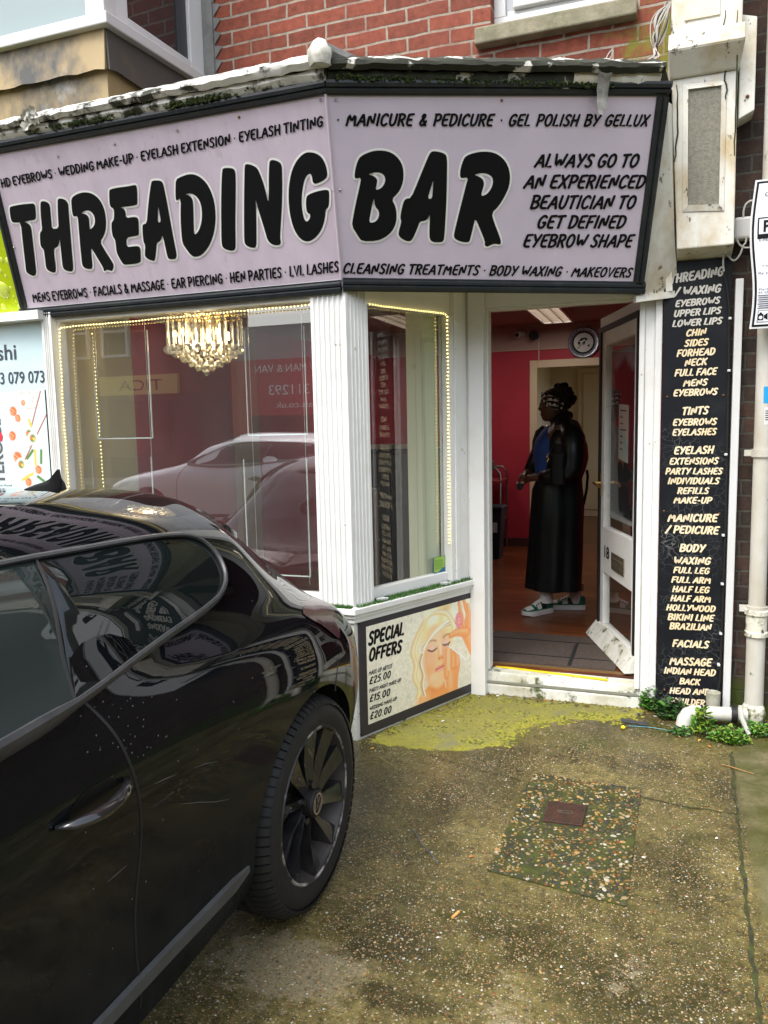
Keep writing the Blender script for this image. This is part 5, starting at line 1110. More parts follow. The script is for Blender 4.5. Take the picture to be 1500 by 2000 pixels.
# a few water beads and bird-lime specks on the flank
m=MB(); rr=random.Random(11)
for i in range(70):
    s,z=rr.uniform(-1.05,-.1),rr.uniform(.45,1.0); 
    if rr.random()<.6: s,z=rr.gauss(-.82,.06),rr.gauss(.88,.05)
    r=rr.uniform(.0009,.002); c=cp(s,z,.0005); m.ball(c,r,6,4,sc=(.5,1,1.2))
m.build('paint_specks',mat('speck_grey',(.09,.09,.09),.5),car,kind='stuff')
# ------------------------------------------------------------------ things inside the shop
def copy_of(o,parent=None,loc=None):
    c=o.copy(); COL.objects.link(c); ORG[c.name]=ORG[o.name]
    if parent is not None: c.parent=parent
    if loc is not None: c.location=loc
    return c
# chandelier just inside the big window
CRY,_t,_b,_N,_L=nodes('cut_crystal'); setp(_b,.06,spec=.8,trans=.6,ior=1.5); _b.inputs['Base Color'].default_value=(.80,.76,.62,1)
GOLD=mat('gilt_metal',(.75,.5,.18),.25,1)
chx,chy=-2.322,3.63
chd=thing('chandelier',(chx,chy,1.75),'tiered crystal chandelier with glowing bulbs hanging in the big window','chandelier')
m=MB(); 
for r in (.193,.112): m.tube([(chx+r*math.cos(t),chy+r*math.sin(t),2.072) for t in np.linspace(0,2*math.pi,33)],.006,6,cap=False)
m.cyl((chx,chy,2.07),(chx,chy,2.48),.006,6); m.cyl((chx-.193,chy,2.072),(chx+.193,chy,2.072),.005,6); m.cyl((chx,chy-.193,2.071),(chx,chy+.193,2.071),.005,6); m.lathe([(.06,2.46),(.05,2.49),(.0,2.5)],(chx,chy,0),'z',16)
m.build('chandelier_frame',GOLD,chd,smooth=True)
def cry_bar(a,r,z0,z1):
    c=np.array((chx+r*math.cos(a),chy+r*math.sin(a))); t=np.array((-math.sin(a),math.cos(a)))*.0125; n=np.array((math.cos(a),math.sin(a)))*.005; m=MB()
    rings=[]
    for z,k in ((z0,.1),(z0+.02,1),(z1-.01,1),(z1,.4)): rings.append([(*(c-t*k),z),(*(c+n*k),z),(*(c+t*k),z),(*(c-n*k),z)])
    m.loft(rings,True); return m
for n,r,z0,z1 in ((24,.198,1.915,2.07),(14,.115,1.875,2.06)):
    for i in range(n): cry_bar(2*math.pi*i/n,r,z0+.004*(i%2),z1).build('crystal_bar',CRY,chd)
b0=None
for n,r,z in ((24,.202,1.900),(18,.158,1.876),(13,.12,1.852),(9,.08,1.828),(5,.042,1.806),(1,.0,1.782)):
    for i in range(n):
        a=2*math.pi*(i+.5*(n%4==0))/n; p_=np.array((chx+r*math.cos(a),chy+r*math.sin(a),z))
        if b0 is None:
            m=MB(); m.ball((chx,chy,1.75),.0185,8,5); b0=m.build('crystal_drop',CRY,chd); b0.location=Vector(p_-np.array((chx,chy,1.75)))
        else: copy_of(b0,chd,Vector(p_-np.array((chx,chy,1.75))))
BULB=emis('warm_bulb',(1,.66,.28),13)
for a in (3.6,4.5,5.6,1.2): 
    m=MB(); p_=(chx+.155*math.cos(a),chy+.155*math.sin(a),1.985); m.ball(p_,.013,8,6,sc=(1,1,1.7)); m.build('bulb',BULB,chd,smooth=True)
def lamp(name,loc,e,c,r,par):
    l=bpy.data.lights.new(name,'POINT'); l.energy=e; l.color=c; l.shadow_soft_size=r; o=bpy.data.objects.new(name,l); COL.objects.link(o); o.parent=par; o.location=Vector(loc)-par.location; return o
lamp('bulb_light',(chx,chy,1.97),3,(1,.80,.55),.05,chd)
# fairy rope lights round the windows
LED=emis('led_glow',(1,.80,.28),2.3); CLR=mat('clear_tube',(.62,.56,.30),.25)
def rope(name,pts,label,sp=.0185,r=.0036):
    t=thing(name,pts[0],label,'rope light','rope lights framing the shop windows'); P=[np.array(pts[0])]; rr=random.Random(len(pts))
    for i in range(len(pts)-1):
        a,b=np.array(pts[i]),np.array(pts[i+1]); n=max(2,int(np.linalg.norm(b-a)/.05))
        for k in range(1,n+1): P.append(a+(b-a)*k/n+np.array((rr.uniform(-1,1),0,rr.uniform(-1,1)))*.0022)
    m=MB(); m.tube(P,r*.7,6); m.build('cable',CLR,t,smooth=True); m=MB(); acc=0
    for i in range(len(P)-1):
        d=np.linalg.norm(P[i+1]-P[i]); 
        while acc<d: m.ball(P[i]+(P[i+1]-P[i])*acc/d,r,6,4); acc+=sp
        acc-=d
    m.build('leds',LED,t,kind='stuff'); return t
yy=3.236
rope('rope_light',[onY(604,595,yy),onY(420,612,yy),onY(250,628,yy),onY(116,640,yy),onY(122,780,yy),onY(138,990,yy),onY(144,1100,yy)],'rope of warm little lights along the top and left edge of the big window')
xx=-3.03
rope('rope_light',[onX(180,652,xx),onX(188,760,xx),onX(205,990,xx),onX(212,1080,xx)],'short rope of warm lights hanging down the cream side wall behind the big window glass',.021)
wpl=lambda x,y,o: (lambda d,k: CP+d*k)(ray(x,y),((np.array([*W0,0])+np.array([WN[0],WN[1],0])*o-CP)@np.array([WN[0],WN[1],0]))/(ray(x,y)@np.array([WN[0],WN[1],0])))
rope('rope_light',[wpl(716,594,-.012),wpl(790,604,-.012),wpl(866,612,-.012),wpl(873,617,-.012),wpl(875,800,-.012),wpl(877,1064,-.012)],'rope of warm lights along the top and right edge of the small window')
# cream reveal seen through the small window
m=MB(); wbox(m,.60,.711,-.20,-.085,.642,2.16); m.build('window_reveal',mat('pale_green_cream',(.62,.63,.46),.5),shop)
# hanging acrylic poster pockets and their wires
for i,(x0,x1,y0,y1,lab) in enumerate(((192,298,648,857,'upper clear acrylic poster pocket hanging on wires, left in the big window'),(188,302,896,1020,'lower clear acrylic poster pocket on wires, left in the big window, behind the car roof'),(486,600,640,850,'upper clear acrylic poster pocket hanging near the corner column'),(486,606,900,1120,'lower clear acrylic poster pocket hanging near the corner column'))):
    Y=3.40; P=[onY(x0,y1,Y),onY(x1,y1-4,Y),onY(x1,y0-4,Y),onY(x0,y0,Y)]; pk=thing('poster_pocket',P[0],lab,'acrylic pocket','clear poster pockets hung in the window')
    m=MB(); X0,X1=P[0][0],P[1][0]; m.box(X0,X1,Y-.002,Y+.002,P[0][2],P[2][2]); m.build('acrylic_panel',ACRYL,pk)
    m=MB(); m.box(X0-.003,X0+.001,Y-.004,Y+.004,P[0][2],P[2][2]); m.box(X1-.001,X1+.003,Y-.004,Y+.004,P[0][2],P[2][2]); m.box(X0,X1,Y-.004,Y+.004,P[0][2]-.003,P[0][2]+.003); m.build('acrylic_edge',mat('acrylic_edge_white',(.6,.62,.6),.2),pk)
    if i in (0,2):
        for X in (X0+.02,X1-.012): m=MB(); m.cyl((X,Y,.7),(X,Y,2.5),.0016,5); m.build('wire',mat('wire_steel',(.6,.6,.6),.3,.8),pk)
# little ornament and the sticker on the small window
p_=wpl(808,715,-.10); o=thing('hanging_crystal',p_-np.array((0,0,.02)),'small clear crystal hanging behind the small window','ornament'); m=MB(); m.ball(p_,.014,10,7,sc=(1,1,1.25)); m.build('crystal',ACRYL,o,smooth=True); m=MB(); m.cyl(p_+(0,0,.015),(p_[0],p_[1],2.4),.0007,4); m.build('thread',mat('thread',(.5,.5,.5),.5),o)
SPL=Plane(wpl(847,1122,-.049),(WD[0],WD[1],0),(0,0,1))
st=thing('window_sticker',wpl(862,1122,-.049),'small green and blue window card about assistance dogs above the grass strip','sticker')
m=MB(); sw_,sh_=.125,.088; q_=[(.0,.0),(sw_,.0),(sw_,sh_),(.0,sh_)]; m.add([SPL.p(a,b,0) for a,b in q_]+[SPL.p(a,b,.003) for a,b in q_],[(3,2,1,0),(4,5,6,7),(0,1,5,4),(1,2,6,5),(2,3,7,6),(3,0,4,7)]); m.build('card',mat('card_blue',(.02,.12,.25),.4),st)
m=MB(); g2=[(.0,.012),(.03,.006),(.055,.02),(.085,.03),(.088,.06),(.085,sh_),(.0,sh_)]; m.add([SPL.p(a,b,.0036) for a,b in g2],[tuple(range(len(g2)))]); m.build('green_panel',mat('card_green',(.30,.50,.07),.4),st)
for i,t_ in enumerate(('Open Doors','for guide dogs','and all other','assistance dogs')):
    m=MB(); sans(m,SPL,t_,(.008,.066-.013*i),(.068,.066-.013*i),.008,off=.0042); m.build('lettering',mat('card_ink',(.02,.12,.08),.5),st)
for i,(x,y) in enumerate(((744,1150),(868,1126))):
    p_=wpl(x,y+4,.0); p_[2]=.652; d=np.array((WD[0],WD[1],0)); n=np.array((WN[0],WN[1],0)); m=MB(); m.bar(p_-d*.026,p_+d*.02,.018,.014); m.bar(p_-d*.012+n*.014,p_+d*.03+n*.016,.012,.012)
    o=m.build('plastic_latch',PVC,bevel=.002); tag(o,('white plastic latch lying on the grass strip beside the corner column','white plastic latch on the grass strip beside the assistance dog card')[i],'latch','white latches on the sill')
# ceiling lights
def ceil_light(x0,x1,y0,y1,label,e):
    t=thing('ceiling_light',((x0+x1)/2,(y0+y1)/2,2.44),label,'ceiling light','louvred ceiling lights')
    m=MB(); m.box(x0,x1,y0,y0+.02,2.43,2.5); m.box(x0,x1,y1-.02,y1,2.43,2.5); m.box(x0,x0+.02,y0+.02,y1-.02,2.43,2.5); m.box(x1-.02,x1,y0+.02,y1-.02,2.43,2.5); m.build('casing',mat('casing_white',(.6,.6,.57),.4),t)
    m=MB(); m.box(x0+.02,x1-.02,y0+.02,y1-.02,2.478,2.482); m.build('reflector',emis('louvre_glow',(1,.86,.72),e),t)
    l=bpy.data.lights.new('tube_light','AREA'); l.shape='RECTANGLE'; l.size=x1-x0-.06; l.size_y=y1-y0-.06; l.energy=e*2.2; l.color=(1,.88,.76); lo_=bpy.data.objects.new('tube_light',l); COL.objects.link(lo_); lo_.parent=t; lo_.location=(0,0,-.012)
    m=MB(); n=int((y1-y0)/.09)
    for i in range(1,n): y=y0+(y1-y0)*i/n; m.box(x0+.02,x1-.02,y-.004,y+.004,2.436,2.476)
    for k in (1,2): X=x0+(x1-x0)*k/3; m.box(X-.004,X+.004,y0+.021,y1-.021,2.434,2.474)
    m.build('louvre',mat('louvre_metal',(.42,.38,.34),.35,.5),t)
ceil_light(-1.13,-.83,6.6,7.78,'louvred fluorescent ceiling light seen at the top of the doorway',1.6); ceil_light(-2.46,-2.16,6.45,7.75,'louvred fluorescent ceiling light seen through the small window',1.0)
# clock, camera and spotlight on the back wall
ck=thing('wall_clock',(-.79,YB-.05,2.13),'round silver wall clock with a dark map on its dial above the inner doorway','clock'); cc=(-.79,YB,2.283)
m=MB(); m.lathe([(.0,-.01),(.155,-.012),(.16,-.03),(.148,-.045),(.125,-.04),(.112,-.03)],cc,'y',48); m.build('rim',mat('clock_rim',(.30,.33,.40),.3,.6),ck,smooth=True)
m=MB(); m.lathe([(.112,-.031),(.104,-.033),(.0,-.034)],cc,'y',48); m.build('dial',mat('clock_dial',(.45,.46,.46),.4),ck)
m=MB(); m.lathe([(.114,-.034),(.10,-.0365),(.098,-.034)],cc,'y',48)
m.build('dial_ring',BLACKTXT,ck)
m=MB()
for pts in ([(-.05,.02),(-.02,.045),(.02,.05),(.045,.03),(.02,.02),(.01,.035),(-.02,.015)],[(-.06,.005),(-.035,.015),(-.03,-.01),(-.045,-.03)],[(.04,-.03),(.065,-.02),(.06,-.045),(.045,-.045)],[(-.005,.005),(.02,.01),(.012,-.02),(.0,-.03)]): m.add([(cc[0]+a,cc[1]-.036,cc[2]+b) for a,b in pts],[tuple(range(len(pts)))])
m.build('dial_map',BLACKTXT,ck)
m=MB()
for i in range(12):
    a=math.pi*i/6; m.bar((cc[0]+.125*math.sin(a),cc[1]-.044,cc[2]+.125*math.cos(a)),(cc[0]+.143*math.sin(a),cc[1]-.046,cc[2]+.143*math.cos(a)),.006,.003,(0,1,0))
m.build('hour_marks',mat('mark_dark',(.04,.04,.06),.5),ck,kind='stuff')
for a,l in ((.9,.06),(3.9,.085)): m=MB(); m.bar((cc[0],cc[1]-.038,cc[2]),(cc[0]+l*math.sin(a),cc[1]-.038,cc[2]+l*math.cos(a)),.006,.002,(0,1,0)); m.build('hand',BLACKTXT,ck)
cm=thing('security_camera',(-1.42,YB-.1,2.37),'small white dome-mounted security camera on the back wall, left of the black spotlight','camera'); m=MB(); m.box(-1.47,-1.40,YB-.03,YB,2.38,2.44); m.build('mount',PVC,cm,bevel=.006); m=MB(); m.tube([(-1.40,YB-.03,2.41),(-1.43,YB-.11,2.40),(-1.45,YB-.17,2.385)],[.02,.032,.03],10); m.build('camera_body',PVC,cm,smooth=True); m=MB(); m.cyl((-1.45,YB-.17,2.385),(-1.453,YB-.178,2.383),.022,10); m.build('lens',BLK,cm)
cm=thing('spotlight',(-1.28,YB-.1,2.33),'small black spotlight on the back wall between the camera and the clock','spotlight'); m=MB(); m.tube([(-1.28,YB,2.38),(-1.28,YB-.05,2.38),(-1.29,YB-.12,2.375)],[.025,.04,.05],12); m.build('lamp_body',BLK,cm,smooth=True)
m=MB(); m.tube([(-1.25,YB-.004,2.13),(-1.25,YB-.004,2.33)],.006,6); m.build('lamp_cable',PVC,cm)
# trolley, chair, bin, card rack
tr=thing('salon_trolley',(-1.72,8.05,FZ),'small red-topped trolley with a steel hoop frame against the back wall','trolley')
m=MB(); m.box(-1.98,-1.56,7.85,8.25,.86,.885); m.build('tray',mat('red_tray',(.22,.03,.03),.4),tr,bevel=.004); m=MB(); m.box(-1.98,-1.56,7.87,8.23,.45,.47); m.build('shelf',mat('red_tray2',(.16,.025,.025),.4),tr)
for y in (7.87,8.23): m=MB(); m.tube([(-1.58,y,FZ),(-1.58,y,.95),(-1.62,y,1.01),(-1.92,y,1.01),(-1.96,y,.95),(-1.96,y,FZ)],.012,8); m.build('hoop_leg',mat('grey_steel',(.25,.25,.25),.3,.9),tr,smooth=True)
ra=thing('leaflet_rack',(-1.86,8.1,.885),'small leaflet rack with pale cards standing on the red trolley','leaflet rack'); m=MB(); m.hexa([(-1.95,8.05,.885),(-1.77,8.05,.885),(-1.77,8.2,.885),(-1.95,8.2,.885),(-1.95,8.17,1.18),(-1.77,8.17,1.18),(-1.77,8.2,1.18),(-1.95,8.2,1.18)]); m.build('rack',mat('rack_dark',(.1,.06,.05),.5),ra)
for z in (.93,1.03,1.10): m=MB(); y=8.04+.12*(z-.885)/.295; m.hexa([(-1.935,y-.012,z),(-1.785,y-.012,z),(-1.785,y,z),(-1.935,y,z),(-1.935,y+.02,z+.06),(-1.785,y+.02,z+.06),(-1.785,y+.03,z+.06),(-1.935,y+.03,z+.06)]); m.build('leaflet',mat('leaflet_paper',(.55,.5,.45),.6),ra)
bn=thing('waste_bin',(-1.62,7.55,FZ),'dark blue plastic bin with a pale label beside the red wall','bin'); m=MB(); m.loft([[(-1.62+a*k,7.55+b*k,z) for a,b in ((-.14,-.12),(.14,-.12),(.14,.12),(-.14,.12))] for k,z in ((.8,FZ),(1,.62),(1.06,.63),(1.06,.66))],True); m.build('tub',mat('bin_blue',(.012,.018,.032),.45),bn,bevel=.01); m=MB(); m.box(-1.60,-1.52,7.4275,7.432,.40,.50); m.build('bin_label',mat('bin_paper',(.5,.5,.48),.6),bn)
chn=thing('salon_chair',(-1.85,7.15,FZ),'black padded salon chair just inside the door on the left','chair'); BP_=mat('black_vinyl',(.012,.012,.013),.4)
m=MB(); m.box(-2.1,-1.62,6.92,7.4,.55,.64); m.build('seat',BP_,chn,bevel=.03); m=MB(); m.hexa([(-1.66,6.92,.64),(-1.6,6.92,.64),(-1.6,7.4,.64),(-1.66,7.4,.64),(-1.58,6.94,1.12),(-1.53,6.94,1.12),(-1.53,7.38,1.12),(-1.58,7.38,1.12)]); m.build('backrest',BP_,chn,bevel=.02)
for x,y in ((-1.62,6.95),(-1.62,7.37),(-2.08,6.95),(-2.08,7.37)): m=MB(); m.tube([(x,y,.56),(x+(.06 if x>-1.8 else -.05),y,FZ)],.014,8); m.build('leg',BP_,chn)
# cabinet with papers behind the small window
cb=thing('storage_cabinet',(-1.95,5.6,FZ),'dark cabinet seen dimly through the small window','cabinet'); m=MB(); m.box(-2.25,-1.6,5.45,5.85,FZ,1.30); m.build('carcass',mat('cabinet_dark',(.03,.028,.027),.5),cb,bevel=.005); m=MB(); m.box(-2.23,-1.93,5.435,5.45,.2,1.26); m.box(-1.92,-1.62,5.435,5.45,.2,1.26); m.build('doors',mat('cabinet_grey',(.06,.07,.07),.4),cb,bevel=.004)
for i,(x,y,a) in enumerate(((-2.05,5.5,.2),(-1.78,5.52,-.3))):
    m=MB(); c,s=math.cos(a),math.sin(a); P=[]
    for z in (1.302,1.33): P+= [(x+c*u-s*v,y+s*u+c*v,z+.05*max(0,u)*(z>1.31)) for u,v in ((-.13,-.09),(.13,-.09),(.13,.09),(-.13,.09))]
    m.hexa(P); o=m.build('paper_stack',mat('stack_paper',(.4,.36,.32),.7)); tag(o,('curled papers lying on the left of the dark cabinet','curled papers lying on the right of the dark cabinet')[i],'papers','papers on the cabinet')
ht=thing('towel_cabinet',(-2.15,4.9,FZ),'cream box heater beside the column, low behind the small window','heater'); m=MB(); m.box(-2.05,-1.85,4.7,5.0,FZ,1.05); m.build('casing',mat('heater_cream',(.40,.37,.30),.5),ht,bevel=.03)
# door mat and yellow threshold tape
mt=thing('door_mat',(-.62,4.5,FZ),'brown ribbed doormat with dark grid lines just inside the door','doormat')
m=MB(); m.box(-1.0,-.22,4.20,4.81,FZ+.001,FZ+.011); m.build('pile',mat('mat_pile',(.085,.062,.05),.9,c2=(.055,.042,.035),scale=60,bump=.5,bscale=300),mt)
m=MB()
for y in (4.35,4.66): m.box(-1.0,-.22,y-.006,y+.006,FZ+.0105,FZ+.0135)
m.box(-.475,-.455,4.2,4.344,FZ+.0105,FZ+.0135); m.box(-.475,-.455,4.356,4.654,FZ+.0105,FZ+.0135); m.build('grid_line',mat('mat_rubber',(.015,.015,.015),.7),mt)
m=MB(); m.hexa([(-.86,4.135,.119),(-.25,4.068,.119),(-.25,4.083,.119),(-.86,4.15,.119),(-.86,4.135,.125),(-.25,4.068,.125),(-.25,4.083,.125),(-.86,4.15,.125)]); m.build('edge_tape',mat('yellow_tape',(.85,.66,.02),.4),shop)
m=MB(); m.box(-.88,-.13,4.16,4.2,.10,.131); m.build('threshold_bar',mat('gold_threshold',(.35,.22,.09),.4,.6),shop)
# ------------------------------------------------------------------ the woman standing inside
Yp=5.42
def P3(x,y,Y=Yp): return onY(x,y,Y)
wm=thing('person',(-.69,Yp,FZ),'woman in long black coat, checked headband and green trainers, standing in profile','person')
SKIN=mat('dark_skin',(.085,.036,.022),.45)
def skin_mesh(verts,edges,root):
    me=bpy.data.meshes.new('s'); me.from_pydata([tuple(v[0]) for v in verts],edges,[]); o=bpy.data.objects.new('s',me); COL.objects.link(o)
    md=o.modifiers.new('k','SKIN'); md.use_smooth_shade=True
    for i,v in enumerate(verts):
        sv=me.skin_vertices[0].data[i]; sv.radius=(v[1],v[1] if len(v)<3 else v[2]); sv.use_root=(i==root)
    sb=o.modifiers.new('u','SUBSURF'); sb.levels=1; sb.render_levels=1
    dg=bpy.context.evaluated_depsgraph_get(); r=bpy.data.meshes.new_from_object(o.evaluated_get(dg)); bpy.data.objects.remove(o); return r
def body_mesh():
    v=[];e=[]
    def chain(pts,start=None):
        k=start
        for p_ in pts:
            v.append(p_); i=len(v)-1
            if k is not None: e.append((k,i))
            k=i
        return k
    pel=chain([(P3(1088,962),.15)]); ch=chain([(P3(1092,915),.14),(P3(1094,870),.145),(P3(1092,842),.10)],pel); nk=chain([(P3(1090,828),.058),(P3(1086,812),.055)],ch)
    N_=5.24; F_=5.56
    na=chain([(P3(1106,842,5.29),.065),(P3(1118,872,N_),.055),(P3(1120,914,N_-.01),.045),(P3(1084,927,N_-.02),.038),(P3(1054,932,5.27),.028)],ch)
    fa=chain([(P3(1078,845,5.53),.06),(P3(1060,880,F_),.05),(P3(1042,912,F_),.042),(P3(1030,924,5.50),.028)],ch)
    nh=chain([(P3(1046,933,5.28),.026),(P3(1038,935,5.30),.027)],na); fh=chain([(P3(1024,929,5.46),.026),(P3(1019,932,5.42),.027)],fa)
    for i,(dy,ln) in enumerate(((-4,9),(-1,12),(2,11),(5,9))): chain([(P3(1034-1,934+dy,5.31+.006*i),.0105),(P3(1034-ln*.6,936+dy*1.1,5.33+.006*i),.0095),(P3(1034-ln,940+dy,5.355+.006*i),.008)],nh)
    chain([(P3(1036,929,5.33),.0105),(P3(1030,928,5.35),.009)],nh)
    for i,(dy,ln) in enumerate(((-3,6),(0,8),(3,8),(6,6))): chain([(P3(1017,933+dy,5.41-.006*i),.0105),(P3(1016-ln*.3,937+dy,5.39-.006*i),.0095),(P3(1018-ln*.1,942+dy*.8,5.375-.006*i),.008)],fh)
    chain([(P3(1023,930,5.40),.0105),(P3(1026,934,5.385),.009)],fh)
    for (x,y,Y) in ((1068,1172,5.40),(1124,1170,5.58)):
        chain([(P3(1088 if x<1100 else 1100,1010,5.42+(-.06 if x<1100 else .08)),.085),(P3((1088+x)/2,1085,(5.42+Y)/2),.06),(P3(x,1150,Y),.040),(P3(x,y-2,Y),.034)],pel)
    a=skin_mesh(v,e,0)
    # head: rings along the height with a profile facing left (-x)
    hc=P3(1083,795); zt,zb=P3(1083,757)[2],P3(1070,823)[2]; V=[];F=[]; n=28; m_=22
    prof=[(0,.02,.02,.02),(.08,.055,.06,.05),(.2,.083,.09,.068),(.35,.092,.105,.075),(.5,.092,.105,.077),(.62,.090,.095,.075),(.75,.088,.07,.068),(.86,.084,.045,.058),(.95,.075,.02,.045),(1.,.06,.0,.03)]
    for j in range(m_+1):
        t=j/m_; f_,b_,w_=[np.interp(t,[q[0] for q in prof],[q[k] for q in prof]) for k in (1,2,3)]
        for i in range(n):
            th=2*math.pi*i/n; c,s=math.cos(th),math.sin(th); x=-(f_ if c>0 else b_)*c; y=w_*s
            if c>.55:  # nose, lips, brow
                g_=math.exp(-(th if th<math.pi else th-2*math.pi)**2/.045)
                x-=g_*(.026*math.exp(-((t-.62)/.055)**2)+.012*math.exp(-((t-.50)/.06)**2)+.012*math.exp(-((t-.76)/.022)**2)+.011*math.exp(-((t-.81)/.02)**2)+.008*math.exp(-((t-.93)/.05)**2)); x+=.006*math.exp(-((abs(s)-.42)/.15)**2)*math.exp(-((t-.48)/.05)**2)
            V.append((hc[0]+x-.002,hc[1]+y,zt+(zb-zt)*t))
    F=[(j*n+i,j*n+(i+1)%n,(j+1)*n+(i+1)%n,(j+1)*n+i) for j in range(m_) for i in range(n)]+[tuple(range(n)),tuple(range(m_*n,m_*n+n))]
    bm=bmesh.new(); bm.from_mesh(a); k=len(bm.verts); vs_=[bm.verts.new(p_) for p_ in V]
    for f in F: bm.faces.new([vs_[i] for i in f])
    # ears
    for sg in (-1,):
        r=bmesh.ops.create_uvsphere(bm,u_segments=10,v_segments=6,radius=.024,matrix=Matrix.Translation((hc[0]+.012,hc[1]+sg*.078,hc[2]-.012))@Matrix.Diagonal((.7,.35,1.2,1)))
    bmesh.ops.recalc_face_normals(bm,faces=bm.faces); me=bpy.data.meshes.new('b'); bm.to_mesh(me); bm.free()
    o=bpy.data.objects.new('b',me); COL.objects.link(o); rm=o.modifiers.new('r','REMESH'); rm.mode='VOXEL'; rm.voxel_size=.0065; rm.use_smooth_shade=True
    dg=bpy.context.evaluated_depsgraph_get(); r=bpy.data.meshes.new_from_object(o.evaluated_get(dg)); bpy.data.objects.remove(o); return r,hc
bmz,hc=body_mesh()
for v in bmz.vertices: v.co-=wm.location
bmz.materials.clear(); bmz.materials.append(SKIN); bmz.polygons.foreach_set('use_smooth',[True]*len(bmz.polygons)); bmz.name='body'
bo=bpy.data.objects.new('body',bmz); COL.objects.link(bo); bo.parent=wm; ORG[bo.name]=ORG[wm.name]
m=MB(); m.ball((hc[0]-.079,hc[1]-.034,hc[2]+.004),.0085,8,6); m.build('eye',mat('eye_white',(.25,.22,.2),.2),wm,smooth=True)
# hair bun (bumpy) and headband
rr=random.Random(9); m=MB()
for i in range(70):
    a,b=rr.uniform(0,6.28),rr.uniform(-1,1); r=math.sqrt(1-b*b); c=P3(1098,772); m.ball((c[0]+.066*r*math.cos(a)+.018*(b<0),c[1]+.06*r*math.sin(a),c[2]+.072*b),rr.uniform(.016,.028),7,5)
for i in range(26): a=rr.uniform(-1.2,1.2); c=P3(1106,800); m.ball((c[0]-.01+rr.uniform(-.02,.012),c[1]+.06*math.sin(a),c[2]+rr.uniform(-.03,.04)),rr.uniform(.012,.02),7,5)
c=P3(1090,775); m.ball(c,.075,14,9,sc=(1.05,1,.8)); m.ball((hc[0]+.012,hc[1],hc[2]+.045),.098,18,12,sc=(1.02,.86,.88))
m.build('hair',mat('black_hair',(.006,.005,.005),.75,bump=.6,bscale=120),wm,smooth=True)
HT,_t,_b,_N,_L=nodes('houndstooth'); setp(_b,.8)
_g=_N.new('ShaderNodeNewGeometry'); _mp=_N.new('ShaderNodeMapping'); _mp.inputs['Rotation'].default_value=(0,.6,0); _L.new(_g.outputs['Position'],_mp.inputs[0]); _c=_N.new('ShaderNodeTexChecker'); _c.inputs['Scale'].default_value=42; _c.inputs['Color1'].default_value=(.6,.6,.58,1); _c.inputs['Color2'].default_value=(.012,.012,.012,1); _w=_N.new('ShaderNodeTexWave'); _w.inputs['Scale'].default_value=14; _w.bands_direction='DIAGONAL'; _L.new(_mp.outputs[0],_c.inputs[0]); _L.new(_mp.outputs[0],_w.inputs[0]); _mx=_N.new('ShaderNodeMix'); _mx.data_type='RGBA'; _mr=_N.new('ShaderNodeMath'); _mr.operation='GREATER_THAN'; _mr.inputs[1].default_value=.6; _L.new(_w.outputs['Fac'],_mr.inputs[0]); _L.new(_mr.outputs[0],_mx.inputs[0]); _L.new(_c.outputs[0],_mx.inputs[6]); _mx.inputs[7].default_value=(.012,.012,.012,1); _L.new(_mx.outputs[2],_b.inputs['Base Color'])
rings=[]
A=P3(1060,776); B=P3(1107,795)
for k,(h,rx,ry) in enumerate(((-.044,1.05,1.02),(-.022,1.14,1.1),(.016,1.16,1.1),(.040,1.06,1.04))):
    ring=[]
    for i in range(28):
        th=2*math.pi*i/28; u=math.cos(th); x=(A[0]+B[0])/2+u*rx*(B[0]-A[0])/2; z=(A[2]+B[2])/2+u*(B[2]-A[2])/2+h; ring.append((x,hc[1]+math.sin(th)*.085*ry,z))
    rings.append(ring)
m=MB(); m.loft(rings,False); m.build('headband',HT,wm,smooth=True)
# clothes
COAT=mat('black_leather_coat',(.004,.006,.007),.34,c2=(.007,.012,.013),scale=5,bump=.7,bscale=14,spec=.35)
def rings_px(rows,n=28,rip=0.,Y=Yp,seed=1):
    rg=[]; rr=random.Random(seed); ph=[rr.uniform(0,6.28) for _ in range(3)]
    for k,(py,xf,xb,hy) in enumerate(rows):
        a=P3(xf,py,Y); b=P3(xb,py,Y); c=(a+b)/2; rx=(b[0]-a[0])/2; f_=rip*(1-k/len(rows)); ring=[]
        for i in range(n):
            th=2*math.pi*i/n; w=1+f_*(math.sin(5*th+ph[0])+.6*math.sin(9*th+ph[1])); ring.append((c[0]-rx*math.cos(th)*w,c[1]-hy*math.sin(th)*w,c[2]))
        rg.append(ring)
    return rg
m=MB(); m.loft(rings_px([(1148,1029,1136,.175),(1120,1031,1137,.18),(1080,1034,1139,.185),(1030,1037,1140,.19),(985,1040,1142,.195),(955,1042,1139,.185),(935,1050,1137,.182),(915,1058,1145,.195),(895,1064,1150,.205),(870,1066,1148,.21),(848,1069,1139,.195),(833,1074,1129,.16),(822,1079,1119,.11),(812,1083,1115,.09)],48,.055),False)
m.build('coat',COAT,wm,smooth=True,angle=180)
m=MB(); m.tube([P3(1110,836,5.31),P3(1119,858,5.235),P3(1121,890,5.22),P3(1119,912,5.215),P3(1100,926,5.21),P3(1072,931,5.225),P3(1058,932,5.25)],[.078,.082,.072,.072,.066,.055,.042],14); m.build('coat_sleeve',COAT,wm,smooth=True,angle=180)
m=MB(); m.tube([P3(1082,842,5.54),P3(1062,868,5.56),P3(1046,900,5.56),P3(1034,920,5.515)],[.07,.066,.058,.04],14); m.build('coat_sleeve',COAT,wm,smooth=True,angle=180)
m=MB(); m.tube([P3(1062,835,5.50),P3(1053,845,5.52),P3(1047,862,5.52),P3(1044,885,5.50)],[.02,.028,.026,.02],8); m.build('coat_lapel',COAT,wm,smooth=True)
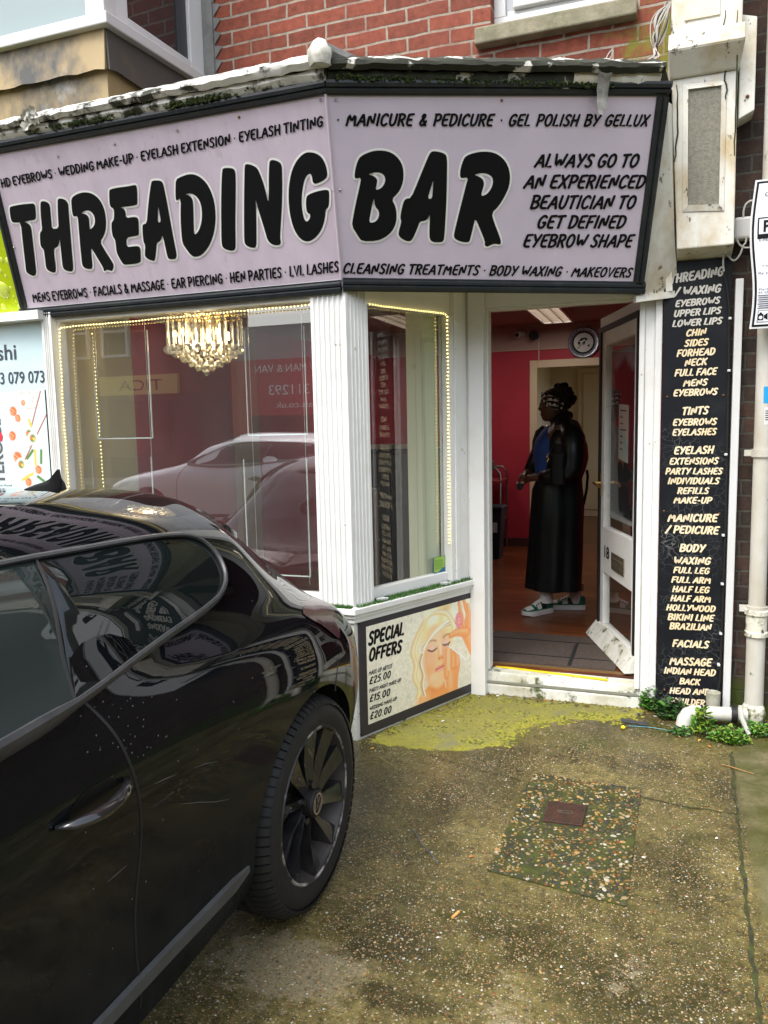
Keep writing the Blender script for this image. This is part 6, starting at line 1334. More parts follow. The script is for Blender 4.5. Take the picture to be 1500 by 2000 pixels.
m=MB(); m.tube([P3(1082,826,5.34),P3(1098,815,5.36),P3(1110,812,5.42),P3(1104,814,5.48)],[.03,.034,.034,.03],10); m.build('coat_collar',COAT,wm,smooth=True)
m=MB(); m.loft(rings_px([(940,1046,1100,.13),(915,1045,1104,.135),(895,1043,1108,.14),(876,1042,1108,.15),(858,1047,1106,.145),(842,1058,1104,.12),(832,1068,1104,.08)],24,0),False); m.build('blue_top',mat('royal_blue_top',(.012,.05,.22),.7),wm,smooth=True,angle=180)
m=MB(); m.tube([P3(1146,918,5.40),P3(1148,930,5.40),P3(1146,955,5.41),P3(1140,985,5.42)],.010,6); m.build('coat_belt',COAT,wm,smooth=True)
# trousers ends, socks, trainers
for (x,Y) in ((1068,5.40),(1124,5.58)):
    m=MB(); m.tube([P3(x,1138,Y),P3(x,1153,Y)],[.06,.056],14); m.build('trouser_leg',mat('cream_trouser',(.36,.29,.22),.8),wm,smooth=True)
    m=MB(); m.tube([P3(x-1,1150,Y),P3(x-1,1176,Y)],[.041,.046],14); m.build('sock',mat('white_sock',(.62,.61,.6),.85),wm,smooth=True)
GREEN=mat('trainer_green',(.008,.11,.065),.5); SOLE=mat('trainer_sole',(.62,.62,.6),.5); WHT=mat('trainer_white',(.64,.63,.6),.5)
def trainer(heel,toe):
    h=np.array(heel,float); t=np.array(toe,float); d=t-h; L=np.linalg.norm(d); d/=L; q=np.array((d[1],-d[0])); k=L/.275
    def pt(l,w,z): p_=h+d*l*k+q*w; return (p_[0],p_[1],FZ+z)
    def half(l): return float(np.interp(l,[0,.02,.06,.13,.19,.24,.265,.275],[.018,.032,.037,.039,.048,.044,.028,.008]))
    def top(l): return float(np.interp(l,[0,.02,.05,.09,.12,.15,.19,.235,.265,.275],[.085,.10,.098,.10,.098,.086,.068,.058,.048,.034]))
    S=[];U=[]
    for l in np.linspace(0,.275,20):
        w=half(l)+.006; S.append([pt(l,-w,.002+.006*(l>.24)),pt(l,w,.002+.006*(l>.24)),pt(l,w+.001,.020),pt(l,w-.002,.036),pt(l,-w+.002,.036),pt(l,-w-.001,.020)])
        w=half(l); hh=top(l); U.append([pt(l,w*math.cos(a)*(1-.25*max(0,math.sin(a))),.034+(hh-.034)*max(0,math.sin(a))) for a in np.linspace(0,math.pi,13)])
    m=MB(); m.loft(S,True); m.build('trainer_sole',SOLE,wm,smooth=True,angle=50)
    m=MB(); m.loft(U,True,closed=True); 
    tn=m.build('trainer_upper',GREEN,wm,smooth=True,angle=60)
    def overlay(name,l0,l1,a0,a1,mt,off):
        r=[]
        for l in np.linspace(l0,l1,8):
            w=half(l)+off; hh=top(l)+off; r.append([pt(l,w*math.cos(a)*(1-.25*max(0,math.sin(a))),.034+(hh-.034)*max(0,math.sin(a))) for a in np.linspace(a0,a1,10)])
        m=MB(); m.loft(r,False,closed=False); m.build(name,mt,tn,smooth=True)
    overlay('toe_cap',.205,.262,.5,2.64,WHT,.002); overlay('lace_panel',.105,.185,1.05,2.1,WHT,.004)
    overlay('side_stripe',.085,.125,.15,1.0,BLK,.002); overlay('side_stripe',.085,.125,2.14,3.0,BLK,.002); overlay('side_flash',.13,.17,.2,.8,WHT,.002); overlay('side_flash',.13,.17,2.34,2.94,WHT,.002)
    for i in range(4):
        l=.115+.02*i; m=MB(); hh=top(l); m.tube([pt(l,-.026,hh-.014),pt(l+.004,0,hh+.007),pt(l,.026,hh-.014)],.0042,6); m.build('lace',WHT,tn)
trainer((-.725,5.455),(-.895,5.262)); trainer((-.505,5.585),(-.765,5.545))
# what she carries
bg_=thing('handbag',P3(1085,955,5.16),'black leather handbag with a gold clasp tucked under the woman’s arm','handbag'); 
m=MB(); m.loft([[(P3(x+ (u*15),y,5.17+v*.035)) for u,v in ((-1,-.6),(-.6,-1),(.6,-1),(1,-.6),(1,.6),(.6,1),(-.6,1),(-1,.6))] for x,y in ((1090,948),(1090,942),(1090,915),(1090,892),(1091,886))],True); m.build('bag_body',mat('bag_leather',(.004,.004,.005),.4,bump=.5,bscale=30,spec=.3),bg_,smooth=True,angle=180,bevel=.01)
m=MB(); m.tube([P3(1074,884,5.12),P3(1070,888,5.105),P3(1068,893,5.10),P3(1072,895,5.10),P3(1068,902,5.10)],.005,6); m.build('clasp',GOLD,bg_,smooth=True)
m=MB(); m.tube([P3(1075,884,5.15),P3(1085,866,5.16),P3(1098,872,5.16),P3(1101,884,5.15)],.007,6); m.build('bag_strap',mat('bag_leather',(.009,.009,.010),.4),bg_,smooth=True)
pu=thing('coin_purse',P3(1017,956,5.39),'small red, white and black purse held in the woman’s hands','purse')
m=MB(); m.loft([[P3(x+u*w,y,5.39+v*.018) for u,v in ((-1,-.5),(0,-1),(1,-.5),(1,.5),(0,1),(-1,.5))] for x,y,w in ((1015,957,4),(1015,952,6.5),(1016,946,8),(1017,944,8.4))],True); m.build('purse_base',BLK,pu,smooth=True)
m=MB(); m.loft([[P3(x+u*w,y,5.39+v*.018) for u,v in ((-1,-.5),(0,-1),(1,-.5),(1,.5),(0,1),(-1,.5))] for x,y,w in ((1017,944,8.4),(1018,941,8.6))],True); m.build('purse_stripe',mat('purse_white',(.6,.58,.55),.5),pu)
m=MB(); m.loft([[P3(x+u*w,y,5.39+v*.018) for u,v in ((-1,-.5),(0,-1),(1,-.5),(1,.5),(0,1),(-1,.5))] for x,y,w in ((1018,941,8.6),(1020,936,6))],True); m.build('purse_top',mat('purse_red',(.35,.02,.02),.5),pu)
# ------------------------------------------------------------------ right-hand neighbour wall and its fittings
rw=MB(); rw.box(.022,7.,4.052,4.35,-.1,6.2); o=rw.build('brick_wall',DBRICK); tag(o,'dark brown brick wall with sooty joints beside the price board','wall')
# console bracket: painted timber corbel at the end of the canopy
cs=thing('console_bracket',(.16,3.95,2.25),'cracked white timber console with a grey pebbledash panel above the price board','console')
m=MB(); m.hexa([(.045,3.90,2.255),(.285,3.90,2.255),(.285,4.05,2.22),(.045,4.05,2.22),(.005,3.90,3.0),(.28,3.90,3.0),(.28,4.05,3.0),(.005,4.05,3.0)]); m.build('console_body',WHITE_OLD,cs,bevel=.006)
CPL=Plane((0,3.90,0),(1,0,0),(0,0,1))
def cquad(pts): return [CPL.hit(*q) for q in pts]
inner=cquad([(1343,402),(1404,400),(1409,168),(1344,176)]); outer=cquad([(1333,414),(1414,412),(1419,158),(1334,165)])
m=MB(); m.add([CPL.p(*q,.001) for q in inner],[(0,1,2,3)]); m.build('pebbledash_panel',mat('pebbledash',(.23,.22,.175),.95,c2=(.16,.155,.12),scale=60,bump=1,bscale=160,c3=(.33,.31,.26),s3=90,lo3=.6,hi3=.7),cs)
for i in range(4):
    a,b=i,(i+1)%4; m=MB(); P=[outer[a],outer[b],inner[b],inner[a]]; m.add([CPL.p(*P[0],.004),CPL.p(*P[1],.004),CPL.p(*P[2],.012),CPL.p(*P[3],.012),CPL.p(*P[3],.0),CPL.p(*P[2],.0)],[(0,1,2,3),(3,2,5,4)]); m.build('panel_bead',WHITE_OLD,cs)
m=MB(); m.hexa([(.0,3.885,3.0),(.285,3.885,3.0),(.285,4.05,3.0),(.0,4.05,3.0),(-.01,3.80,3.085),(.30,3.80,3.085),(.30,4.05,3.085),(-.01,4.05,3.085)]); m.hexa([(-.01,3.80,3.085),(.30,3.80,3.085),(.30,4.05,3.085),(-.01,4.05,3.085),(-.01,3.82,3.16),(.30,3.82,3.16),(.30,4.05,3.16),(-.01,4.05,3.16)]); m.build('console_ledge',WHITE_OLD,cs,bevel=.006)
m=MB(); m.box(.0,.29,3.86,4.05,3.16,4.2); m.build('console_block',WHITE_OLD,cs,bevel=.008); m=MB(); m.box(.055,.20,3.853,3.86,3.22,4.0); m.build('block_panel',mat('cream_old_paint',(.60,.55,.40),.6,c2=(.68,.66,.58),scale=6),cs,bevel=.003)
rr=random.Random(21)
for pts in ([(1418,20),(1412,60),(1424,80),(1421,115)],[(1420,118),(1414,150),(1420,170),(1416,200)],[(1322,165),(1324,260),(1316,330)],[(1440,20),(1437,200),(1434,330)]):
    m=MB(); Yc=3.848 if pts[0][1]<100 else 3.894; q=[]
    for i in range(len(pts)-1):
        for k in range(5): t=k/5; q.append(onY(pts[i][0]*(1-t)+pts[i+1][0]*t+rr.uniform(-1.5,1.5),pts[i][1]*(1-t)+pts[i+1][1]*t,Yc))
    m.tube(q,[.0018+.002*math.sin(3*i/len(q)) for i in range(len(q))],5); m.build('paint_crack',CRACK,cs)
# white cable box, junction box, trunking
o=thing('cable_box',(.32,3.96,2.78),'narrow white timber box with a rusty bolt hanging beside the console','box'); m=MB(); m.hexa([(.290,3.93,2.80),(.354,3.93,2.83),(.354,4.05,2.83),(.290,4.05,2.80),(.288,3.93,3.24),(.354,3.93,3.22),(.354,4.05,3.22),(.288,4.05,3.24)]); m.build('casing',WHITE_OLD,o,bevel=.004); m=MB(); c=onY(1460,188,3.928); m.tube([c,c-(0,.004,0),c-(0,.008,0)],[.008,.007,.003],8); m.build('bolt',RUST,o)
o=thing('junction_box',(.335,4.0,2.29),'pale grey plastic junction box with cables beside the parking notice','junction box'); m=MB(); m.box(.290,.378,3.985,4.05,2.292,2.392); m.build('casing',mat('grey_plastic',(.50,.50,.48),.5),o,bevel=.012)
for pts in ([(1438,462),(1443,478),(1455,485),(1475,482)],[(1458,455),(1457,475),(1452,478),(1445,500),(1432,512),(1420,495),(1415,488)],[(1414,490),(1412,515),(1414,530)],[(1475,390),(1458,395),(1452,410),(1452,425)]):
    m=MB(); q=chaikin([onY(*p_,3.99) for p_ in pts],2,False); m.tube(q,.0045,6); m.build('cable',mat('grey_cable',(.42,.41,.37),.5),o,smooth=True)
m=MB(); m.tube([onY(1414,528,4.0),onY(1420,560,4.0),onY(1425,600,4.0),onY(1424,700,4.01),onY(1418,1000,4.01),onY(1412,1180,4.01),onY(1406,1330,4.0),onY(1400,1360,3.99)],.005,6); m.build('black_cable',BLK,o,smooth=True)
for x,y in ((1426,622),(1424,724),(1418,888),(1413,1046),(1411,1141),(1408,1238),(1404,1299)): 
    p_=onY(x,y,4.0); m=MB(); m.box(p_[0]-.007,p_[0]+.006,3.994,4.03,p_[2]-.005,p_[2]+.006); m.build('cable_clip',PVC,o,bevel=.002)
o=thing('cable_trunking',(.32,4.02,.03),'straight white plastic trunking running up the wall beside the price board','trunking'); m=MB(); m.hexa([(.300,3.995,.03),(.334,3.995,.03),(.334,4.05,.03),(.300,4.05,.03),(.304,3.995,2.118),(.338,3.995,2.118),(.338,4.05,2.118),(.304,4.05,2.118)]); m.build('trunking_cover',PVC,o,bevel=.003)
# coil of loose cables by the console
o=thing('loose_cables',(-.1,3.85,3.0),'bundle of thin loose white and black cables looped beside the console','cables')
for i in range(9):
    q=[onY(1308+rr.uniform(-4,3),10+rr.uniform(-6,6),3.8),onY(1285+rr.uniform(-18,10),35+rr.uniform(-8,8),3.78),onY(1270+rr.uniform(-8,18),75+rr.uniform(-8,8),3.78),onY(1280+rr.uniform(-4,6),98+rr.uniform(-3,3),3.8),onY(1262+rr.uniform(-12,30),115+rr.uniform(-4,4),3.75),onY(1232+rr.uniform(-10,50),129+rr.uniform(-3,3),3.66)]
    if i>4: q=q[:4]+[onY(1300+rr.uniform(-5,5),60+rr.uniform(-10,10),3.82),onY(1308,12,3.84)]
    m=MB(); m.tube(chaikin(q,2,False),rr.choice((.0022,.003)),5); m.build('cable',BLK if i%4==1 else mat('white_cable',(.42,.40,.36),.5),o,smooth=True)
m=MB(); m.tube(chaikin([onY(1180,125,3.55),onY(1186,108,3.56),onY(1196,95,3.57),onY(1198,104,3.57),onY(1188,118,3.56)],2,False),.002,5); m.build('cable',mat('white_cable',(.42,.40,.36),.5),o)
# white downpipe
dp=thing('downpipe',(.436,3.965,0),'white cast-iron downpipe with mossy joints on the dark brick wall','downpipe')
IRON=mat('painted_iron_pipe',(.54,.53,.48),.45,c2=(.44,.41,.33),scale=6,lo=.42,hi=.7,bump=.2,c3=(.06,.055,.03),s3=9,lo3=.64,hi3=.68,stretch=(1,1,.5))
px=.436; zj=onY(1475,1215,3.95)[2]
m=MB(); m.cyl((px,3.97,.0),(px,3.97,zj),.042,20); m.cyl((px,3.97,zj),(px,3.97,6.),.038,20); m.build('pipe',IRON,dp,smooth=True)
m=MB(); m.lathe([(.042,-.075),(.052,-.07),(.052,-.05),(.047,-.045),(.047,.03),(.054,.035),(.054,.055),(.044,.06),(.038,.065)],(px,3.97,zj),'z',24); m.build('joint_collar',mat('mossy_pipe_joint',(.62,.60,.50),.6,c2=(.09,.10,.02),scale=14,lo=.48,hi=.58,bump=.5,c3=(.02,.02,.01),s3=20,lo3=.6,hi3=.65),dp,smooth=True,angle=30)
for z in (onY(1480,885,3.95)[2],onY(1470,1200,3.95)[2]+.02):
    m=MB(); m.lathe([(.038,-.018),(.046,-.018),(.046,.018),(.038,.018)],(px,3.97,z),'z',20); m.box(px-.075,px-.04,3.975,4.0,z-.014,z+.014); m.box(px+.04,px+.075,3.975,4.0,z-.014,z+.014); m.build('bracket',IRON,dp,smooth=True,angle=30)
m=MB(); m.lathe([(.05,0),(.055,.02),(.05,.06),(.042,.075)],(px,3.97,.03),'z',20); m.build('shoe',mat('mossy_pipe_joint',(.5,.5,.4),.6),dp,smooth=True)
def wrap(z0,z1,a0,a1,mt,name):
    m=MB(); m.loft([[(px+.0388*math.cos(a),3.97+.0388*math.sin(a),z) for a in np.linspace(a0,a1,7)] for z in (z0,z1)],False,closed=False); return m.build(name,mt,dp,smooth=True)
z1=onY(1495,755,3.935)[2]; wrap(z1-.075,z1,-1.75,-.6,mat('blue_sticker',(.02,.30,.62),.4),'blue_sticker'); z2=onY(1495,795,3.935)[2]; s_=wrap(z2-.08,z2,-1.6,-.6,mat('label_white',(.62,.62,.6),.5),'white_sticker')
for i in range(5): m=MB(); z=z2-.02-.01*i; m.loft([[(px+.0392*math.cos(a),3.97+.0392*math.sin(a),zz) for a in np.linspace(-1.5,-.9,5)] for zz in (z,z+.004)],False,closed=False); m.build('barcode_line',BLACKTXT,s_)
# parking notice at the right edge
pn=thing('parking_notice',(.55,3.85,1.87),'white parking notice with black border, P symbol and camera icon, cut off at the right','sign')
NP=Plane((.352,3.84,1.87),(1,0,0),(0,0,1)); wv=lambda z: .010*math.sin(z*11)
def pan(u0,u1,z0,z1,o,mt,name,par,n=14):
    m=MB(); m.loft([[NP.p(u0+wv(z),z,o),NP.p(u1+wv(z),z,o),NP.p(u1+wv(z),z,o-.003),NP.p(u0+wv(z),z,o-.003)] for z in np.linspace(z0,z1,n)],True); return m.build(name,mt,par)
bp_=pan(0,.46,0,.635,0,PVC,'plate',pn); pan(.008,.452,.008,.627,.0012,BLACKTXT,'border',pn); pan(.017,.443,.017,.618,.0024,mat('notice_white',(.66,.68,.70),.35),'face',pn)
bx=pan(.03,.2,.385,.475,.0036,BLACKTXT,'symbol_panel',pn,4); pan(.036,.085,.405,.469,.0048,mat('notice_white',(.66,.68,.70),.35),'symbol_face',pn,4)
m=MB(); sans(m,Plane(NP.p(0,0),(1,0,0),(0,0,1)),'P',(.044,.414),(.074,.414),.048,off=.0062,bold=.03); m.build('lettering',BLACKTXT,pn)
for t_,u,z,w_,h_ in (('CCTV',.045,.562,.085,.018),('E-PERMIT',.028,.375,.08,.009),('Terms and conditions',.04,.265,.22,.008),('By parking here',.03,.235,.15,.008),('Parking charges apply',.035,.165,.2,.008),('at all times',.032,.152,.1,.008)):
    m=MB(); sans(m,Plane(NP.p(0,0),(1,0,0),(0,0,1)),t_,(u,z),(u+w_,z),h_,off=.0052); m.build('lettering',mat('notice_ink',(.05,.05,.09),.5),pn)
m=MB()
for i in range(7): m.add([NP.p(.03+.004*(i%2),.140-.009*i,.0045),NP.p(.25,.140-.009*i,.0045),NP.p(.25,.1435-.009*i,.0045),NP.p(.03+.004*(i%2),.1435-.009*i,.0045)],[(0,1,2,3)])
m.build('small_print',mat('notice_ink',(.05,.05,.09),.5),pn,kind='stuff')
pan(.026,.08,.026,.078,.0036,BLACKTXT,'icon_border',pn,3); pan(.0285,.0775,.0285,.0755,.0046,mat('notice_white',(.66,.68,.70),.35),'icon_face',pn,3)
m=MB(); m.add([NP.p(a,b,.0058) for a,b in ((.033,.035),(.055,.035),(.055,.062),(.05,.062),(.048,.069),(.04,.069),(.038,.062),(.033,.062))],[tuple(range(8))]); m.add([NP.p(a,b,.0058) for a,b in ((.057,.044),(.072,.036),(.072,.066),(.057,.056))],[(0,1,2,3)]); m.add([NP.p(.044+.0075*math.cos(t),.047+.0075*math.sin(t),.0062) for t in np.linspace(0,6.28,13)[:-1]],[tuple(range(12))],1); m.build('camera_icon',[BLACKTXT,mat('notice_white',(.66,.68,.70),.35)],pn)
# waste pipe, its lever, and the grey stub
wpz=.062; o=thing('waste_pipe',(.25,3.88,0),'fat white waste pipe with an elbow lying low along the wall','pipe')
WP_=mat('dirty_pvc_pipe',(.52,.52,.47),.4,c2=(.42,.41,.33),scale=7,lo=.5,hi=.75,c3=(.10,.11,.03),s3=9,lo3=.64,hi3=.72)
m=MB(); m.cyl((.195,3.885,wpz),(.40,3.9,wpz+.006),.034,20); m.build('pipe_run',WP_,o,smooth=True)
m=MB(); m.tube([(.20,3.885,wpz),(.165,3.875,wpz),(.14,3.862,wpz-.008),(.125,3.85,wpz-.03),(.122,3.845,wpz-.06)],[.036,.038,.038,.038,.040],18); m.build('elbow',WP_,o,smooth=True)
m=MB(); m.lathe([(.036,-.014),(.040,-.012),(.040,.012),(.036,.014)],(.345,3.896,wpz+.004),'x',20); m.build('pipe_band',BLK,o,smooth=True); m=MB(); m.lathe([(.036,-.006),(.039,0),(.036,.006)],(.20,3.885,wpz),'x',20); m.build('pipe_band',BLK,o,smooth=True)
m=MB(); m.tube([onY(1446,1378,3.83),onY(1448,1400,3.82),onY(1456,1420,3.81),onY(1463,1434,3.80)],[.009,.012,.011,.010],8); m.build('lever',WP_,o,smooth=True)
o=thing('pipe_stub',(.253,3.95,.04),'short grey cement-coloured pipe stub standing in front of the price board','pipe'); m=MB(); m.lathe([(.0,.03),(.029,.03),(.031,.0),(.033,.115),(.030,.117),(.026,.112),(.022,.06)],(.255,3.965,.03),'z',18); m.build('stub',mat('grey_stub',(.36,.35,.30),.8,c2=(.25,.25,.17),scale=20),o,smooth=True,angle=40)
# ------------------------------------------------------------------ weeds
LF=[mat('weed_bright',(.085,.24,.018),.5),mat('weed_mid',(.05,.15,.015),.5),mat('weed_dark',(.03,.085,.018),.5),mat('ivy_leaf',(.035,.055,.022),.45),mat('weed_yellow',(.16,.24,.02),.5)]
STEM=mat('weed_stem',(.10,.13,.03),.6)
def weed(c,rx,ry,h,n,size,label,name='weed',mats=(0,1,2),kind='round',seed=0,cat='weed'):
    rr=random.Random(seed); t=thing(name,(c[0],c[1],0),label,cat,'weeds growing along the wall foot'); lm=MB(); sm=MB()
    for i in range(n):
        a=rr.uniform(0,6.28); r=math.sqrt(rr.random()); x=c[0]+rx*r*math.cos(a); y=c[1]+ry*r*math.sin(a); z=max(.006,1.35*h*(1-r*r*.75)*rr.uniform(.15,1.)); L=size*rr.uniform(.5,1.3); az=rr.uniform(0,6.28); el=rr.uniform(-.1,.85)
        d=np.array((math.cos(az)*math.cos(el),math.sin(az)*math.cos(el),math.sin(el))); s=np.array((-math.sin(az),math.cos(az),rr.uniform(-.25,.25))); p=np.array((x,y,z)); up_=np.cross(d,s)*.15*L
        k=rr.choice(mats)
        if kind=='ivy': pts=[(0,0),(.25,.5),(.5,.32),(.6,.62),(.8,.25),(1.1,0)]
        elif kind=='feather': pts=[(0,0),(.2,.16),(.3,.10),(.5,.30),(.6,.14),(.8,.20),(1,0)]
        else: pts=[(0,0),(.25,.30),(.55,.42),(.85,.28),(1,0)]
        V=[p+d*u*L+s*w*L+up_*(w>0) for u,w in pts]+[p+d*u*L-s*w*L+up_ for u,w in pts[-2:0:-1]]
        q=len(pts); lm.add(V,[tuple(range(q))+tuple(), tuple([0]+list(range(len(V)-1,q-2,-1)))[:]],mats.index(k))
        if i%9==0: sm.tube([(c[0]+(x-c[0])*.5,c[1]+(y-c[1])*.5,0),(x,y,z*.8),p],.0012,4)
    lm.build('leaves',[LF[k] for k in mats],t); sm.build('stems',STEM,t)
gp=lambda x,y: onZ(x,y)[:2]
weed(gp(1275,1385)+(0,-.01),.07,.04,.095,340,.020,'dense green clover-like weed at the foot of the door pier',mats=(1,2,0),seed=1)
weed(gp(1312,1402),.075,.045,.075,150,.030,'darker ivy-leaved weed in front of the price board foot',kind='ivy',mats=(3,2,1),seed=2)
weed(gp(1372,1440)+(0,.02),.05,.04,.11,120,.036,'tall pointed-leaf weed growing over the white waste pipe',kind='feather',mats=(0,1,4),seed=3)
weed(gp(1425,1452)+(0,.02),.085,.05,.055,420,.016,'bright chickweed cushion spilling below the white waste pipe',mats=(0,4,1),seed=4)
weed(gp(1478,1440)+(0,.03),.06,.05,.05,300,.016,'bright small-leaved weed at the foot of the downpipe',mats=(0,1,4,2),seed=5)
weed(gp(1332,1435),.05,.03,.02,60,.02,'thin trailing weed on the concrete left of the pipe elbow',mats=(1,2),seed=6)
t=thing('grass_tuft',(*gp(1213,1372),0),'thin tuft of grass sprouting at the door step edge','weed','weeds growing along the wall foot'); m=MB(); c=gp(1213,1374)
for i in range(26):
    a=rr.uniform(0,6.28); l=rr.uniform(.03,.10); e=rr.uniform(.15,.9); p0=np.array((c[0]+rr.gauss(0,.02),c[1]-.015,0)); p1=p0+np.array((math.cos(a)*l*e*.5,math.sin(a)*l*e*.3,l*.7)); p2=p0+np.array((math.cos(a)*l*e,math.sin(a)*l*e*.6,l)); w=np.array((-math.sin(a),math.cos(a),0))*.0016
    m.add([p0-w,p0+w,p1+w*.8,p1-w*.8,p2],[(0,1,2,3),(3,2,4)])
m.build('blades',[LF[1]],t)
# moss on the canopy edge
m=MB()
for i in range(620):
    pl,u=(TP,rr.choice((rr.gauss(-.5,.09),rr.gauss(-.5,.09),rr.gauss(-1.05,.12)))) if rr.random()<.55 else (BP,rr.uniform(-.05,1.1))
    if (pl is TP and u>.08): continue
    w=.806+(.03*u/1.3 if pl is BP else 0)+rr.uniform(-.004,.016); c=pl.p(u,w,.018+rr.uniform(0,.012)); r=rr.uniform(.003,.008); m.ball(c,r,5,4,rr.choice((0,0,1)),sc=(1,1,.8))
o=m.build('canopy_moss',[mat('moss_green',(.035,.055,.010),.95),mat('moss_dark',(.025,.04,.01),.95)]); tag(o,'green and dark moss growing along the canopy edge above the sign','moss',kind='stuff')
# ------------------------------------------------------------------ pebbled access slab, iron cover, litter
PS=[onZ(1040,1512)[:2],onZ(1252,1543)[:2],onZ(1222,1772)[:2],onZ(952,1702)[:2]]
sl=thing('access_cover',(-.29,2.73,0),'square pebble-filled access slab with a mossy dark bed in the forecourt','access cover')
m=MB(); m.prism([tuple(p) for p in PS][::-1],-.02,.005); m.build('bed',mat('mossy_bed',(.030,.034,.008),.8,c2=(.055,.065,.008),scale=14,bump=.8,bscale=60,c3=(.020,.018,.008),s3=30),sl)
cov=[onZ(*q)[:2] for q in [(1070,1569),(1147,1578),(1137,1618),(1060,1608)]]
m=MB(); mi=[((.21,.11,.03),0),((.30,.22,.11),1),((.42,.38,.29),2),((.09,.075,.045),3),((.18,.065,.02),4),((.04,.04,.035),5),((.36,.23,.08),6)]
def inq(P,x,y):
    k=False
    for i in range(len(P)):
        a,b=P[i],P[(i+1)%len(P)]
        if (a[1]>y)!=(b[1]>y) and x<(b[0]-a[0])*(y-a[1])/(b[1]-a[1])+a[0]: k=not k
    return k
placed=[]; tries=0
while len(placed)<1500 and tries<40000:
    tries+=1; x=rr.uniform(-.56,-.03); y=rr.uniform(2.27,3.15); r=rr.choice((.003,.004,.005,.0055,.006,.008))*rr.uniform(.8,1.25)
    if not inq(PS,x,y) or inq([np.mean(cov,axis=0)+(q-np.mean(cov,axis=0))*1.12 for q in cov],x,y): continue
    if any((x-a)**2+(y-b)**2<(.85*(r+c))**2 for a,b,c in placed): continue
    edge=min(abs(y-2.3),abs(y-3.12)); 
    if rr.random()>.34+.5*noise.noise(Vector((x*9,y*9,0)))+ (.3 if edge<.08 else 0): continue
    placed.append((x,y,r)); a=rr.uniform(0,3.14); k=len(m.v); m.ball((0,0,0),r,8,5,rr.choices(range(7),(4,4,2,5,2,5,3))[0],sc=(1.25,rr.uniform(.6,.95),.42))
    ca,sa=math.cos(a),math.sin(a)
    for i in range(k,len(m.v)): vx_,vy_,vz_=m.v[i]; m.v[i]=(x+vx_*ca-vy_*sa,y+vx_*sa+vy_*ca,.0055+vz_)
m.build('pebbles',[mat('pebble_%s'%n,c,.45,c2=tuple(v*.6 for v in c),scale=60) for (c,_),n in zip(mi,('ochre','buff','pale','brown','rust','dark','tan'))],sl,smooth=True,kind='stuff')
o=thing('stopcock_cover',(*np.mean(cov,axis=0),.005),'small rusty iron stopcock cover set in the pebbled slab','cover'); IR=mat('rusty_iron',(.060,.026,.016),.6,c2=(.035,.02,.014),scale=30,bump=.3)
m=MB(); m.prism([tuple(p) for p in cov][::-1],.002,.0125); m.build('plate',IR,o,bevel=.002)
c0,c1,c2,c3=cov
def bil(u,v): return (c0*(1-u)+c1*u)*(1-v)+(c3*(1-u)+c2*u)*v
m=MB()
for i in range(-6,13):
    for sg in (1,-1):
        pts=[]
        for v in (0.06,.94):
            u=i/8+(v if sg==1 else -v)*.6+(0 if sg==1 else .3); pts.append((u,v))
        (ua,va),(ub,vb)=pts
        def clip(u0,v0,u1,v1):
            if u1==u0: return None
            ts=[0,1]
            t0=(.05-u0)/(u1-u0); t1=(.95-u0)/(u1-u0); lo,hi=max(0,min(t0,t1)),min(1,max(t0,t1)); return (lo,hi) if hi-lo>.05 else None
        k=clip(ua,va,ub,vb)
        if k: A=bil(ua+(ub-ua)*k[0],va+(vb-va)*k[0]); B=bil(ua+(ub-ua)*k[1],va+(vb-va)*k[1]); m.bar((*A,.0128),(*B,.0128),.0018,.0012+.0002*(sg==1))
m.build('raised_tread',IR,o)
A,B=bil(.3,.5),bil(.7,.5); m=MB(); m.bar((*A,.0135),(*B,.0135),.022,.003); m.build('keyhole_plate',mat('worn_iron',(.10,.07,.05),.5,.3),o); m=MB(); A,B=bil(.42,.5),bil(.66,.5); m.bar((*A,.0152),(*B,.0152),.004,.001); m.build('key_slot',BLK,o)
# loose stones over the forecourt
m=MB()
for i in range(2600):
    x,y=rr.uniform(-1.2,.28),rr.uniform(1.35,3.9); 
    if inq(PS,x,y) or polydist(MOSS,np.array([x]),np.array([y]))[0]<-.02 and rr.random()<.8: continue
    r=rr.choice((.0016,.002,.0025,.003,.004)); k=len(m.v); m.ball((x,y,r*.15),r,6,4,rr.choices(range(7),(5,4,3,4,2,2,3))[0],sc=(rr.uniform(.8,1.4),rr.uniform(.7,1.2),.6))
o=m.build('loose_grit',[mat('pebble_%s'%n,c,.45) for (c,_),n in zip(mi,('ochre','buff','pale','brown','rust','dark','tan'))],smooth=True); tag(o,'fine loose grit scattered over the wet concrete forecourt','grit',kind='stuff')
def litter(name,label,cat,verts,faces,mt,loc=None): m=MB(); m.add(verts,faces); o=m.build(name,mt); tag(o,label,cat); return o
def leaf_(x,y,l,a,c,label,name='fallen_leaf',cat='leaf'):
    p=gp(x,y); d=np.array((math.cos(a),math.sin(a))); s=np.array((-d[1],d[0])); V=[(*(p+d*l*u+s*l*w),.006+.25*l*abs(w)+.1*l*u) for u,w in ((-.5,0),(-.2,.26),(.2,.24),(.5,0),(.2,-.24),(-.2,-.26),(0,0))]
    return litter(name,label,cat,V,[(6,0,1),(6,1,2),(6,2,3),(6,3,4),(6,4,5),(6,5,0)],c)
YL=mat('yellow_leaf',(.55,.30,.05),.5); OR=mat('orange_leaf',(.50,.18,.04),.5); WL=mat('pale_scrap',(.65,.63,.6),.6)
leaf_(727,1464,.022,.3,YL,'small yellow leaf on the concrete beside the car wheel and poster'); leaf_(1366,1448,.022,1.,YL,'yellow leaf lying left of the bright chickweed'); leaf_(1385,1460,.02,2.2,OR,'orange leaf lying under the bright chickweed'); leaf_(920,1676,.018,.6,OR,'tiny reddish leaf scrap left of the pebbled slab')
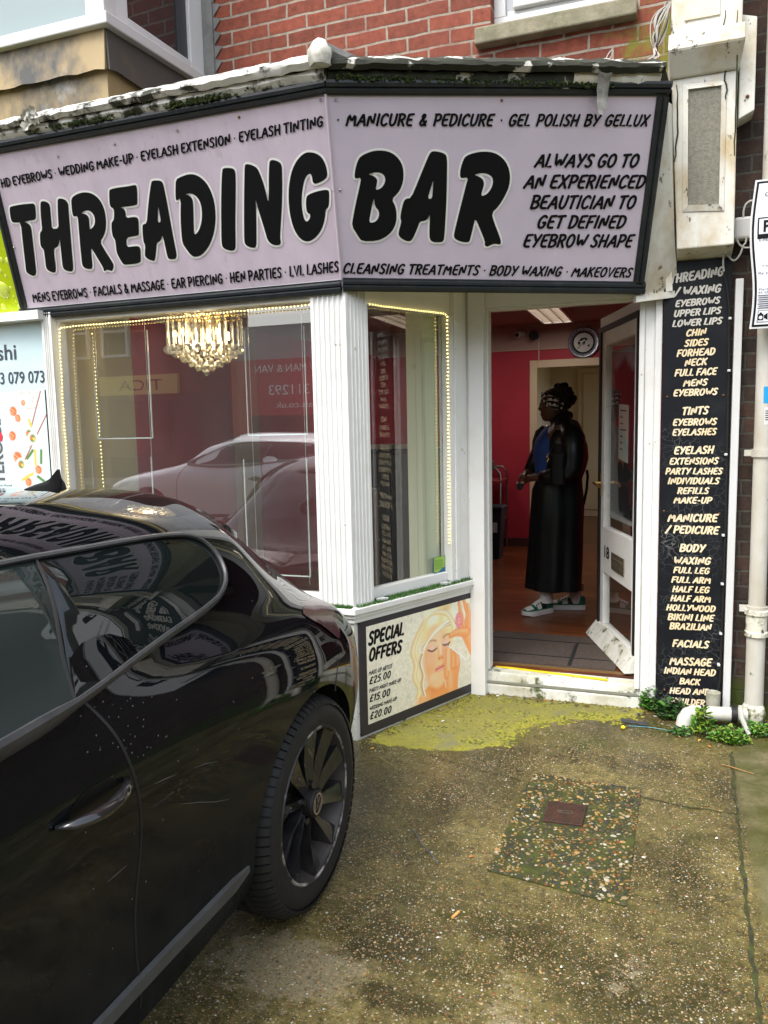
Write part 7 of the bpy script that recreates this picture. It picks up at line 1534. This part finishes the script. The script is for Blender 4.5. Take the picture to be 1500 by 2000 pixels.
m=MB(); p=gp(890,1790); m.cyl((*(p-(.006,.017)),.006),(*(p+(.006,.017)),.006),.0045,8); o=m.build('cigarette_end',mat('cork_filter',(.62,.33,.10),.6),smooth=True); tag(o,'orange cigarette end on the concrete nearest the camera','cigarette end')
m=MB(); p=gp(1217,1424); m.ball((*p,.009),.011,12,8,sc=(1,1,.8)); o=m.build('yellow_cap',mat('yellow_plastic',(.80,.62,.02),.35),smooth=True); tag(o,'small round yellow plastic cap on the concrete','cap')
m=MB(); c=gp(1238,1413); P=[]
for i in range(8):
    t=i/7; P.append([(c[0]-.065+.13*t+rr.uniform(-.004,.004),c[1]+.014*s_-.02*t+rr.uniform(-.003,.003),.004+(.014 if s_==0 else .002)+rr.uniform(0,.006)) for s_ in (-1,0,1)])
m.loft(P,False,closed=False); o=m.build('black_wrapper',BLK,smooth=True,angle=20); tag(o,'crumpled black plastic wrapper near the door pier weeds','wrapper')
m=MB(); m.tube(chaikin([(*gp(1228,1420),.006),(*gp(1270,1423),.008),(*gp(1300,1428),.006),(*gp(1330,1432),.006)],2,False),.0012,5); o=m.build('blue_string',mat('blue_string',(.05,.35,.45),.5)); tag(o,'thin blue-green string beside the black wrapper','string')
m=MB(); m.tube([(*gp(1413,1496),.006),(*gp(1440,1506),.010),(*gp(1472,1514),.006)],[.002,.0025,.0015],6); o=m.build('twig',mat('twig_brown',(.30,.16,.05),.7),smooth=True); tag(o,'bent brown twig on the concrete right of the joint','twig')
m=MB(); m.tube(chaikin([(*gp(808,1622),.005),(*gp(820,1645),.005),(*gp(840,1668),.005),(*gp(856,1690),.005)],1,False),.0016,5); o=m.build('dark_straw',mat('straw_blue',(.07,.09,.13),.5)); tag(o,'dark thin plastic strip lying on the concrete right of the wheel','plastic strip')
for i,(x,y,l,lab) in enumerate(((865,1410,.035,'white scrap of plastic on the moss beside the poster'),(972,1361,.03,'white and grey paper scrap beside the door step'),(1066,1370,.022,'reddish scrap of wrapper on the moss below the door step'),(1096,1892,.018,'white chewing-gum blob on the concrete in the foreground'),(1257,1678,.016,'white blob on the concrete right of the pebbled slab'),(1400,1640,.016,'white scrap near the right-hand joint'),(1440,1700,.014,'small pale scrap on the joint at the right'),(855,1835,.014,'white speck of gum near the cigarette end'))):
    p=gp(x,y); a=rr.uniform(0,3); V=[];k=9
    for j in range(k): t=2*math.pi*j/k; r=l*.5*rr.uniform(.5,1); V.append((p[0]+r*math.cos(t)*math.cos(a)-.5*r*math.sin(t)*math.sin(a),p[1]+r*math.cos(t)*math.sin(a)+.5*r*math.sin(t)*math.cos(a),.006))
    V.append((p[0],p[1],.011)); litter('paper_scrap' if i<3 else 'gum_blob',lab,'scrap' if i<3 else 'gum',V,[(j,(j+1)%k,k) for j in range(k)],mat('red_scrap',(.55,.08,.06),.5) if i==2 else WL)
# ------------------------------------------------------------------ left-hand neighbour: sushi shop and lead-clad bay
nb=thing('sushi_shop',(-4.4,3.6,0),'neighbouring shop with a stained lead-clad bay and white framed bay window above','shop')
m=MB(); m.box(-6.5,-3.015,3.24,3.29,-.1,2.6); m.build('shop_wall',WHITE,nb)
m=MB(); m.box(-6.5,-3.0,3.16,3.3,2.055,2.10); m.build('fascia_ledge',WHITE,nb)
bx=-2.555; yf=3.25
m=MB(); m.prism([(-6.5,yf+.012),(bx+.0-.012,yf+.012),(-2.50,4.06),(-6.5,4.06)],2.5,3.4); m.build('lead_apron',LEAD,nb)
# upper lead flashing lapped over the apron, wavy lower edge
m=MB(); A=[];n=60
def lap(p0,p1,off,z0f,z1,n,nv):
    m=MB(); rows=[]
    for i in range(n+1):
        t=i/n; x=p0[0]*(1-t)+p1[0]*t; y=p0[1]*(1-t)+p1[1]*t; w=rr.uniform(-.004,.004); zz=z0f(t)+w
        rows.append([(x+nv[0]*.004,y+nv[1]*.004,zz+.01),(x+nv[0]*(off+abs(w)),y+nv[1]*(off+abs(w)),zz),(x+nv[0]*off,y+nv[1]*off,zz+.02),(x+nv[0]*.008,y+nv[1]*.008,z1),(x,y,z1)])
    m.loft(rows,True); return m
lap((-6.5,yf),(bx,yf),.018,lambda t:3.21+.005*noise.noise(Vector((t*22,0,0)))+.006*(int(t*4.2)%2),3.40,70,(0,-1)).build('lead_flashing',LEAD,nb,smooth=True,angle=30)
lap((bx,yf),(-2.495,4.06),.016,lambda t:3.21+.006*math.sin(t*14),3.40,24,(.997,-.07)).build('lead_flashing',LEAD2,nb,smooth=True,angle=30)
m=MB(); m.prism([(-6.5,yf-.045),(bx+.045,yf-.045),(-2.45,4.06),(-6.5,4.06)],3.40,3.455); m.build('bay_sill',PVC,nb,bevel=.006)
m=MB(); zt=5.2; fr_=3.455
m.box(bx-.11,bx,yf,yf+.09,fr_,zt); m.box(-6.5,bx-.11,yf+.01,yf+.08,fr_,fr_+.02); m.box(-3.95,-3.87,yf,yf+.09,fr_,zt)
m.hexa([(bx-.005,yf+.09,fr_),(bx+.01,yf+.17,fr_),(bx-.07,yf+.17,fr_),(bx-.08,yf+.09,fr_),(bx-.005,yf+.09,zt),(bx+.01,yf+.17,zt),(bx-.07,yf+.17,zt),(bx-.08,yf+.09,zt)])
m.hexa([(-2.52,3.93,fr_),(-2.50,4.06,fr_),(-2.58,4.06,fr_),(-2.6,3.93,fr_),(-2.52,3.93,zt),(-2.50,4.06,zt),(-2.58,4.06,zt),(-2.6,3.93,zt)])
m.hexa([(bx+.01,yf+.17,fr_),(-2.52,3.93,fr_),(-2.58,3.93,fr_),(bx-.06,yf+.17,fr_),(bx+.01,yf+.17,fr_+.07),(-2.52,3.93,fr_+.07),(-2.58,3.93,fr_+.07),(bx-.06,yf+.17,fr_+.07)])
bw_=m.build('bay_window',PVC,nb,bevel=.005)
BG,_t,_b,_N,_L=nodes('sky_reflection_glass'); setp(_b,.02,spec=.5,ior=1.5); _b.inputs['Base Color'].default_value=(.24,.30,.30,1)  # pale blue-grey base paints the sky reflected in the front pane
MB().box(-6.5,bx-.11,yf+.05,yf+.055,fr_+.02,zt).build('front_pane',BG,bw_)
BG2,_t,_b,_N,_L=nodes('brick_reflection_glass'); setp(_b,.02,spec=.7,ior=1.6); _b.inputs['Base Color'].default_value=(.03,.03,.032,1)  # dark base paints the brick wall reflected in the side pane
m=MB(); m.hexa([(bx-.02,yf+.17,fr_+.07),(-2.555,3.93,fr_+.07),(-2.56,3.93,fr_+.07),(bx-.025,yf+.17,fr_+.07),(bx-.02,yf+.17,zt),(-2.555,3.93,zt),(-2.56,3.93,zt),(bx-.025,yf+.17,zt)]); m.build('side_pane',BG2,bw_)
m=MB(); m.hexa([(-2.545,3.86,fr_+.07),(-2.54,3.93,fr_+.07),(-2.57,3.93,fr_+.07),(-2.575,3.86,fr_+.07),(-2.545,3.86,zt),(-2.54,3.93,zt),(-2.57,3.93,zt),(-2.575,3.86,zt)]); m.build('sash_edge',mat('dark_seal',(.05,.055,.06),.4),bw_)
m=MB(); m.box(-2.50,-2.435,4.03,4.06,2.6,6.0)
for i in range(26): z=2.9+.0745*i*1.0; m.add([(-2.435,4.043,z),(-2.385,4.043,z+.058),(-2.435,4.043,z+.07)],[(0,1,2)]); 
m.build('stepped_flashing',mat('lead_grey_step',(.20,.20,.19),.7,c2=(.14,.14,.13),scale=12,bump=.3),nb)
# lime sign of the sushi shop
lm_=thing('lime_sign',(-2.6-.6,3.2,2.08),'lime green sushi shop fascia with water drops, left of the lilac sign','shop sign')
quad_panel(TP,[(-3.6,.0),(-1.80,.0),(-1.672,.79),(-3.6,.79)],-.03,-.004).build('sign_panel',mat('lime_green',(.52,.66,.004),.3,c2=(.40,.58,.003),scale=2),lm_)
DRP=mat('water_drop_lime',(.66,.78,.10),.08,coat=1)
for x,y,r in ((5,567,.040),(2,508,.012),(12,488,.012),(15,510,.017),(20,563,.009),(36,598,.008),(30,590,.006),(6,600,.016),(26,580,.007),(10,540,.008),(0,530,.011)):
    u,w_=TP.hit(x,y); m=MB(); c=TP.p(u,w_,-.004); rg=[]
    for k in range(4): a=math.pi/2*k/3.2; rg.append([c+(TP.u*math.cos(t)+TP.w*math.sin(t)*1.1)*r*math.cos(a)+TP.n*r*.22*math.sin(a) for t in np.linspace(0,6.2832,14)[:-1]])
    m.loft(rg,True); m.build('water_drop',DRP,lm_,smooth=True)
# sushi poster filling the shop window
SP=Plane((-3.75,3.232,.6),(1,0,0),(0,0,1))
sp=thing('sushi_poster',(-3.4,3.232,.6),'pale blue sushi shop window poster with floating sushi pieces and phone number','poster')
m=MB(); m.box(-3.9,-3.022,3.232,3.24,.5,2.045); m.build('window_film',mat('pale_blue_film',(.45,.60,.62),.3,c2=(.55,.68,.70),scale=1.2),sp)
zz=lambda x,y:(x/3.333,400+y/3.333)
for t_,a,b,h_ in (('shi',(-14,1012),(110,1005),98),('3 079 073',(5,1167),(293,1155),76)):
    A=SP.hit(*zz(*a)); B=SP.hit(*zz(*b)); H_=SP.hit(*zz(a[0],a[1]-h_))[1]-A[1]; m=MB(); sans(m,SP,t_,A,B,H_,off=.0025,bold=.012); m.build('lettering',mat('poster_ink',(.04,.05,.07),.5),sp)
A0=SP.hit(*zz(0,1205)); A1=SP.hit(*zz(305,1205)); u_l=A0[0]-.12; w_t=A1[1]; u_r=SP.hit(*zz(335,1750))[0]
p=Paint(u_r-u_l,.62,150,200,(.58,.70,.71)); 
def q3(x,y): h_=SP.hit(*zz(x,y)); return (h_[0]-u_l,h_[1]-(w_t-.62))
SAL,RICE,GRN,YEL=(.80,.16,.05),(.72,.72,.66),(.10,.22,.05),(.70,.52,.10)
for i in range(260): x,y=rr.gauss(190,60),rr.choice((rr.uniform(1210,1330),rr.uniform(1380,1800))); p.ell(*q3(x,y),.0022,.0022,SAL if rr.random()<.75 else (.15,.2,.1),0,.4,.8)
p.line([q3(265,1215),q3(205,1450)],.004,(.35,.10,.06),.3); p.line([q3(305,1365),q3(165,1660)],.004,(.35,.10,.06),.3)
for x,y,k in ((165,1285,.6),(100,1340,1.),(130,1385,.8),(95,1500,1.),(130,1640,1.2),(265,1720,.9),(200,1800,.9)): p.ell(*q3(x,y),.028*k,.030*k,RICE,0,.2); p.ell(*q3(x-12,y+4),.024*k,.026*k,SAL,25,.2); p.line([q3(x-30*k,y-14*k),q3(x-4*k,y+8*k)],.0025,(.9,.5,.3),.5,.8); p.line([q3(x-34*k,y+2*k),q3(x-12*k,y+22*k)],.0025,(.9,.5,.3),.5,.8)
for x,y in ((190,1490),(140,1690),(215,1520)): p.ell(*q3(x,y),.036,.036,RICE,0,.15); p.ell(*q3(x,y),.020,.021,GRN,0,.35); p.ell(*q3(x+8,y+4),.010,.009,YEL,0,.4); p.ell(*q3(x-8,y-4),.008,.008,SAL,0,.4)
for a,b,c in (((190,1400),(205,1440),YEL),((230,1600),(235,1690),YEL),((270,1600),(270,1680),GRN),((180,1650),(215,1600),GRN),((150,1790),(215,1750),YEL),((250,1770),(290,1800),GRN)): p.line([q3(*a),q3(*b)],.008,c,.3)
p.mesh(SP,u_l,w_t-.62,.0022).build('sushi_print',vcol_mat('sushi_print_ink',.3),sp)
# name running up the poster edge, mostly out of the picture, and the road name
m=MB()
RP=Plane(SP.p(*SP.hit(*zz(36,1820))),(0,0,1),(-1,0,0)); RP.n=SP.n
sans(m,RP,'TERO Ba',(.0,.0),(.36,.0),.075,off=.0035,bold=.03); m.build('lettering',mat('poster_grey_ink',(.10,.10,.11),.5),sp)
c=SP.hit(*zz(4,1510)); m=MB(); m.add([SP.p(c[0]+.018*math.cos(t),c[1]+.026*math.sin(t),.0045) for t in np.linspace(0,6.2832,24)[:-1]],[tuple(range(23))]); m.build('red_dot',mat('poster_red',(.65,.03,.05),.4),sp)
A=SP.hit(*zz(0,1832)); B=SP.hit(*zz(80,1832)); m=MB(); sans(m,SP,'on Road',A,B,.011,off=.0035); m.build('lettering',mat('poster_ink',(.04,.05,.07),.5),sp)
m=MB(); m.tube([SP.p(*SP.hit(*zz(297,1205)),.004),SP.p(*SP.hit(*zz(338,1770)),.004)],.003,6); m.build('film_edge',BLK,sp)

# moss cushions thickening the patch by the step, and dead bits gathered along the wall foot
m=MB(); k=0
while k<1900:
    x,y=rr.uniform(-1.25,-.05),rr.uniform(3.35,4.025); d=float(polydist(MOSS,np.array([x]),np.array([y]))[0]); q=noise.noise(Vector((x*11,y*11,3)))+.5*noise.noise(Vector((x*30,y*30,7)))
    if d>.05 or q<-.02 or (d<-.10 and rr.random()<.75): continue
    if y>4.022 or (x<-.9 and (y-3.223)<(x+1.334)*2.0-2.15+0.0 and False): continue
    s_=WD[0]*(x-W0[0])+WD[1]*(y-W0[1]); o_=WN[0]*(x-W0[0])+WN[1]*(y-W0[1])
    if o_<.012: continue
    k+=1; r=rr.uniform(.002,.0065); m.ball((x,y,.0),r,6,4,rr.choice((0,0,1,2)),sc=(rr.uniform(.8,1.6),rr.uniform(.8,1.6),.55))
o=m.build('moss_cushions',[mat('moss_yellow',(.25,.24,.025),.95),mat('moss_olive',(.13,.13,.02),.95),mat('moss_deep',(.08,.085,.015),.95)],smooth=True); tag(o,'little yellow-green moss cushions over the concrete in front of the door step','moss',kind='stuff')
m=MB()
for i in range(420):
    t=rr.random()
    if t<.45: x,y=rr.uniform(-.92,-.06),4.024-abs(rr.gauss(0,.035))
    elif t<.7:
        s_=rr.uniform(.02,.95); p=wp(s_,.012+abs(rr.gauss(0,.03)),0); x,y=p[0],p[1]
    else: x,y=rr.uniform(-.02,.5),3.86-abs(rr.gauss(0,.09))+.1*rr.random()
    a=rr.uniform(0,6.28); l=rr.uniform(.004,.014); w=l*rr.uniform(.25,.6); c,s=math.cos(a),math.sin(a); z=.003+rr.uniform(0,.004)
    m.add([(x+l*c,y+l*s,z+rr.uniform(0,.004)),(x-w*s,y+w*c,z),(x-l*c,y-l*s,z+rr.uniform(0,.003)),(x+w*s,y-w*c,z+.002)],[(0,1,2,3)],rr.choice((0,0,1,2,3)))
o=m.build('leaf_debris',[mat('dead_brown',(.11,.06,.025),.8),mat('dead_tan',(.28,.19,.09),.8),mat('dead_dark',(.035,.028,.016),.8),mat('dead_grey',(.30,.29,.25),.8)]); tag(o,'dead leaf bits and crumbs gathered along the step and wall foot','debris',kind='stuff')
# ------------------------------------------------------------------ across the street (seen mirrored in the glass)
SILV=paint_mat('silver_car_paint',(.85,.86,.87),(.7,.7,.68))
def copy_tree(o,parent,swap):
    c=o.copy(); COL.objects.link(c)
    if parent is not None: c.parent=parent
    if o.type=='MESH' and any(m in swap for m in o.data.materials):
        c.data=o.data.copy()
        for i,m in enumerate(c.data.materials):
            if m in swap: c.data.materials[i]=swap[m]
    for ch in list(o.children): copy_tree(ch,c,swap)
    return c
sc_=copy_tree(car,None,{CARPAINT:SILV,TRIM:mat('silver_trim',(.35,.35,.35),.3)}); sc_.location=(-5.2,-2.9,0); sc_.rotation_euler=(0,0,R(-90)); sc_.scale=(1,1,1.06)
tag(sc_,'silver hatchback parked on the road, mirrored in the big shop window','car')
def facade(x0,x1,h,col,label,build):
    t=thing('terraced_building',((x0+x1)/2,-12.6,.11),label,'building','buildings across the road'); m=MB(); m.box(x0,x1,-13.2,-12.2,.0,h); m.build('wall',col,t); build(t); return t
BRK2=mat('far_brick',(.13,.07,.05),.9,c2=(.09,.05,.04),scale=3)
def sash(t,x,z,w=.95,h=1.5):
    m=MB(); m.box(x,x+w,-12.2,-12.12,z,z+.08); m.box(x,x+w,-12.2,-12.12,z+h-.08,z+h); m.box(x,x+.08,-12.2,-12.12,z+.08,z+h-.08); m.box(x+w-.08,x+w,-12.2,-12.12,z+.08,z+h-.08); m.box(x+.08,x+w-.08,-12.2,-12.14,z+h/2-.03,z+h/2+.03); f=m.build('window',PVC,t); MB().box(x+.08,x+w-.08,-12.19,-12.18,z+.08,z+h-.08).build('pane',CARGLASS,f)
FP=Plane((0,-12.06,0),(-1,0,0),(0,0,1))
def shopA(t):
    m=MB(); m.box(-17.5,-11.2,-12.2,-12.05,.11,2.5); m.build('shopfront',mat('charcoal_shopfront',(.025,.027,.03),.4),t)
    m=MB(); m.box(-15.6,-12.9,-12.2,-12.07,2.5,3.05); sg=m.build('fascia',mat('yellow_fascia',(.60,.50,.16),.5),t); m=MB(); sans(m,FP,'TICA',(13.4,2.62),(14.9,2.62),.3,off=.012); m.build('lettering',BLACKTXT,sg)
    for x in (-16.9,-15.5,-13.2): sash(t,x,3.6)
    m=MB(); m.box(-15.2,-13.2,-12.06,-12.04,.8,2.3); m.build('shop_pane',CARGLASS,t)
facade(-17.5,-11.2,6.8,BRK2,'dark brick terraced building with white sash windows and a yellow fascia',shopA)
def shopB(t):
    m=MB(); m.box(-11.2,-6.5,-12.2,-12.07,.11,3.3); m.build('shopfront',mat('red_shopfront',(.42,.02,.025),.4),t)
    for s,z,h,x0,x1 in (('REMOVALS / MAN & VAN',2.95,.2,7.2,10.4),('01273 311293',2.35,.26,7.6,10.0),('removals.co.uk',2.0,.16,7.9,9.8)):
        m=MB(); sans(m,FP,s,(x0,z),(x1,z),h,off=.012) if s.islower() or True else None; m.build('lettering',WHITETXT,t)
    m=MB(); m.box(-10.6,-7.2,-12.07,-12.05,.6,1.8); m.build('shop_pane',CARGLASS,t)
facade(-11.2,-6.5,4.2,mat('far_render',(.35,.34,.33),.8),'low rendered building with a red removals shopfront',shopB)
def shopC(t):
    for x in (-5.5,-3.2,-.9): sash(t,x,3.4)
    m=MB(); m.box(-6.3,.8,-12.2,-12.07,.11,2.9); m.build('shopfront',mat('dark_green_shopfront',(.03,.045,.04),.4),t)
facade(-6.5,1.,6.5,BRK2,'dark brick terraced building with a green shopfront',shopC)
def shopD(t):
    for x in (2,4.4,6.8,9.2): sash(t,x,3.4); sash(t,x,1.0)
facade(1.,12.,6.6,mat('cream_render',(.40,.38,.33),.8),'cream rendered terraced house with white sash windows',shopD)
